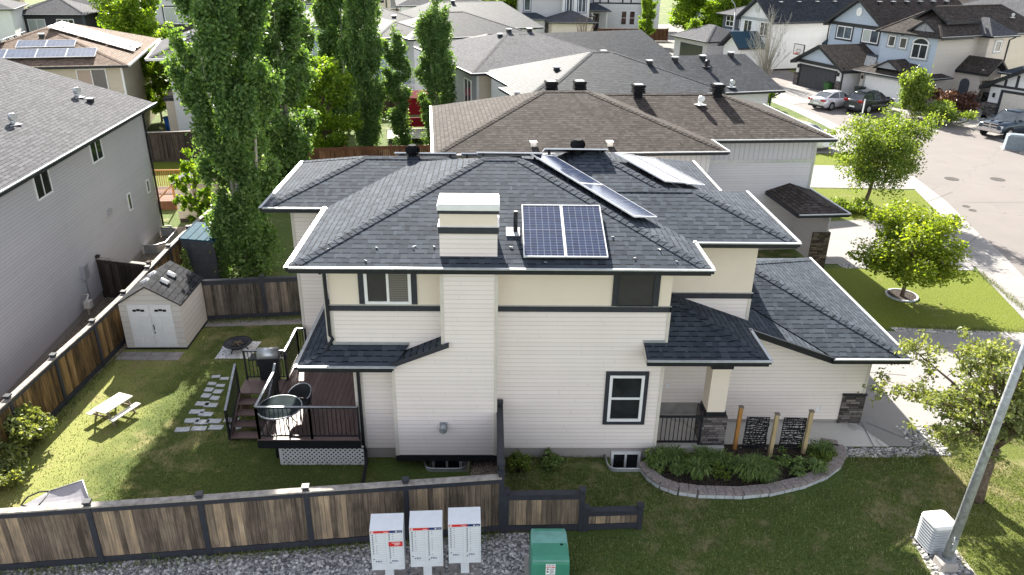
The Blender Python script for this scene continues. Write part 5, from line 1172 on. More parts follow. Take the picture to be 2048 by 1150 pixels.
# crab apple at the right: thick leaning trunk, long thinly leaved branches
g = np.random.default_rng(77); m = MB(); b0 = at(1950, 997); pts = []
fork = np.array((.32, .30, 1.35)); m.tube([(0, 0, -.02), (.06, .06, .5), (.2, .2, 1.0), fork], [.21, .165, .15, .14], 12)
ends = [(-1.5, .9, 2.5), (-1.1, .2, 3.0), (-1.9, 2.0, 2.3), (-.7, 1.6, 3.6), (.3, 1.1, 4.0), (1.2, .6, 3.6), (1.9, -.1, 2.7), (1.6, 1.7, 3.3), (.4, 2.4, 3.3), (-1.0, 2.7, 2.9), (2.6, .9, 2.9), (.2, .1, 3.9), (1.0, -.5, 2.5), (2.2, 2.2, 3.1), (-1.4, -.1, 1.9), (-.2, .9, 3.9), (1.9, .4, 3.9)]
for e in ends:
    e = np.array(e); mid = fork*.5+e*.5+np.array((0, 0, .35)); m.tube([fork, fork*.6+mid*.4, mid, e], [.075, .05, .033, .008], 7)
    for k in range(15):
        s = g.uniform(.3, 1.0); q = (1-s)**2*fork+2*s*(1-s)*mid+s*s*e; d = g.normal(size=3)*np.array((.42, .42, .28)); t = q+d; m.tube([q, q*.5+t*.5+np.array((0, 0, .05)), t], [.011, .007, .004], 4)
        for j in range(6): pts.append(q+(t-q)*g.uniform(.2, 1.1)+g.normal(size=(10, 3))*.08)
CR = leaf_mesh('crown', np.concatenate(pts), .05, 'leaf_pale'); tree_of('crabapple_tree', 'pale leaved tree with thick leaning trunk beside the lamp post', 'tree', (b0.x, b0.y, 0), (CR, m.mesh('trunk', M['bark'])))
# bushes
def bush(name, label, cat, loc, R_, Hh, n, mat, leaf, seed, group=None):
    g = np.random.default_rng(seed); k = 16; cs = [(R_*.75*g.uniform(-1, 1), R_*.75*g.uniform(-1, 1), Hh*g.uniform(.25, .85)) for _ in range(k)]; rs = [R_*g.uniform(.28, .5) for _ in range(k)]
    T = thing(name, label, cat, loc, 0, group); P = clumps(cs, rs, n/sum(r*r for r in rs), Hh/R_*.55, .3); P[:, 2] = np.maximum(P[:, 2], .02); put('foliage', leaf_mesh('foliage', P, leaf, mat), T)
    m = MB()
    for c in cs[:9]: m.tube([(c[0]*.15, c[1]*.15, 0), (c[0]*.5, c[1]*.5, c[2]*.6), c], [.018, .012, .005], 5)
    m.build('stem', M['bark'], T); return T
def gl(x, y): p_ = at(x, y); return (p_.x, p_.y, 0)
bush('shrub', 'pale leaved shrub against the golden fence at left', 'shrub', gl(74, 885), .5, .95, 1300, 'leaf_pale', .055, 1)
bush('shrub', 'large pale leaved shrub at the left frame edge', 'shrub', (-12.75, .05, 0), .85, 1.35, 3000, 'leaf_pale', .06, 2); bush('shrub', 'low pale shrub beside the large left edge shrub', 'shrub', (-12.35, -.95, 0), .6, .55, 1100, 'leaf_pale', .05, 3)
bush('shrub', 'round grey green shrub at the house wall left of the brighter one', 'shrub', gl(1036, 944), .33, .48, 900, 'leaf_mid', .04, 4); bush('shrub', 'small bright shrub at the house wall', 'shrub', gl(1100, 930), .30, .34, 700, 'leaf_bed', .045, 5)
bush('red_bush', 'rust red bush near the beige house entrance', 'shrub', (39.2, 48.4, 0), 1.7, 2.1, 3600, 'leaf_red', .11, 6)
bush('shrub', 'bright upright shrub in front of the beige garage', 'shrub', (35.2, 46.8, 0), 1.35, 4.0, 5200, 'leaf_mid', .10, 7); bush('shrub', 'low spreading bright shrub beside the rust red bush', 'shrub', (36.4, 44.6, 0), 2.0, 1.8, 5200, 'leaf_mid', .09, 8)
bush('shrub', 'green shrub under the leaning bushy tree', 'shrub', gl(1712, 425), 1.0, .55, 2000, 'leaf_mid', .07, 9); bush('shrub', 'bright shrub at the corner of the blue grey roof', 'shrub', gl(1528, 214), .7, 1.6, 1300, 'leaf_bri', .09, 10)
bush('shrub', 'pink tinged shrub behind the beige shed', 'shrub', (-11.4, 8.75, 0), .6, 1.4, 900, 'leaf_red', .05, 11)
bush('shrub', 'shrub behind the reddish fence near the turbine vent', 'shrub', gl(890, 310), .7, 1.4, 900, 'leaf_bri', .09, 15)
for i, (x, y, s, lab) in enumerate(((-50, 70, 2.0, 'bright shrub at the far left edge beyond the brown solar roof'), (-46, 68, 1.7, 'shrub below the white framed windows of the dark house'), (-42.5, 69, 2.1, 'greyer shrub right of the others before the dark house'), (-53, 66, 2.2, 'yellow green shrub lowest at the left edge of the photo'))): bush('shrub', lab, 'shrub', (x, y, 0), s, 3.0, 1600, 'leaf_bri', .2, 20+i)
T = thing('spruce_sapling', 'small blue green conifer in front of the steel shed', 'tree', gl(378, 568)); cs = []; 
for k in range(60): z = random.uniform(.1, 1.5); r = .34*(1-z/1.6)*random.uniform(.4, 1); a = random.uniform(0, 6.28); cs.append((r*math.cos(a), r*math.sin(a), z))
put('crown', leaf_mesh('crown', clumps(cs, [.1]*60, 2200), .035, 'leaf_bed'), T); m = MB(); m.tube([(0, 0, 0), (0, 0, 1.55)], [.03, .006], 6); m.build('trunk', M['bark'], T)
# the bed: clumps of strap leaves, each clump a plant
def strap_mesh(R_, Hh, n, seed, wd=.016):
    g = np.random.default_rng(seed); m = MB()
    for k in range(n):
        a = g.uniform(0, 6.283); L = R_*g.uniform(.4, 1.1); h = Hh*g.uniform(.6, 1.1); d = Vector((math.cos(a), math.sin(a), 0)); s_ = Vector((-d.y, d.x, 0))*wd*g.uniform(.6, 1.3)
        b = Vector((g.normal()*R_*.15, g.normal()*R_*.15, 0)); p1 = b+d*L*.4+Z*h*.85; p2 = b+d*L*.8+Z*h; p3 = b+d*L*1.15+Z*h*g.uniform(.5, .95)
        V = [b-s_, b+s_, p1+s_, p1-s_, p2+s_*.8, p2-s_*.8, p3]; i0 = len(m.v); m.v += [tuple(q) for q in V]
        m.f += [(i0, i0+1, i0+2, i0+3), (i0+3, i0+2, i0+4, i0+5), (i0+5, i0+4, i0+6)]; m.mi += [0]*3; m.sm += [False]*3
    return m.mesh('foliage', M['leaf_bed'])
SM = [strap_mesh(.36, .44, 300, i, (.008, .011, .007)[i]) for i in range(3)]; SW = [strap_mesh(.24, .26, 140, 10+i, .022) for i in range(2)]
SB2 = []
for q_, (mt_, n_) in enumerate((('leaf_mid', 520), ('leaf_bed', 420))):
    g = np.random.default_rng(60+q_); cs_ = [(g.normal()*.13, g.normal()*.13, g.uniform(.06, .30)) for _ in range(9)]
    SB2.append(leaf_mesh('foliage', clumps(cs_, [.13]*9, n_/(9*.0169), .8, .3), .034, mt_))
spots = [(4.45, -.35, 0), (4.85, -.25, 0), (5.2, -.45, 0), (5.65, -.3, 0), (6.05, -.45, 0), (6.45, -.65, 0), (6.85, -.75, 0), (7.15, -.85, 0), (5.9, -.8, 0), (6.6, -1.0, 0), (5.3, -.95, 0), (7.75, -.45, 1), (8.15, -.5, 1), (8.5, -.75, 1), (8.85, -.25, 0), (7.95, -.9, 1), (9.05, .1, 0), (8.75, .15, 1), (7.0, -1.1, 0), (4.8, -.8, 1)]
for i, (x, y, k) in enumerate(spots):
    T = thing('bed_plant', 'clump of low broad leaves in the right half of the front bed' if k else 'clump of dark strap leaves in the front flower bed', 'plant', (x, y, .1), i*1.3, 'plants in the front bed', ((lambda s_: (s_, s_, s_*(.72 if y > -.5 else 1)))(random.uniform(.7, 1.2)))); put('foliage', SB2[i % 2] if i % 3 == 2 else (SW[i % 2] if k else SM[i % 3]), T)
    T['label'] = 'rounded leafy plant among the strap leaved clumps of the front bed' if i % 3 == 2 else T['label']
bush('shrub', 'bright leafy shrub at the left end of the front bed', 'shrub', (4.28, -.55, 0), .30, .62, 800, 'leaf_bed', .045, 40)
# far trees along the top
for i, (x, y, s, hs, mm, lab) in enumerate(((28.5, 98, 2.3, 2.0, BR, 'large bright tree beside the upper street lamp'), (32.5, 93, 2.0, 1.7, BR, 'bright tree right of the upper street lamp'), (38, 118, 2.2, 1.7, BR, 'pale far tree above the white and blue house'), (25.5, 84, .8, .75, BR, 'young bright tree in front of the far brown fence'), (22.0, 99, .75, 1.15, BR, 'narrow young tree before the white half timbered house'), (2.5, 108, 1.5, 1.3, BR, 'far bright round tree at the top centre'), (-3, 106, 1.5, 1.3, T2, 'far dark tree at the top centre'), (-9, 104, 1.6, 1.5, T2, 'far dark tree left of the top centre'), (57, 128, 3.0, 2.2, T2, 'far dark tree behind the blue gabled house'), (-70, 118, 2.6, 2.0, T2, 'far tree behind the dark house at upper left'), (-28, 100, 2.2, 1.8, BR, 'far bright tree left of the tall poplars'), (-52, 100, 2.0, 1.7, T2, 'tree behind the dark house gable at upper left'), (12, 128, 2.2, 1.8, T2, 'far dark tree behind the white half timbered house'))):
    tree_of('far_tree', lab, 'tree', (x, y, 0), mm, i*.9, (s, s, hs), 'trees among the far houses')
# bare tree with basketball hoop in front
g = np.random.default_rng(5); m = MB()
for k in range(60):
    a = g.uniform(0, 6.28); L = g.uniform(.5, 2.5); h = g.uniform(3.0, 7.4); p0 = Vector((g.normal()*.12, g.normal()*.12, 0)); p1 = Vector((math.cos(a)*L*.35, math.sin(a)*L*.35, h*.45)); p2 = Vector((math.cos(a)*L, math.sin(a)*L, h)); m.tube([p0, p1, p2], [.05, .03, .008], 5)
    for j in range(4): s = g.uniform(.4, .9); q = p1*(1-s)+p2*s; m.tube([q, q+Vector((g.normal()*.5, g.normal()*.5, g.uniform(.4, 1.2)))], [.014, .005], 4)
T = thing('bare_tree', 'leafless pale grey tree in front of the white and blue house', 'tree', (28.4, 64.5, 0)); m.build('branches', M['bark_p'], T)
m = MB()
for k in range(70):
    a = g.uniform(0, 6.28); L = g.uniform(.3, 1.2); h = g.uniform(1, 4.2); m.tube([Vector((0, 0, 0)), Vector((math.cos(a)*L*.4, math.sin(a)*L*.4, h*.5)), Vector((math.cos(a)*L, math.sin(a)*L, h))], [.03, .02, .008], 4)
T = thing('bare_shrub', 'brown leafless shrub before the white half timbered house', 'shrub', (11.2, 82, 0), 0, None, (1.4, 1.4, 1.3)); m.build('branches', M['bark'], T)
# creeping plants on the left yard edge and a few weeds at the gravel
for i, (x, y) in enumerate(((500, 1082), (320, 1104), (560, 1076), (960, 1055))):
    p_ = at(x, y); T = thing('weed', 'dry weed tuft at the foot of the front fence', 'plant', (p_.x, p_.y-.1, 0), i, 'weeds at the front fence', (.5, .5, .45)); put('foliage', SM[i % 3], T)
# ---------------------------------------------------------------- neighbouring houses (each built in its own frame)
def house(label, O, deg, name='house'):
    return thing(name, label, 'house', (O[0], O[1], 0), R(deg))
def loc(T, Pw):
    return Matrix.Rotation(-T.rotation_euler[2], 3, 'Z') @ (Vector(Pw)-Vector(T.location))
def boxes(par, name, mat, bs, prisms=()):
    m = MB()
    for b in bs: m.box(*b)
    for pts, d in prisms: m.prism(pts, d)
    return m.build(name, M[mat], par)
def strips(par, name, mat, segs, n, w=.14, d=.03):
    """flat boards on a wall with outward normal n, one mesh"""
    m = MB(); n = Vector(n)
    for a, b in segs:
        a, b = Vector(a), Vector(b); u = (b-a).normalized(); v = n.cross(u); m.fr(a-v*w/2, u, v, n, (b-a).length, w, d)
    return m.build(name, M[mat], par)
# grey house at the left
T = house('large grey sided house with grey gable roof at the left edge', (-15.6, 17.2), 4.5)
m = MB(); m.box(-11.2, -20, .3, 0, 0, 5.85); m.prism([(-11.2, 0, 5.85), (0, 0, 5.85), (-5.6, 0, 7.75)], (0, -20, 0)); m.build('wall', M['siding_grey'], T)
boxes(T, 'foundation', 'found', [(-11.1, -19.9, -.1, -.04, -.05, .3)])
r = gable(T, 'shingle_g', -11.65, -20.5, .45, .5, 6.02, .32, 'y'); gutter(r, [(.45, -20.5, 6.02), (.45, .5, 6.02)])
for s0, s1, z0, z1, c in ((4.68, 5.74, 4.88, 5.76, 2), (9.1, 10.18, 4.84, 5.72, 2), (2.93, 3.3, 2.2, 2.95, 1), (.68, 1.02, 2.27, 2.87, 1)):
    window(T, (0, -s1, z0), Y, X, s1-s0, z1-z0, c, 1, 'glass', fw=.055, deep=.04)
downspout(T, [(.38, .1, 5.9), (.06, .02, 5.6), (.06, .0, .4), (.3, .3, .25)], .05)
hood_vent(T, -1.72, -7.15, 6.68, -.6); hood_vent(T, -1.70, -1.92, 6.68, -.6); box_vent(T, -1.15, -2.07, 6.52, s=.7)
boxes(T, 'dryer_vent', 'vent_g', [(0, -5.35, 2.75, .12, -5.15, 2.95)]); boxes(T, 'meter_box', 'vent_g', [(0, -8.55, 1.35, .16, -8.2, 1.85), (0, -8.42, .2, .06, -8.34, 1.35)])
m = MB(); m.tube([(.25, -9.1, .2), (.25, -9.1, .75), (.25, -8.85, .9), (.05, -8.85, .9)], .035, 6); m.cbox((.27, -9.05, .62), .22, .26, .26); m.build('gas_meter', M['offwhite'], T)
m = MB(); ring = [(.02, -.35), (.55, -.38), (.85, -.6), (.85, -2.3), (.55, -2.6), (.02, -2.65)]
for k in range(6):
    o0, o1 = .015*(k % 2), .015*((k+1) % 2)
    for (xa, ya), (xb, yb) in zip(ring[:-1], ring[1:]): m.poly([(xa+o0, ya, .07*k), (xb+o0, yb, .07*k), (xb+o1, yb, .07*(k+1)), (xa+o1, ya, .07*(k+1))])
m.tube([(x, y, .42) for x, y in ring], .03, 5); m.build('window_well', M['vent_g'], T)
c = at(244, 534); U = thing('air_conditioner', 'white outdoor air conditioner with dark fan behind the dark board fence', 'cooling unit', (c.x, c.y, 0), .08)
boxes(U, 'case', 'white', [(-.36, -.36, 0, .36, .36, .7)]); m = MB(); m.cyl((0, 0, .70), .30, .02, 20); m.build('fan_grille', M['black'], U)
# brown roofed house right behind
T = house('brown roofed house with pale grey batten walls directly behind the middle house', (-2.32, 11.84), 4.9)
ze, p = 5.3, .32
hip(T, 'shingle_b', 0, 0, 11.65, 9.7, ze, p, sides='frl', caps=(0, 1, 4)); hip(T, 'shingle_b', 4, 1.96, 17.2, 9.75, ze-.004, p, sides='fr', caps=(1, 4))
boxes(T, 'wall', 'siding_nbr', [(.5, .5, .25, 11.15, 9.2, 4.2), (5, 2.5, .25, 16.7, 9.25, 4.2)]); boxes(T, 'upper_wall', 'batten_grey', [(.5, .5, 4.2, 11.15, 9.2, 5.2), (5, 2.5, 4.2, 16.7, 9.25, 5.2)])
boxes(T, 'band', 'vent_g', [(.47, .47, 4.14, 11.18, .5, 4.28), (11.15, .47, 4.14, 11.18, 2.4, 4.28), (11.2, 2.47, 4.14, 16.73, 2.5, 4.28)]); boxes(T, 'foundation', 'found', [(.55, .55, -.1, 11.1, 9.1, .25), (5, 2.55, -.1, 16.65, 9.2, .25)])
boxes(T, 'corner_trim', 'vent_g', [(16.62, 2.475, .3, 16.72, 2.56, 5.2)])
def zb(x, y): return max(ze+p*min(x, 11.65-x, y, 9.7-y), ze+p*min(x-4, 17.2-x, y-1.96, 9.75-y))
for px_ in ((1097, 181), (1153, 181), (1276, 186), (1432, 184)):
    q = loc(T, at(px_[0], px_[1], 6.62)); louvre_vent(T, q.x, min(q.y, 5.6), zb(q.x, min(q.y, 5.6))-.1, .02)
for px_, z_ in (((1067, 277), 5.75), ((1220, 276), 5.75)): q = loc(T, at(px_[0], px_[1], z_)); box_vent(T, q.x, q.y, zb(q.x, q.y)-.02, s=.72, dark='vent_g', top='white')
q = loc(T, at(1400, 206, 6.3)); hood_vent(T, q.x, q.y, zb(q.x, q.y), -1.2, 'white'); q = loc(T, at(1034, 197, 6.3)); box_vent(T, q.x, q.y, zb(q.x, q.y)-.02, s=.72, dark='vent_g', top='metal_lip')
a, b = loc(T, at(1597, 429, 2.85)), loc(T, at(1697, 427, 2.85)); hip(T, 'shingle_b', a.x, min(a.y, b.y), b.x, min(a.y, b.y)+5.5, 2.85, .32, sides='fr', caps=(1,), name='garage_roof')
boxes(T, 'garage_wall', 'siding_nbr', [(16.3, min(a.y, b.y)+.45, .2, b.x-.45, min(a.y, b.y)+5, 2.75)]); boxes(T, 'stone_pier', 'stone_b', [(b.x-1.15, min(a.y, b.y)+.36, 0, b.x-.38, min(a.y, b.y)+.45, 1.9), (b.x-.45, min(a.y, b.y)+.45, 0, b.x-.38, min(a.y, b.y)+.9, 1.9)])
boxes(T, 'outlet', 'white', [(16.05, 2.46, .6, 16.15, 2.5, .78)])
# stepped grey roof behind it
T = house('pale sided house with stepped blue grey hip roof behind the brown roof', (1.46, 23.16), 16)
ze, p = 5.3, .33
hip(T, 'shingle_bl', 0, 0, 11, 4.2, ze-.004, p, sides='fl', caps=(0,)); hip(T, 'shingle_bl', .7, .003, 12.4, 10.4, ze, p, sides='fl', caps=(0, 1, 4))
r = gable(T, 'shingle_bl', 6, 0.006, 15.9, 8.9, ze-.009, p, 'x'); gutter(r, [(0, .0, ze-.01), (15.9, .0, ze-.01)])
boxes(T, 'wall', 'siding_pale', [(.6, .6, .2, 15.3, 8.2, 5.2)]); m = MB(); m.prism([(15.3, .6, 5.2), (15.3, 8.2, 5.2), (15.3, 4.45, 6.5)], (-.2, 0, 0)); m.build('gable_wall', M['siding_pale'], T)
def zg(x, y): return max(ze+p*min(x, y, 4.2-y), ze+p*min(x-.7, 12.4-x, y, 10.4-y), ze+p*min(y, 8.9-y) if x > 6 else 0)
for px_, z_ in (((1113, 145), 6.05), ((1163, 103), 6.8), ((1207, 103), 6.9), ((1299, 121), 6.65), ((1350, 118), 6.65), ((1405, 116), 6.65), ((1461, 113), 6.65)):
    q = loc(T, at(px_[0], px_[1], z_)); box_vent(T, q.x, q.y, zg(q.x, q.y)-.02, s=.95)
q = loc(T, at(1412, 133, 6.3)); hood_vent(T, q.x, q.y, zg(q.x, q.y), -1.2, 'black'); q = loc(T, at(1465, 152, 6.1)); hood_vent(T, q.x, q.y, zg(q.x, q.y), -1.2, 'vent_g')
downspout(T, [(15.75, .15, 5.1), (15.4, .5, 4.8), (15.4, .5, .3)], .05)
# hip roofed house with grey and beige walls beyond
T = house('house with grey hip roof, slate side wall and beige front wall', (-1.42, 32.24), 20)
r = hip(T, 'shingle_g', 0, 0, 12.4, 14.4, 5.3, .33, rid=((5.2, 7.2, 7.0), (7.2, 7.2, 7.0)), sides='fl', caps=(0, 1, 4))
boxes(T, 'wall', 'siding_tan', [(.52, .5, .2, 11.9, 1.2, 5.2)]); boxes(T, 'side_wall', 'siding_slate', [(.5, .52, .2, 11.9, 13.9, 5.2)]); boxes(T, 'corner_trim', 'siding_pale', [(.46, .46, .2, .6, .6, 5.2)])
window(T, (.5, 3.2, 2.9), -Y, -X, 1.5, 1.7, 2, 1, 'glass_b', fw=.08)
def zh(x, y): return 5.3+1.7*min(x/5.2, y/7.2, (12.4-x)/5.2, 1)
for px_, z_ in (((1000, 74), 6.7), ((1011, 63), 6.95), ((1055, 63), 6.95), ((1097, 63), 6.9), ((1138, 62), 6.9)): q = loc(T, at(px_[0], px_[1], z_)); box_vent(T, min(max(q.x, 1), 11), min(q.y, 7.2), zh(q.x, min(q.y, 7.2))-.03)
# next house round the curve
T = house('house with plain grey roof and a fence behind its right gable end', (4.6, 36.6), 25)
hip(T, 'shingle_bl', -5.5, 4.6, 5, 12, 5.35, .34, sides='f', caps=(1, 4)); r = gable(T, 'shingle_bl', -1, 0, 9.6, 9.4, 5.3, .34, 'x'); gutter(r, [(-1, 0, 5.3), (9.6, 0, 5.3)])
boxes(T, 'wall', 'siding_pale', [(-1, .5, .2, 9.1, 8.9, 5.2), (-5, 5, .2, 4.5, 11.5, 5.2)]); m = MB(); m.prism([(9.1, .5, 5.2), (9.1, 8.9, 5.2), (9.1, 4.7, 6.6)], (-.2, 0, 0)); m.build('gable_wall', M['siding_pale'], T)
# far dark roof
T = house('distant house with wide dark blue grey roof left of the white houses', (-6.6, 58.2), 24)
hip(T, 'shingle_bl', 0, 0, 12.5, 14, 5.3, .3, rid=((3.2, 7.5, 7.3), (11.2, 7.5, 7.3)), sides='f', caps=(0, 1, 4)); boxes(T, 'wall', 'siding_white', [(.5, .5, 0, 12, 13.5, 5.2)])
box_vent(T, 3.6, 7.2, 7.15, s=1.1); box_vent(T, 5.6, 7.2, 7.2, s=1.1)
# pale blue house
T = house('pale blue sided house with several grey hip roofs beyond the poplars', (-10.3, 51.2), 28)
hip(T, 'shingle_bl', 0, 0, 6, 9, 5.3, .36, sides='fl', caps=(0, 1)); hip(T, 'shingle_bl', 2.7, -1.4, 15, 8.4, 5.25, .36, sides='fl', caps=(0, 1, 4)); hip(T, 'shingle_bl', -3.2, 9.4, 9, 19.5, 5.6, .36, sides='fl', caps=(0, 1, 4))
boxes(T, 'wall', 'siding_blue', [(.5, .5, 0, 6, 8.5, 5.2), (-2.7, 10, 0, 8.5, 19, 5.5)]); boxes(T, 'front_wall', 'siding_white', [(3.2, -.9, 0, 14.5, 8, 5.15)])
window(T, (4.2, -.9, 3.0), X, -Y, 1.2, 1.8, 1, 1, 'glass_b', 'black', .1); window(T, (1.2, .5, 2.6), X, -Y, 1.0, 1.6, 1, 1, 'glass_b'); downspout(T, [(5.9, -.95, 5.1), (5.9, -.95, .2)], .06)
box_vent(T, .6, 2.5, 5.5, s=1.1); box_vent(T, 6.0, 14.2, 7.2, s=1.1); box_vent(T, 4.2, 6.2, 6.3, s=1.1)
# brown roofed house with solar panels, upper left
T = house('pale yellow house with brown roof carrying blue and glaring solar panels', (-23.6-11.2*math.cos(R(15)), 34.0-11.2*math.sin(R(15))), 15)
ze, p = 5.3, .33; hip(T, 'shingle_tan', 0, 0, 11.2, 15.5, ze, p, sides='f', lip='black', fascia='siding_char' if False else 'black', caps=(0, 1)); 
m = MB(); m.box(11.2, 0, 5.2, 11.3, 15.5, 5.32); m.build('gutter', M['white'], T)
boxes(T, 'wall', 'siding_tan', [(.5, .5, 0, 10.7, 15, 5.2)]); boxes(T, 'corner_trim', 'white', [(10.62, .46, 0, 10.74, .58, 5.2)])
window(T, (8.0, .5, 3.7), X, -Y, 1.75, 1.35, 2, 1, 'blind_t', second='blind')
n_ = Vector((0, -p, 1)); v_ = Vector((0, 1, p))
solar(T, (2.3, .9, ze+p*.9), X, v_, 1.72, 1.25, n_, 4, 'solar_d', .16); solar(T, (4.4, 2.35, ze+p*2.35), X, v_, 1.7, 1.0, n_, 2, 'solar_d', .16)
n_ = Vector((p, 0, 1)); v_ = Vector((-1, 0, p))
for yy, kk in ((4.9, 3), (6.6, 3), (7.8, 3)):
    for k in range(kk): solar(T, (10.8-k*1.68, yy, ze+p*(.4+k*1.68)), Y, v_, 1.12, 1.72, n_, 1, 'solar_d', .16)
n_ = Vector((-p, 0, 1)); v_ = Vector((1, 0, p))
for k in range(3): solar(T, (2.6, 8.2-k*1.75, ze+p*2.6), -Y, v_, 1.7, 1.1, n_, 1, 'solar_d', .16)
box_vent(T, 5.6, 4.1, ze+p*4.1, s=1.0)
# dark bungalow, upper left
T = house('charcoal bungalow with pale grey hip roof and white framed windows', (-64.3, 91.2), 9)
hip(T, 'shingle_g', 0, 0, 9.2, 9, 3.4, .42, sides='f', lip='metal_lip', caps=(0, 1)); hip(T, 'shingle_g', -.5, 7, 13.5, 18, 3.9, .36, sides='f', caps=(0, 1, 4))
boxes(T, 'wall', 'siding_char', [(.5, .5, 0, 8.7, 8.5, 3.3), (0, 7.6, 0, 13, 17.5, 3.8)]); boxes(T, 'corner_trim', 'siding_dark', [(.4, .4, 0, .7, .7, 3.3), (8.5, .4, 0, 8.8, .7, 3.3)])
window(T, (1.6, .5, 1.0), X, -Y, 2.2, 1.8, 2, 1, 'curtain', fw=.1); window(T, (5.2, .5, .8), X, -Y, 2.2, 2.0, 3, 1, 'glass', fw=.13); window(T, (10.5, 7.6, 1.8), X, -Y, .9, 1.4, 1, 1, 'glass', fw=.12)
c = at(27, 18, 4.6); T = house('pale stucco house whose roof corner shows at the upper left edge', (c.x, c.y), 20)
hip(T, 'shingle_g', -12, 0, 0, 10, 4.6, .33, sides='fr', lip='white'); boxes(T, 'wall', 'stucco_w', [(-11.5, .5, 0, -.5, 9.5, 4.5)]); boxes(T, 'lower_wall', 'siding_grey', [(-11.4, .42, 0, -3, .5, 1.3)])
# half timbered dark house
c = at(296, 60, 2.5); T = house('dark house with white half timbered gables behind the bright upper left tree', (c.x, c.y), 8)
boxes(T, 'wall', 'siding_pale', [(0, 0, 0, 9, 8, 6.2)], [([(3.2, -.02, 6.2), (9, -.02, 6.2), (6.1, -.02, 8.3)], (0, 4, 0))]); boxes(T, 'side_wall', 'siding_dark', [(-3.2, -.6, 0, 0.6, 7, 5.2)], [([(-3.2, -.6, 5.2), (.6, -.6, 5.2), (-1.3, -.6, 6.8)], (0, 4, 0))])
gable(T, 'shingle', 2.8, -.5, 9.5, 8, 6.2, .72, 'y', .25); gable(T, 'shingle', -3.7, -1.1, 1.1, 7, 5.1, .82, 'y', .25)
strips(T, 'half_timber', 'black', [((x, -.03, 6.2), (x, -.03, 6.2+.72*(min(x-2.8, 9.5-x))-.1)) for x in (4.0, 5.0, 6.1, 7.2, 8.3)]+[((2.8, -.03, 6.25), (9.3, -.03, 6.25))], -Y, .16)
strips(T, 'half_timber', 'white', [((x, -.63, 5.2), (x, -.63, 5.2+.82*(min(x+3.5, 1-x))-.1)) for x in (-2.2, -1.3, -.4)]+[((-3.2, -.63, 5.2), (.6, -.63, 5.2)), ((-3.1, -.63, 5.25), (-1.3, -.63, 6.75)), ((.5, -.63, 5.25), (-1.3, -.63, 6.75))], -Y, .16)
window(T, (2.2, 0, 3.2), X, -Y, 3.0, 2.0, 2, 1, 'curtain', 'black', .15, .1); window(T, (-2.2, -.6, 2.6), X, -Y, 1.6, 2.0, 1, 1, 'glass', fw=.12)
hip(T, 'shingle_b', -1, -4, 8, .2, 2.3, .45, sides='f', name='porch_roof'); boxes(T, 'porch_wall', 'siding_dark', [(-.5, -3.5, 0, 7.5, 0, 2.2)])
# grey house behind the tallest poplar
T = house('grey sided two storey house half hidden behind the tallest poplar', (-23.0, 35.5), 17)
hip(T, 'shingle_g', 0, 0, 9, 11, 5.5, .4, sides='fl', lip='white', fascia='white', caps=(0, 1)); boxes(T, 'wall', 'siding_pale', [(1.2, .5, 0, 8.5, 10.5, 5.4)]); boxes(T, 'side_wall', 'siding_tan', [(.6, 1.0, 0, 1.3, 10, 2.6), (1.0, 4.5, 2.6, 1.2, 6.5, 5.4)])
hood_vent(T, 2.6, 3.2, 6.4, -1, 'vent_g'); boxes(T, 'band', 'vent_g', [(1.2, .46, 2.6, 8.5, .5, 2.75)]); boxes(T, 'dryer_vent', 'black', [(.5, .9, 2.55, 1.3, 1.9, 2.75)])
c = at(352, 265); T = thing('waste_bin', 'blue plastic bin beside the grey house behind the poplar', 'bin', (c.x-.2, c.y, 0)); m = MB(); m.cyl((0, 0, 0), .42, 1.05, 14, 0, .50); m.build('body', M['bin_blue'], T); m = MB(); m.cyl((0, 0, 1.05), .53, .07, 14); m.build('lid', M['bin_blue'], T)
# pale house with dark trim seen between the poplar tops
c = at(612, 45, 2.6); T = house('white house with dark blue trimmed windows seen between poplar tops', (c.x, c.y), 6)
boxes(T, 'wall', 'stucco_w', [(-1, 0, 2.4, 10, 8, 5.4)]); boxes(T, 'lower_wall', 'siding_dark', [(-1.0, -.3, 0, 10, 8, 2.4)]); hip(T, 'shingle_b', -1.6, -.6, 10.6, 8.6, 5.4, .5, sides='f'); 
window(T, (.2, 0, 3.2), X, -Y, 1.9, 1.7, 2, 1, 'curtain', 'navy', .15, .1); window(T, (4.2, 0, 3.2), X, -Y, 1.6, 1.7, 2, 1, 'curtain', 'navy', .15, .1)
c = at(735, 22, 2.0); T = house('cream half timbered house at the top behind the pale blue house', (c.x, c.y), 10); boxes(T, 'wall', 'stucco', [(0, 0, 0, 13, 8, 4.6)]); hip(T, 'shingle_bl', -.6, -.6, 13.6, 8.6, 4.6, .45, sides='f')
strips(T, 'half_timber', 'trim', [((1.5+k*1.8, -.03, .5), (1.5+k*1.8, -.03, 4.4)) for k in range(7)]+[((0, -.03, 2.2), (13, -.03, 2.2))], -Y, .2); window(T, (4, 0, 2.5), X, -Y, 2, 1.5, 2, 1, 'glass_b')
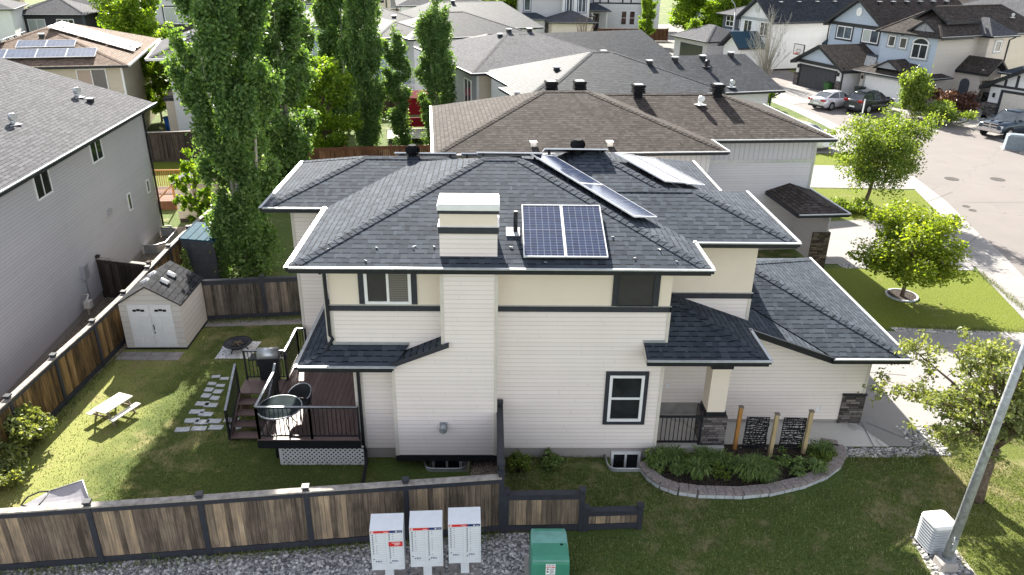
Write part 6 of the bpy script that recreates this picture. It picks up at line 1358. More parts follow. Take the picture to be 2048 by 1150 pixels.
# white half timbered houses at the top
T = house('white house with dark half timbering at the top centre', (16.2, 117.6), 0)
boxes(T, 'wall', 'siding_white', [(0, 0, 0, 10.6, 10, 7.4), (8.2, -.5, 0, 11.2, 0, 7.6)]); boxes(T, 'bay_wall', 'stucco_w', [(-4.6, -1.4, 0, 0, 8, 7.4)])
hip(T, 'shingle', -5.2, -2, 11.8, 10.6, 7.5, .4, sides='f'); strips(T, 'half_timber', 'trim', [((0, -.03, 4.3), (8.2, -.03, 4.3)), ((0, -.03, 7.0), (8.2, -.03, 7.0)), ((1.2, -.03, 4.3), (1.2, -.03, 7.2)), ((2.6, -.03, 4.3), (2.6, -.03, 7.2)), ((5.0, -.03, 4.3), (5.0, -.03, 7.2)), ((6.4, -.03, 4.3), (6.4, -.03, 7.2))], -Y, .22)
strips(T, 'half_timber', 'trim', [((-4.6, -1.43, 4.3), (0, -1.43, 4.3)), ((-4.6, -1.43, 6.9), (0, -1.43, 6.9))]+[((-4.4+k*.72, -1.43, 4.3), (-4.4+k*.72, -1.43, 6.9)) for k in range(7)], -Y, .2)
window(T, (1.5, 0, 5.0), X, -Y, .8, 1.6, 1, 1, 'blind_t', fw=.1); window(T, (5.3, 0, 5.2), X, -Y, .8, 1.4, 1, 1, 'glass', fw=.1); window(T, (-3.8, -1.4, 4.6), X, -Y, 1.2, 2.0, 2, 1, 'glass_b', 'navy', .12, .1); window(T, (-1.6, -1.4, 4.6), X, -Y, 1.2, 2.0, 2, 1, 'glass_b', 'navy', .12, .1)
for x in (4.9, 6.3): window(T, (x, 0, .9), X, -Y, .95, 2.2, 1, 2, 'glass', fw=.08)
hip(T, 'shingle_g', -10.5, -11, -1, 0, 3.1, .4, sides='f', name='garage_roof', caps=(0, 1)); boxes(T, 'garage_wall', 'stucco', [(-10, -10.4, 0, -1.6, -1, 3.0)]); hip(T, 'shingle', -3.4, -4.5, 2.6, 0, 3.4, .45, sides='f', name='porch_roof'); boxes(T, 'porch_column', 'white', [(-.6, -4, 0, -.3, -3.7, 3.3), (1.8, -4, 0, 2.1, -3.7, 3.3)]); boxes(T, 'door', 'black', [(-.2, -.06, 0, 1.2, 0, 2.6)])
garage_door(T, (-3.6, -10.4, 0), X, -Y, 1.9, 2.0, 'vent_g')
T = house('grey and white house with dark window trim left of the half timbered one', (3.6, 102.5), 4)
boxes(T, 'wall', 'siding_pale', [(0, 0, 0, 9, 9, 6.6)]); boxes(T, 'bay_wall', 'stucco_w', [(6.2, -1.2, 0, 10.2, 6, 6.6)]); hip(T, 'shingle', -.6, -1.7, 10.8, 9.6, 6.7, .4, sides='f'); hip(T, 'shingle', -1.5, -3.5, 4, 0, 3.1, .45, sides='f', name='porch_roof'); boxes(T, 'porch_wall', 'stucco_w', [(-1, -3, 0, 3.4, 0, 3)])
hip(T, 'shingle_g', 3.4, -7, 10.5, -.6, 3.0, .42, sides='f', name='garage_roof', caps=(0, 1)); boxes(T, 'garage_wall', 'stucco', [(4, -6.4, 0, 9.9, -1, 2.9)]); window(T, (6.7, -1.2, 3.9), X, -Y, 1.0, 2.0, 2, 1, 'glass_b', 'navy', .12, .1); window(T, (8.5, -1.2, 3.9), X, -Y, 1.2, 2.0, 2, 1, 'glass_b', 'navy', .12, .1); window(T, (.6, 0, 4.0), X, -Y, 1.0, 1.8, 1, 1, 'glass_b', 'navy', .12, .1)
# white and blue house, upper right
T = house('white house with navy corner wall and blue grey roof behind the bare tree', (31.0, 72.3), -70)
boxes(T, 'wall', 'siding_white', [(-5.6, 0, .2, 0, 11, 5.5)], [([(-5.6, -.0, 5.5), (0, -.0, 5.5), (-2.8, 0, 7.5)], (0, 6, 0))]); boxes(T, 'corner_wall', 'siding_blue', [(-11, 1.4, .2, -5.6, 11, 3.7)]); boxes(T, 'navy_wall', 'siding_dark', [(-11.03, 1.37, 3.7, -5.6, 11, 5.5)])
gable(T, 'shingle_bl', -6.2, -.5, .6, 11, 5.4, .72, 'y', .25, edge='trim'); hip(T, 'shingle_g', -11.6, .8, -4.4, 11.5, 5.45, .4, sides='fl', caps=(0, 1)); gable(T, 'shingle_bl', -6.0, 4.5, .62, 20, 5.4, .72, 'y', .2, edge='trim'); boxes(T, 'rear_wall', 'siding_white', [(-5.6, 11, .2, 0, 19.5, 5.4)])
hip(T, 'siding_pale' if False else 'shingle_g', -3.2, 10.2, .95, 13.2, 5.42, .74, sides='', name='roof_bump')
for x in (-4.9, -1.9): window(T, (x, 0, 3.75), X, -Y, 1.5, 1.5, 2, 1, 'glass', 'trim', .1, .09, trim_sides='b')
for x in (-10.3, -7.6): window(T, (x, 1.37, 4.0), X, -Y, 1.6, 1.3, 2, 2, 'glass', fw=.1)
window(T, (0, 10.9, 3.9), Y, X, .9, 1.2, 1, 1, 'glass_b', fw=.1); m = MB(); m.tube([(-2.8, -.03, 6.55), (-2.8, -.06, 6.55)], [.42, .42], 16); m.build('gable_vent', M['vent_g'], T)
strips(T, 'band', 'pole', [((-5.6, -.02, 5.45), (0, -.02, 5.45))], -Y, .3); hip(T, 'navyroof', -.3, 7.6, 2.6, 11.6, 2.9, .9, rid=((1.2, 9.0, 4.1), (1.2, 10.2, 4.1)), sides='', name='porch_roof'); boxes(T, 'porch_wall', 'siding_white', [(0, 8, 0, 2.1, 11.2, 2.8)]); boxes(T, 'stairs', 'slab', [(.2, 6.4, 0, 1.6, 8, .45), (.2, 5.9, 0, 1.6, 6.4, .25)])
hip(T, 'shingle_g', -13.5, -4.6, -5.4, 2.2, 2.75, .45, sides='f', name='garage_roof', caps=(0, 1)); boxes(T, 'garage_wall', 'siding_grey', [(-13, -4.1, 0, -5.9, 1.4, 2.7)]); garage_door(T, (-11.6, -4.1, 0), X, -Y, 4.8, 2.1, 'car_dark'); gable(T, 'navyroof', -4.3, -3.8, -.3, .0, 2.6, .8, 'y', .2, edge='trim', name='porch_roof'); boxes(T, 'porch_wall', 'siding_white', [(-3.9, -3.2, 0, -.7, 0, 2.5)], [([(-3.9, -3.2, 2.5), (-.7, -3.2, 2.5), (-2.3, -3.2, 3.8)], (0, 1, 0))])
downspout(T, [(.55, 13.6, 5.3), (.1, 13.5, 5.0), (.1, 13.5, .3)], .06)
for k in range(4): box_vent(T, -2.0, 2.4+k*2.6, 7.0+.1, s=1.1)
# pale blue gabled house with the dark garage door
T = house('pale blue house with black trimmed gables and a dark garage door', (31.16, 62.81), -72.5)
boxes(T, 'garage_wall', 'siding_white', [(-.35, 0, 0, 6.2, 6.5, 2.45)]); boxes(T, 'wall', 'siding_white', [(-2.4, 5.2, 0, 5.2, 16, 5.9)]); boxes(T, 'front_wall', 'siding_blue', [(-2.42, 5.1, 2.6, 5.22, 5.2, 5.9)], [([(-2.4, 5.1, 5.9), (5.2, 5.1, 5.9), (1.4, 5.1, 8.3)], (0, .3, 0)), ([(-.35, -.02, 2.5), (6.2, -.02, 2.5), (2.9, -.02, 4.1)], (0, .3, 0))])
gable(T, 'shingle_b', -.95, -.45, 6.75, 6, 2.4, .5, 'y', .28, edge='black'); r = gable(T, 'shingle_b', -3.0, 4.6, 5.8, 17, 5.85, .62, 'y', .3, edge='black'); strips(T, 'band', 'black', [((-.8, -.05, 2.5), (6.6, -.05, 2.5)), ((-2.7, 5.06, 5.9), (5.5, 5.06, 5.9))], -Y, .32, .05)
garage_door(T, (.35, 0, 0), X, -Y, 5.1, 2.0, 'siding_char'); strips(T, 'door_trim', 'black', [((.25, -.02, 0), (.25, -.02, 2.1)), ((5.55, -.02, 0), (5.55, -.02, 2.1)), ((.1, -.02, 2.1), (5.7, -.02, 2.1))], -Y, .2); boxes(T, 'stone_pier', 'stone', [(-.45, -.12, 0, .15, .0, 1.3), (5.65, -.12, 0, 6.3, 0, 1.3)])
window(T, (-1.3, 5.1, 4.45), X, -Y, 2.2, 1.25, 2, 1, 'glass_b', 'black', .16, .1); window(T, (2.4, 5.1, 4.45), X, -Y, 2.2, 1.25, 2, 1, 'curtain', 'black', .16, .1, second='glass_b'); m = MB(); m.tube([(1.4, 5.07, 7.2), (1.4, 5.04, 7.2)], [.42, .42], 16); m.build('gable_vent', M['white'], T)
hip(T, 'shingle', -3.2, 2.6, 7.4, 6, 2.75, .5, sides='', name='lower_roof'); downspout(T, [(6.3, .1, 2.3), (6.3, .15, .2)], .07); downspout(T, [(-2.5, 5.0, 5.6), (-2.5, 5.0, 2.9)], .07)
for k in range(6): box_vent(T, 2.4, 6.4+k*1.7, 8.0, s=1.0)
for x in (.0, 5.9): boxes(T, 'wall_lamp', 'black', [(x-.07, -.16, 1.75, x+.07, 0, 2.1)])
# beige house with the arched window
T = house('beige house with arched gable window and brown grey roof at upper right', (35.06, 55.93), -64.5)
boxes(T, 'garage_wall', 'siding_beige', [(-.7, 0, 0, 5.0, 3, 2.5)]); boxes(T, 'wall', 'siding_beige', [(-.7, 2.0, 0, 5.0, 17, 5.95), (5.0, 7.6, 0, 6.0, 10.4, 5.95)], [])
boxes(T, 'front_wall', 'siding_blue', [(-.72, 1.97, 2.5, 5.02, 2.0, 5.95)]); boxes(T, 'gable_wall', 'siding_slate', [], [([(1.75, 1.95, 5.75), (5.15, 1.95, 5.75), (3.45, 1.95, 7.15)], (0, .4, 0))])  # bluish shade on the beige front wall painted as blue siding
r = hip(T, 'shingle_b', -1.25, 1.5, 5.55, 17.5, 5.98, .68, sides='r', lip='metal_lip', caps=(0, 1, 4)); gable(T, 'shingle_b', 1.4, 1.74, 5.56, 6, 5.9, .66, 'y', .2, edge='black', name='front_gable'); gable(T, 'shingle_b', 1.0, 3.2, 4.6, 8, 7.1, .66, 'y', .2, edge='black', name='upper_gable'); hip(T, 'shingle_g', 2.0, 7.0, 6.6, 11.0, 5.97, .70, sides='r', name='bump_roof')
strips(T, 'gable_board', 'siding_slate', [((2.3, 1.94, 5.95), (4.6, 1.94, 5.95)), ((3.45, 1.94, 5.95), (3.45, 1.94, 6.9))], -Y, .18)
hip(T, 'shingle_b', -1.4, -.6, 5.7, 4.2, 2.45, .42, sides='fr', name='garage_roof', lip='metal_lip', caps=(0, 1)); gable(T, 'shingle_b', .7, -.3, 3.6, 3, 2.95, .55, 'y', .15, edge='black', name='garage_gable'); boxes(T, 'garage_gable_wall', 'siding_slate', [], [([(.9, -.15, 2.95), (3.4, -.15, 2.95), (2.15, -.15, 3.6)], (0, .3, 0))])
garage_door(T, (-.1, 0, 0), X, -Y, 4.5, 2.05); strips(T, 'door_trim', 'pole', [((-.2, -.02, 0), (-.2, -.02, 2.15)), ((4.5, -.02, 0), (4.5, -.02, 2.15)), ((-.3, -.02, 2.15), (4.6, -.02, 2.15))], -Y, .2)
window(T, (.0, 1.97, 4.65), X, -Y, .75, .95, 1, 1, 'glass', 'pole', .13, .08); window(T, (1.25, 1.97, 4.6), X, -Y, .75, .95, 1, 1, 'blind', 'pole', .13, .08)
f = window(T, (2.65, 1.95, 3.9), X, -Y, 1.6, 1.3, 2, 1, 'glass', 'pole', .14, .10, trim_sides='lrb')
m = MB(); m.prism([(3.45+.8*math.cos(a), 1.925, 5.2+.5*math.sin(a)) for a in np.linspace(0, math.pi, 14)], (0, .01, 0)); m.build('pane', M['glass'], f); m = MB(); m.tube([(3.45+.8*math.cos(a), 1.91, 5.2+.5*math.sin(a)) for a in np.linspace(0, math.pi, 14)], .08, 6); m.build('arch_frame', M['white'], f)
window(T, (6.0, 8.6, 4.5), Y, X, .9, 1.0, 1, 1, 'glass', 'pole', .13, .09)
gable(T, 'shingle_b', 4.6, 5.3, 8.2, 8.3, 3.0, .8, 'x', .2, edge='black', name='porch_roof'); boxes(T, 'porch_wall', 'siding_beige', [(5.0, 5.6, 0, 7.4, 5.9, 3.0), (5.0, 7.8, 0, 7.4, 8.1, 3.0), (7.3, 5.6, 2.3, 7.5, 8.1, 3.3)]); boxes(T, 'stone_base', 'stone', [(6.6, 5.52, 0, 7.6, 5.95, 1.1), (6.6, 7.75, 0, 7.6, 8.15, 1.1), (5.0, 5.54, 0, 5.8, 5.6, 1.1)]); boxes(T, 'doorway', 'black', [(5.0, 6.2, 0, 5.05, 7.4, 2.3)])
m = MB(); m.prism([(5.55+.0, 5.585, 0), (6.5, 5.585, 0)]+[(6.03+.47*math.cos(a), 5.585, 1.9+.45*math.sin(a)) for a in np.linspace(0, math.pi, 10)], (0, .01, 0)); m.build('arch_opening', M['siding_dark'], T); boxes(T, 'stairs', 'slab', [(7.5, 5.9, 0, 8.4, 7.8, .4), (8.4, 5.9, 0, 8.8, 7.8, .2)])
downspout(T, [(6.5, 10.6, 5.8), (6.05, 10.5, 5.5), (6.05, 10.5, .3)], .07); hood_vent(T, 4.0, 13.4, 7.2, -1, 'vent_g')
boxes(T, 'wall_lamp', 'black', [(-.5, -.15, 1.7, -.38, 0, 2.0)])
# half timbered garage at the right edge
T = house('half timbered white house with stone garage pier cut by the right edge', (42.1, 47.9), -60)
boxes(T, 'wall', 'siding_white', [(-.1, 0, 0, 7.2, 7, 2.6)], [([(-.1, -.02, 2.6), (7.2, -.02, 2.6), (3.55, -.02, 4.6)], (0, .3, 0))]); gable(T, 'shingle', -.8, -.6, 7.9, 7.5, 2.45, .56, 'y', .3, edge='black'); strips(T, 'half_timber', 'trim', [((x, -.03, 2.6), (x, -.03, 2.5+.5*min(x+.3, 7.5-x))) for x in (1.0, 1.9, 2.8, 3.6, 4.4, 5.3)]+[((-.3, -.05, 2.55), (7.4, -.05, 2.55))], -Y, .2)
garage_door(T, (1.0, 0, 0), X, -Y, 5, 2.1, 'offwhite'); strips(T, 'door_trim', 'trim', [((.9, -.02, 0), (.9, -.02, 2.2)), ((6.1, -.02, 0), (6.1, -.02, 2.2)), ((.8, -.02, 2.2), (6.2, -.02, 2.2))], -Y, .22); boxes(T, 'stone_pier', 'stone', [(-.2, -.1, 0, .78, 0, 1.15), (-.2, 0, 0, -.1, .8, 1.15)]); boxes(T, 'upper_wall', 'stucco_w', [(1, 6, 2.4, 9, 14, 6)]); hip(T, 'shingle_g', .5, 5.5, 9.5, 14.5, 6, .4, sides='f', name='upper_roof'); hip(T, 'shingle', -1.2, 2.8, 1.5, 5.5, 3.3, .5, sides='fl', name='porch_roof')
boxes(T, 'wall_lamp', 'black', [(.25, -.15, 1.6, .4, 0, 1.95)])
T = house('yellow house with pale grey roof peeping behind the beige house', (56, 83), -60); boxes(T, 'wall', 'stucco', [(0, 0, 0, 14, 12, 6.2)]); hip(T, 'shingle_g', -.7, -.7, 14.7, 12.7, 6.2, .4, sides='fr', caps=(0, 1))
T = house('blue grey house with pale roof at the top right behind the navy cornered house', (36, 104), -68); boxes(T, 'wall', 'siding_blue', [(0, 0, 0, 16, 10, 6.5)]); hip(T, 'shingle_g', -.7, -.7, 16.7, 10.7, 6.5, .45, sides='fr'); window(T, (3, 0, 3.5), X, -Y, 2, 1.6, 2, 1, 'glass_b'); window(T, (9, 0, 3.5), X, -Y, 2, 1.6, 2, 1, 'glass_b')
for i, (x, y, d, mt, lab) in enumerate(((-46, 132, 5, 'siding_tan', 'distant tan house at the top left horizon'), (-20, 140, 3, 'siding_pale', 'distant pale house behind the poplar tops'), (0, 145, 0, 'siding_white', 'distant white house at the top centre horizon'), (40, 150, -8, 'siding_blue', 'distant blue house at the top right horizon'), (66, 112, -30, 'siding_tan', 'distant tan house at the top right corner'), (-85, 105, 15, 'siding_tan', 'distant tan house beyond the upper left edge'), (-12, 86, 8, 'siding_white', 'white house roofline behind the far dark blue roof'))):
    T = house(lab, (x, y), d); boxes(T, 'wall', mt, [(0, 0, 0, 11, 9, 5.6)]); hip(T, ('shingle_g', 'shingle_b', 'shingle_bl')[i % 3], -.6, -.6, 11.6, 9.6, 5.6, .42, sides='f'); window(T, (2, 0, 3.4), X, -Y, 1.8, 1.5, 2, 1, 'glass_b'); window(T, (7, 0, 3.4), X, -Y, 1.8, 1.5, 2, 1, 'curtain')
# crimson patio shelter, white deck railing and navy barbecue shelter behind the poplars
c = at(842, 268); T = thing('patio_shelter', 'crimson canvas patio shelter on dark posts behind the thin poplar', 'gazebo', (c.x, c.y, 0), .15)
boxes(T, 'canopy', 'crimson', [(-1.2, 1.5, 1.1, 1.7, 1.6, 2.7), (-1.2, 1.5, .2, 1.7, 1.56, .9)], [([(-1.3, 0, 2.6), (-1.3, 1.6, 2.6), (-1.3, .8, 3.0)], (3.2, 0, 0))])
m = MB()
for x in (-1.2, 1.6):
    for y in (.1, 1.5): m.box(x-.05, y-.05, 0, x+.05, y+.05, 2.6)
m.build('frame', M['black'], T)
c = at(850, 288); T = thing('iron_railing', 'black iron railing with pale deck behind it near the brown roof corner', 'railing', (c.x, c.y, 0), .1)
m = MB(); m.box(-2.6, 0, 1.0, 1.4, .04, 1.06); m.box(-2.6, 0, .1, 1.4, .04, .14)
for k in range(30): m.box(-2.6+k*.137, .01, .1, -2.58+k*.137, .03, 1.0)
m.build('rail', M['black'], T); boxes(T, 'deck_edge', 'plank_w', [(-2.6, .3, .3, 1.4, 3, .36)])
c = at(838, 192); T = thing('barbecue', 'dark blue hooded barbecue on a raised white deck by the pale blue house', 'barbecue', (c.x, c.y, .9), .5); m = MB(); m.loft([[(x, .5*math.cos(a), 1.0+.55*math.sin(a)) for a in np.linspace(0, math.pi, 9)] for x in (-.9, .9)]); m.build('lid', M['bluesteel'], T); boxes(T, 'cabinet', 'black', [(-.9, -.45, .0, .9, .45, 1.0)])
boxes(T, 'shelf', 'white', [(-1.6, -.4, .95, -.9, .4, 1.0)])
c = at(836, 212); T = thing('raised_deck', 'raised white railed deck under the dark blue barbecue', 'deck', (c.x, c.y, 0), .2); boxes(T, 'platform', 'plank_w', [(-2.6, 0, .8, 2.2, 4, .9)]); boxes(T, 'fascia', 'black', [(-2.6, -.02, .2, 2.2, 0, .78)])
m = MB(); m.box(-2.6, 0, 1.75, 2.2, .06, 1.82)
for k in range(34): m.box(-2.6+k*.144, .01, .9, -2.55+k*.144, .05, 1.75)
m.build('railing', M['white'], T)
# ---------------------------------------------------------------- vehicles
def car(name, label, cat, loc_, head, kind, paint, group=None):
    T = thing(name, label, cat, loc_, head, group)
    if kind == 'sedan':
        L, W, Wh, wr = 4.75, 1.82, 2.78, .33
        st = [(-2.37, .42, .80, .66), (-2.28, .26, .98, .80), (-1.7, .22, 1.06, .88), (-.6, .2, .98, .91), (.6, .2, .95, .91), (1.2, .2, .93, .90), (1.9, .22, .82, .84), (2.25, .26, .70, .74), (2.38, .34, .58, .58)]
        gh = [(-1.95, 1.04, .66, 1.05), (-1.15, 1.03, .70, 1.40), (-.3, 1.0, .72, 1.46), (.35, .97, .72, 1.42), (1.35, .93, .70, .95)]; roof = (-1.2, .42)
    elif kind == 'suv':
        L, W, Wh, wr = 4.85, 1.93, 2.86, .37
        st = [(-2.42, .45, .95, .74), (-2.34, .28, 1.12, .88), (-1.6, .25, 1.15, .95), (-.4, .24, 1.12, .965), (.8, .24, 1.10, .965), (1.3, .24, 1.08, .95), (1.95, .26, 1.0, .90), (2.32, .32, .86, .80), (2.43, .42, .7, .62)]
        gh = [(-2.3, 1.13, .76, 1.14), (-1.85, 1.14, .72, 1.62), (-.6, 1.12, .74, 1.70), (.3, 1.1, .74, 1.66), (1.35, 1.08, .76, 1.10)]; roof = (-1.95, .4)
    else:
        L, W, Wh, wr = 5.8, 2.02, 3.57, .41
        st = [(-2.9, .55, 1.12, .93), (-2.85, .45, 1.22, .98), (-.95, .42, 1.22, 1.0), (-.9, .4, 1.22, 1.0), (.9, .4, 1.22, 1.0), (1.25, .4, 1.22, .99), (2.1, .42, 1.19, .96), (2.7, .42, 1.10, .92), (2.9, .5, .95, .86)]
        gh = [(-.95, 1.2, .82, 1.25), (-.75, 1.2, .78, 1.82), (.2, 1.2, .78, 1.88), (.75, 1.2, .78, 1.82), (1.55, 1.2, .84, 1.24)]; roof = (-.8, .85)
    m = MB(); rings = []
    for x, zb_, zs, hw in st:
        mid = zb_+(zs-zb_)*.55; rings.append([(x, -hw*.90, zb_), (x, -hw, zb_+.12), (x, -hw*1.01, mid), (x, -hw*.965, zs-.07), (x, -hw*.86, zs), (x, 0, zs+.035), (x, hw*.86, zs), (x, hw*.965, zs-.07), (x, hw*1.01, mid), (x, hw, zb_+.12), (x, hw*.90, zb_)])
    m.loft(rings)
    x0, x1 = roof; rt = [g for g in gh if g[3] > 1.3]
    rr_ = [[(g[0], -g[2]*.86, g[3]-.03), (g[0], -g[2]*.6, g[3]+.02), (g[0], 0, g[3]+.045), (g[0], g[2]*.6, g[3]+.02), (g[0], g[2]*.86, g[3]-.03), (g[0], 0, g[3]-.04)] for g in rt]; m.loft(rr_)
    for s_ in (-1, 1):                                                  # pillars
        pil = lambda a, b, w_: m.fr(Vector(a), (Vector(b)-Vector(a)).normalized(), Vector((1, 0, 0)), Vector((0, s_, 0)), (Vector(b)-Vector(a)).length, w_, .03)
        k = gh[-1], gh[-2]; pil((k[0][0]-.08, s_*k[0][2]*.98, k[0][1]), (k[1][0]-.06, s_*k[1][2]*.86, k[1][3]-.02), .07)
        k = gh[0], gh[1]; pil((k[0][0], s_*k[0][2]*.99, k[0][1]), (k[1][0], s_*k[1][2]*.87, k[1][3]-.02), .16)
        xm = (gh[1][0]+gh[-2][0])/2; pil((xm, s_*gh[2][2]*1.12, gh[2][1]), (xm, s_*gh[2][2]*.87, gh[2][3]-.04), .06)
    m.build('body', M[paint], T)
    m = MB(); m.loft([[(x, -hw*1.12 if i not in (0, len(gh)-1) else -hw, zb_), (x, -hw*.85, zt-.03), (x, hw*.85, zt-.03), (x, hw*1.12 if i not in (0, len(gh)-1) else hw, zb_)] for i, (x, zb_, hw, zt) in enumerate(gh)], smooth=False); m.build('window', M['carglass'], T)
    for sx in (-1, 1):
        for s_ in (-1, 1):
            cx, cy = sx*Wh/2+(.05 if kind != 'pickup' else .12), s_*(W/2-.10)
            m = MB(); m.tube([(cx, cy-.11, wr), (cx, cy-.09, wr), (cx, cy+.09, wr), (cx, cy+.11, wr)], [wr*.9, wr, wr, wr*.9], 20, smooth=False); wh = m.build('wheel', M['tyre'], T)
            m = MB(); yy = cy+s_*.112; m.tube([(cx, yy-s_*.01, wr), (cx, yy+s_*.008, wr)], [wr*.66, wr*.62], 18)
            for q in range(5): a = q*1.257; m.fr(Vector((cx, yy+s_*.008, wr)), Vector((math.cos(a), 0, math.sin(a))), Vector((-math.sin(a), 0, math.cos(a))), Vector((0, s_, 0)), wr*.6, .045, .012)
            m.build('rim', M['rim'], wh)
            m = MB(); m.tube([(cx, s_*(W/2-.16), wr+.02), (cx, s_*(W/2+.004), wr+.02)], wr*1.16, 20); m.build('wheel_arch', M['tyre'], T)
    zl = .72 if kind == 'sedan' else (.92 if kind == 'suv' else .95); xf, xr = L/2-.06, -L/2+.02
    for s_ in (-1, 1):
        m = MB(); m.cbox((xf-.12, s_*W*.36, zl-(.06 if kind == 'sedan' else .05)), .26, .34, .15 if kind != 'pickup' else .2); m.build('headlight', M['headlight'], T)
        m = MB(); m.cbox((xr+.06, s_*W*.36, zl+.14), .2, .40, .15); m.build('taillight', M['taillight'], T)
        m = MB(); m.cbox((gh[-1][0]-.45, s_*(W/2+.08), gh[-1][1]+.12), .16, .22, .14); m.build('mirror', M[paint], T)
    m = MB(); m.cbox((xr-.01, 0, .58), .03, .52, .13); m.build('number_plate', M['white'], T)
    m = MB(); m.cbox((xr+.06, 0, .36), .16, W*.86, .16); m.build('rear_bumper', M['chrome' if kind == 'pickup' else 'black'], T)
    if kind == 'pickup':
        m = MB(); m.cbox((xf+.06, 0, .62), .2, W*.92, .22); m.cbox((xf+.165, 0, .62), .01, .5, .13); m.build('front_bumper', M['chrome'], T)
        m = MB(); m.cbox((xf+.0, 0, .93), .10, W*.56, .34); m.build('grille', M['black'], T)
        m = MB(); m.cbox((xf+.045, 0, .93), .04, .10, .38); m.cbox((xf+.045, 0, .93), .04, W*.56, .07); m.cbox((xf+.045, 0, 1.10), .04, W*.60, .05); m.cbox((xf+.045, 0, .76), .04, W*.60, .05); m.build('grille_bar', M['chrome'], T)
        m = MB()
        for s_ in (-1, 1): m.cbox((1.9, s_*.32, 1.225), 1.1, .16, .03)
        m.build('hood_stripe', M['black'], T); m = MB(); m.box(-2.8, -.86, 1.235, -1.0, .86, 1.262); m.build('cargo_bed', M['black'], T)
    else:
        m = MB(); m.cbox((xf+.0, 0, .42), .12, W*.62, .2); m.cbox((xf-.05, 0, .62), .12, W*.4, .07); m.build('grille', M['black'], T)
        if kind == 'suv': m = MB(); m.cbox((-.7, 0, 1.745), 1.8, 1.0, .02); m.build('sunroof', M['carglass'], T)
    return T
hd = math.atan2(.50, .866); h = Vector((math.cos(hd), math.sin(hd), 0)); lf = Vector((-h.y, h.x, 0))
q = at(1660, 221); c = q+h*1.35+lf*.8; car('parked_car', 'silver sedan parked on the drive before the dark garage door', 'car', (c.x, c.y, .03), hd, 'sedan', 'car_silver', 'cars parked on the far drives')
q = at(1733, 228); c = q+h*1.40+lf*.85; car('parked_car', 'dark sport utility car parked beside the silver sedan', 'car', (c.x, c.y, .03), hd, 'suv', 'car_dark', 'cars parked on the far drives')
hd2 = math.atan2(-.42, -.907); h = Vector((math.cos(hd2), math.sin(hd2), 0)); lf = Vector((-h.y, h.x, 0))
q = at(2013, 279); c = q-h*1.9-lf*.9; car('pickup_truck', 'dark blue pickup truck with chrome grille facing the street at right', 'truck', (c.x, c.y, .03), hd2, 'pickup', 'car_blue', 'cars parked on the far drives')
q = at(1637, 301); c = q+Vector((-.45, 1.75, 0)); car('parked_car', 'white car peeping out behind the brown roof corner', 'car', (c.x, c.y, .03), -1.13, 'sedan', 'car_white', 'cars parked on the far drives')
# ---------------------------------------------------------------- street things
c = at(1258+100, 118); T = thing('street_lamp', 'curved grey street lamp rising beside the bright far tree', 'street lamp', (27.4, 74.5, 0), 0)
m = MB(); m.tube([(0, 0, 0), (0, 0, 6.2)], [.11, .08], 8); m.build('pole', M['pole'], T); m = MB(); m.tube([(0, 0, 6.2), (-.15, .1, 7.0), (-.8, .5, 7.8), (-2.0, 1.1, 8.2)], .055, 6); m.build('arm', M['pole'], T); m = MB(); m.cbox((-2.3, 1.2, 8.2), .8, .3, .14, -.5); m.build('lamp_head', M['vent_g'], T)
c = at(1722, 240); T = thing('utility_marker', 'slim white marker post on the small lawn by the cars', 'post', (c.x, c.y, 0)); boxes(T, 'post', 'white', [(-.04, -.04, 0, .04, .04, 1.6)]); boxes(T, 'post_cap', 'vent_g', [(-.06, -.06, 1.6, .06, .06, 1.7)])
c = at(1548, 165); T = thing('basketball_hoop', 'portable basketball hoop with white backboard by the bare tree', 'basketball hoop', (31.3, 63.9, 0), R(-70))
m = MB(); m.box(-.72, -.03, 2.9, .72, .03, 3.9); m.build('backboard', M['white'], T); m = MB()
for b in ((-.74, -.05, 2.86, .74, .05, 2.92), (-.74, -.05, 3.88, .74, .05, 3.94), (-.76, -.05, 2.86, -.70, .05, 3.94), (.70, -.05, 2.86, .76, .05, 3.94), (-.25, -.045, 3.05, .25, -.03, 3.09), (-.25, -.045, 3.4, .25, -.03, 3.44), (-.25, -.045, 3.05, -.21, -.03, 3.44), (.21, -.045, 3.05, .25, -.03, 3.44)): m.box(*b)
m.build('backboard_frame', M['black'], T); m = MB(); m.tube([(.23*math.cos(a), -.3+.23*math.sin(a), 3.05) for a in np.linspace(0, 6.283, 18)], .025, 5); m.build('rim', M['red'], T); m = MB(); m.tube([(0, 1.0, .1), (0, .9, 2.4), (0, .05, 3.2)], .06, 6); m.box(-.5, .6, 0, .5, 1.5, .2); m.build('stand', M['black'], T)
for (x, y, mt, lab) in ((1655, 187, 'bin_green', 'green wheeled bin beside the dark garage door'), (1664, 187, 'dark_b', 'black wheeled bin next to the green one by the garage'), (1716, 196, 'dark_b', 'black wheeled bin between the two garages')):
    c = at(x, y); T = thing('waste_bin', lab, 'bin', (c.x, c.y, .03), R(-68)); m = MB(); m.loft([[(-.26, -.3, 0), (.26, -.3, 0), (.26, .3, 0), (-.26, .3, 0)], [(-.32, -.38, .95), (.32, -.38, .95), (.32, .38, .95), (-.32, .38, .95)]], smooth=False); m.build('body', M[mt], T); m = MB(); m.box(-.34, -.42, .95, .34, .42, 1.02); m.build('lid', M[mt], T)
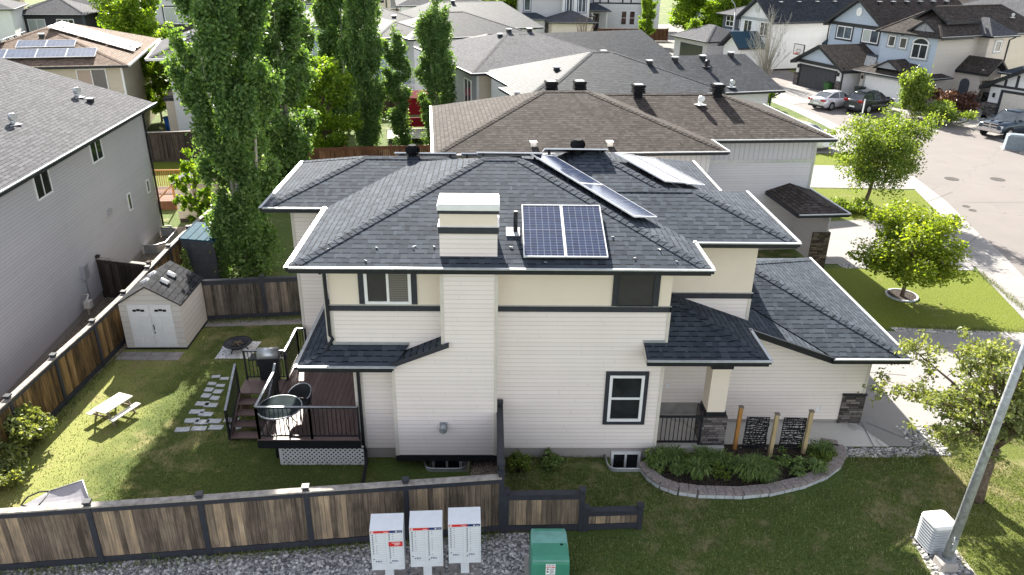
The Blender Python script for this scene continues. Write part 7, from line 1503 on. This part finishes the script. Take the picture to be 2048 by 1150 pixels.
c = at(2035, 300); T = thing('utility_box', 'pale blue grey utility box beside the pickup truck', 'utility box', (c.x, c.y, 0), R(-25)); m = MB(); m.loft([[(-.9, -.5, 0), (.9, -.5, 0), (.9, .5, 0), (-.9, .5, 0)], [(-.85, -.45, 1.0), (.85, -.45, 1.0), (.85, .45, 1.0), (-.85, .45, 1.0)], [(-.7, -.3, 1.1), (.7, -.3, 1.1), (.7, .3, 1.1), (-.7, .3, 1.1)]], smooth=False); m.build('cabinet', M['box_blue'], T); boxes(T, 'base', 'slab', [(-1, -.6, -.02, 1, .6, .06)])
c = at(2030, 302); T = thing('sign_pole', 'leaning grey steel pole beside the pale utility box', 'pole', (c.x+.1, c.y-.9, 0)); m = MB(); m.tube([(0, 0, 0), (.35, .0, 7)], [.09, .07], 8); m.build('pole', M['pole'], T); boxes(T, 'base', 'slab', [(-.25, -.25, 0, .25, .25, .1)])
# manhole covers in the street
for i, (x, y) in enumerate(((1903, 358), (1995, 359), (1932, 413), (1945, 421))):
    p_ = at(x, y); m = MB(); m.cyl((0, 0, 0), .42 if i < 2 else .2, .012, 20); o_ = m.build('manhole_cover', M['iron'], loc=(p_.x, p_.y, .008)); tag(o_, ('round grey manhole cover in the road nearer the leaning street tree', 'round grey manhole cover in the road farther right', 'small dark valve cover in the road, upper of the pair', 'small dark valve cover in the road, lower of the pair')[i], 'manhole cover', 'covers in the road')
# ---------------------------------------------------------------- loose pieces of one mesh become parts of their own
KEEP = {'deck_boards', 'fence_panel', 'foliage', 'crown', 'trunk', 'branches', 'stem', 'grass', 'gravel', 'small_print', 'door_seam', 'lock', 'badge_mark', 'emblem', 'warning_symbol', 'lettering', 'bird_dropping', 'edging_stone', 'cap_block', 'base_block', 'screen_panel', 'wire_hanger', 'lattice_skirt', 'railing', 'rail', 'porch_railing', 'paving_slabs', 'garage_door', 'log', 'leaf_litter', 'turbine_vent', 'hood_stripe', 'window_well', 'solar_panel', 'table_top', 'bench', 'body', 'window', 'rim', 'grille_bar', 'backrest', 'louvred_case', 'path', 'ground', 'roof_vent', 'backboard_frame'}
def split_loose(o, gap=.03):
    me = o.data; n = len(me.vertices); par = list(range(n))
    def find(i):
        while par[i] != i: par[i] = par[par[i]]; i = par[i]
        return i
    for p_ in me.polygons:
        a = find(p_.vertices[0])
        for v in p_.vertices[1:]: par[find(v)] = a
    co = np.array([v.co for v in me.vertices]); roots = {}
    for i in range(n): roots.setdefault(find(i), []).append(i)
    if len(roots) < 2: return
    ks = list(roots); lo = [co[roots[k]].min(0)-gap for k in ks]; hi = [co[roots[k]].max(0) for k in ks]; grp = list(range(len(ks)))
    def fg(i):
        while grp[i] != i: i = grp[i]
        return i
    for i in range(len(ks)):
        for j in range(i):
            if fg(i) != fg(j) and np.all(lo[i] <= hi[j]) and np.all(lo[j] <= hi[i]): grp[fg(i)] = fg(j)
    g_of = {k: fg(i) for i, k in enumerate(ks)}; gs = sorted(set(g_of.values()))
    if len(gs) < 2 or len(gs) > 40: return
    uvl = me.uv_layers.active; uv = np.zeros(len(me.loops)*2); uvl.data.foreach_get('uv', uv); uv = uv.reshape(-1, 2)
    kids = list(o.children)
    for gi, g in enumerate(gs):
        ps = [p_ for p_ in me.polygons if g_of[find(p_.vertices[0])] == g]; idx = {}; F = []; U = []
        for p_ in ps: F.append([idx.setdefault(v, len(idx)) for v in p_.vertices]); U.append(uv[p_.loop_start:p_.loop_start+p_.loop_total])
        nm = bpy.data.meshes.new(me.name); nm.from_pydata([co[v] for v in idx], [], F)
        for m_ in me.materials: nm.materials.append(m_)
        nm.polygons.foreach_set('material_index', [p_.material_index for p_ in ps]); nm.polygons.foreach_set('use_smooth', [p_.use_smooth for p_ in ps])
        nm.uv_layers.new(name='UVMap').data.foreach_set('uv', np.concatenate(U).ravel()); nm.update()
        if gi == 0: o.data = nm
        else: c = o.copy(); c.data = nm; COL.objects.link(c)
for o in [o for o in bpy.data.objects if o.type == 'MESH' and o.parent is not None and o.name.split('.')[0] not in KEEP and o.data.users == 1 and o.data.uv_layers]: split_loose(o)
# ---------------------------------------------------------------- light, air, camera
w = bpy.data.worlds.new('World'); sc.world = w; w.use_nodes = True; nt = w.node_tree
sky = nt.nodes.new('ShaderNodeTexSky'); sky.sky_type = 'NISHITA'; sky.sun_disc = False
SAZ, SEL = R(-78.5), R(31.5)                      # heading of the shadows, height of the sun
sun_dir = Vector((-math.cos(SAZ)*math.cos(SEL), -math.sin(SAZ)*math.cos(SEL), math.sin(SEL)))
sky.sun_elevation = SEL; sky.sun_rotation = math.atan2(sun_dir.x, sun_dir.y); sky.air_density = 1.0; sky.dust_density = .6; sky.ozone_density = 1.0
hs = nt.nodes.new('ShaderNodeHueSaturation'); hs.inputs['Saturation'].default_value = .45; nt.links.new(sky.outputs[0], hs.inputs['Color'])
wm = nt.nodes.new('ShaderNodeMix'); wm.data_type = 'RGBA'; wm.blend_type = 'MULTIPLY'; wm.inputs[0].default_value = 1; wm.inputs[7].default_value = (1.05, 1.0, .97, 1)
nt.links.new(hs.outputs[0], wm.inputs[6]); nt.links.new(wm.outputs[2], nt.nodes['Background'].inputs[0]); nt.nodes['Background'].inputs[1].default_value = .092
L = bpy.data.lights.new('sun', 'SUN'); L.energy = 5.0; L.angle = R(.55); L.color = (1.0, .945, .85)
so = bpy.data.objects.new('sun', L); COL.objects.link(so); so.rotation_euler = (-sun_dir).to_track_quat('-Z', 'Y').to_euler()
cam = bpy.data.cameras.new('camera'); co = bpy.data.objects.new('camera', cam); COL.objects.link(co)
cam.sensor_width = 36; cam.lens = F_PX/2048*36; cam.clip_end = 3000; cam.clip_start = .1
mat_ = Matrix((_rt, _up, -_fw)).transposed().to_4x4(); mat_.translation = CAM; co.matrix_world = mat_
sc.camera = co
vs = sc.view_settings; vs.view_transform = 'Standard'; vs.look = 'None'; vs.gamma = 1.0; vs.use_curve_mapping = False; vs.exposure = 1.88
sc.cycles.max_bounces = 6; sc.cycles.transparent_max_bounces = 6; sc.cycles.sample_clamp_indirect = 8
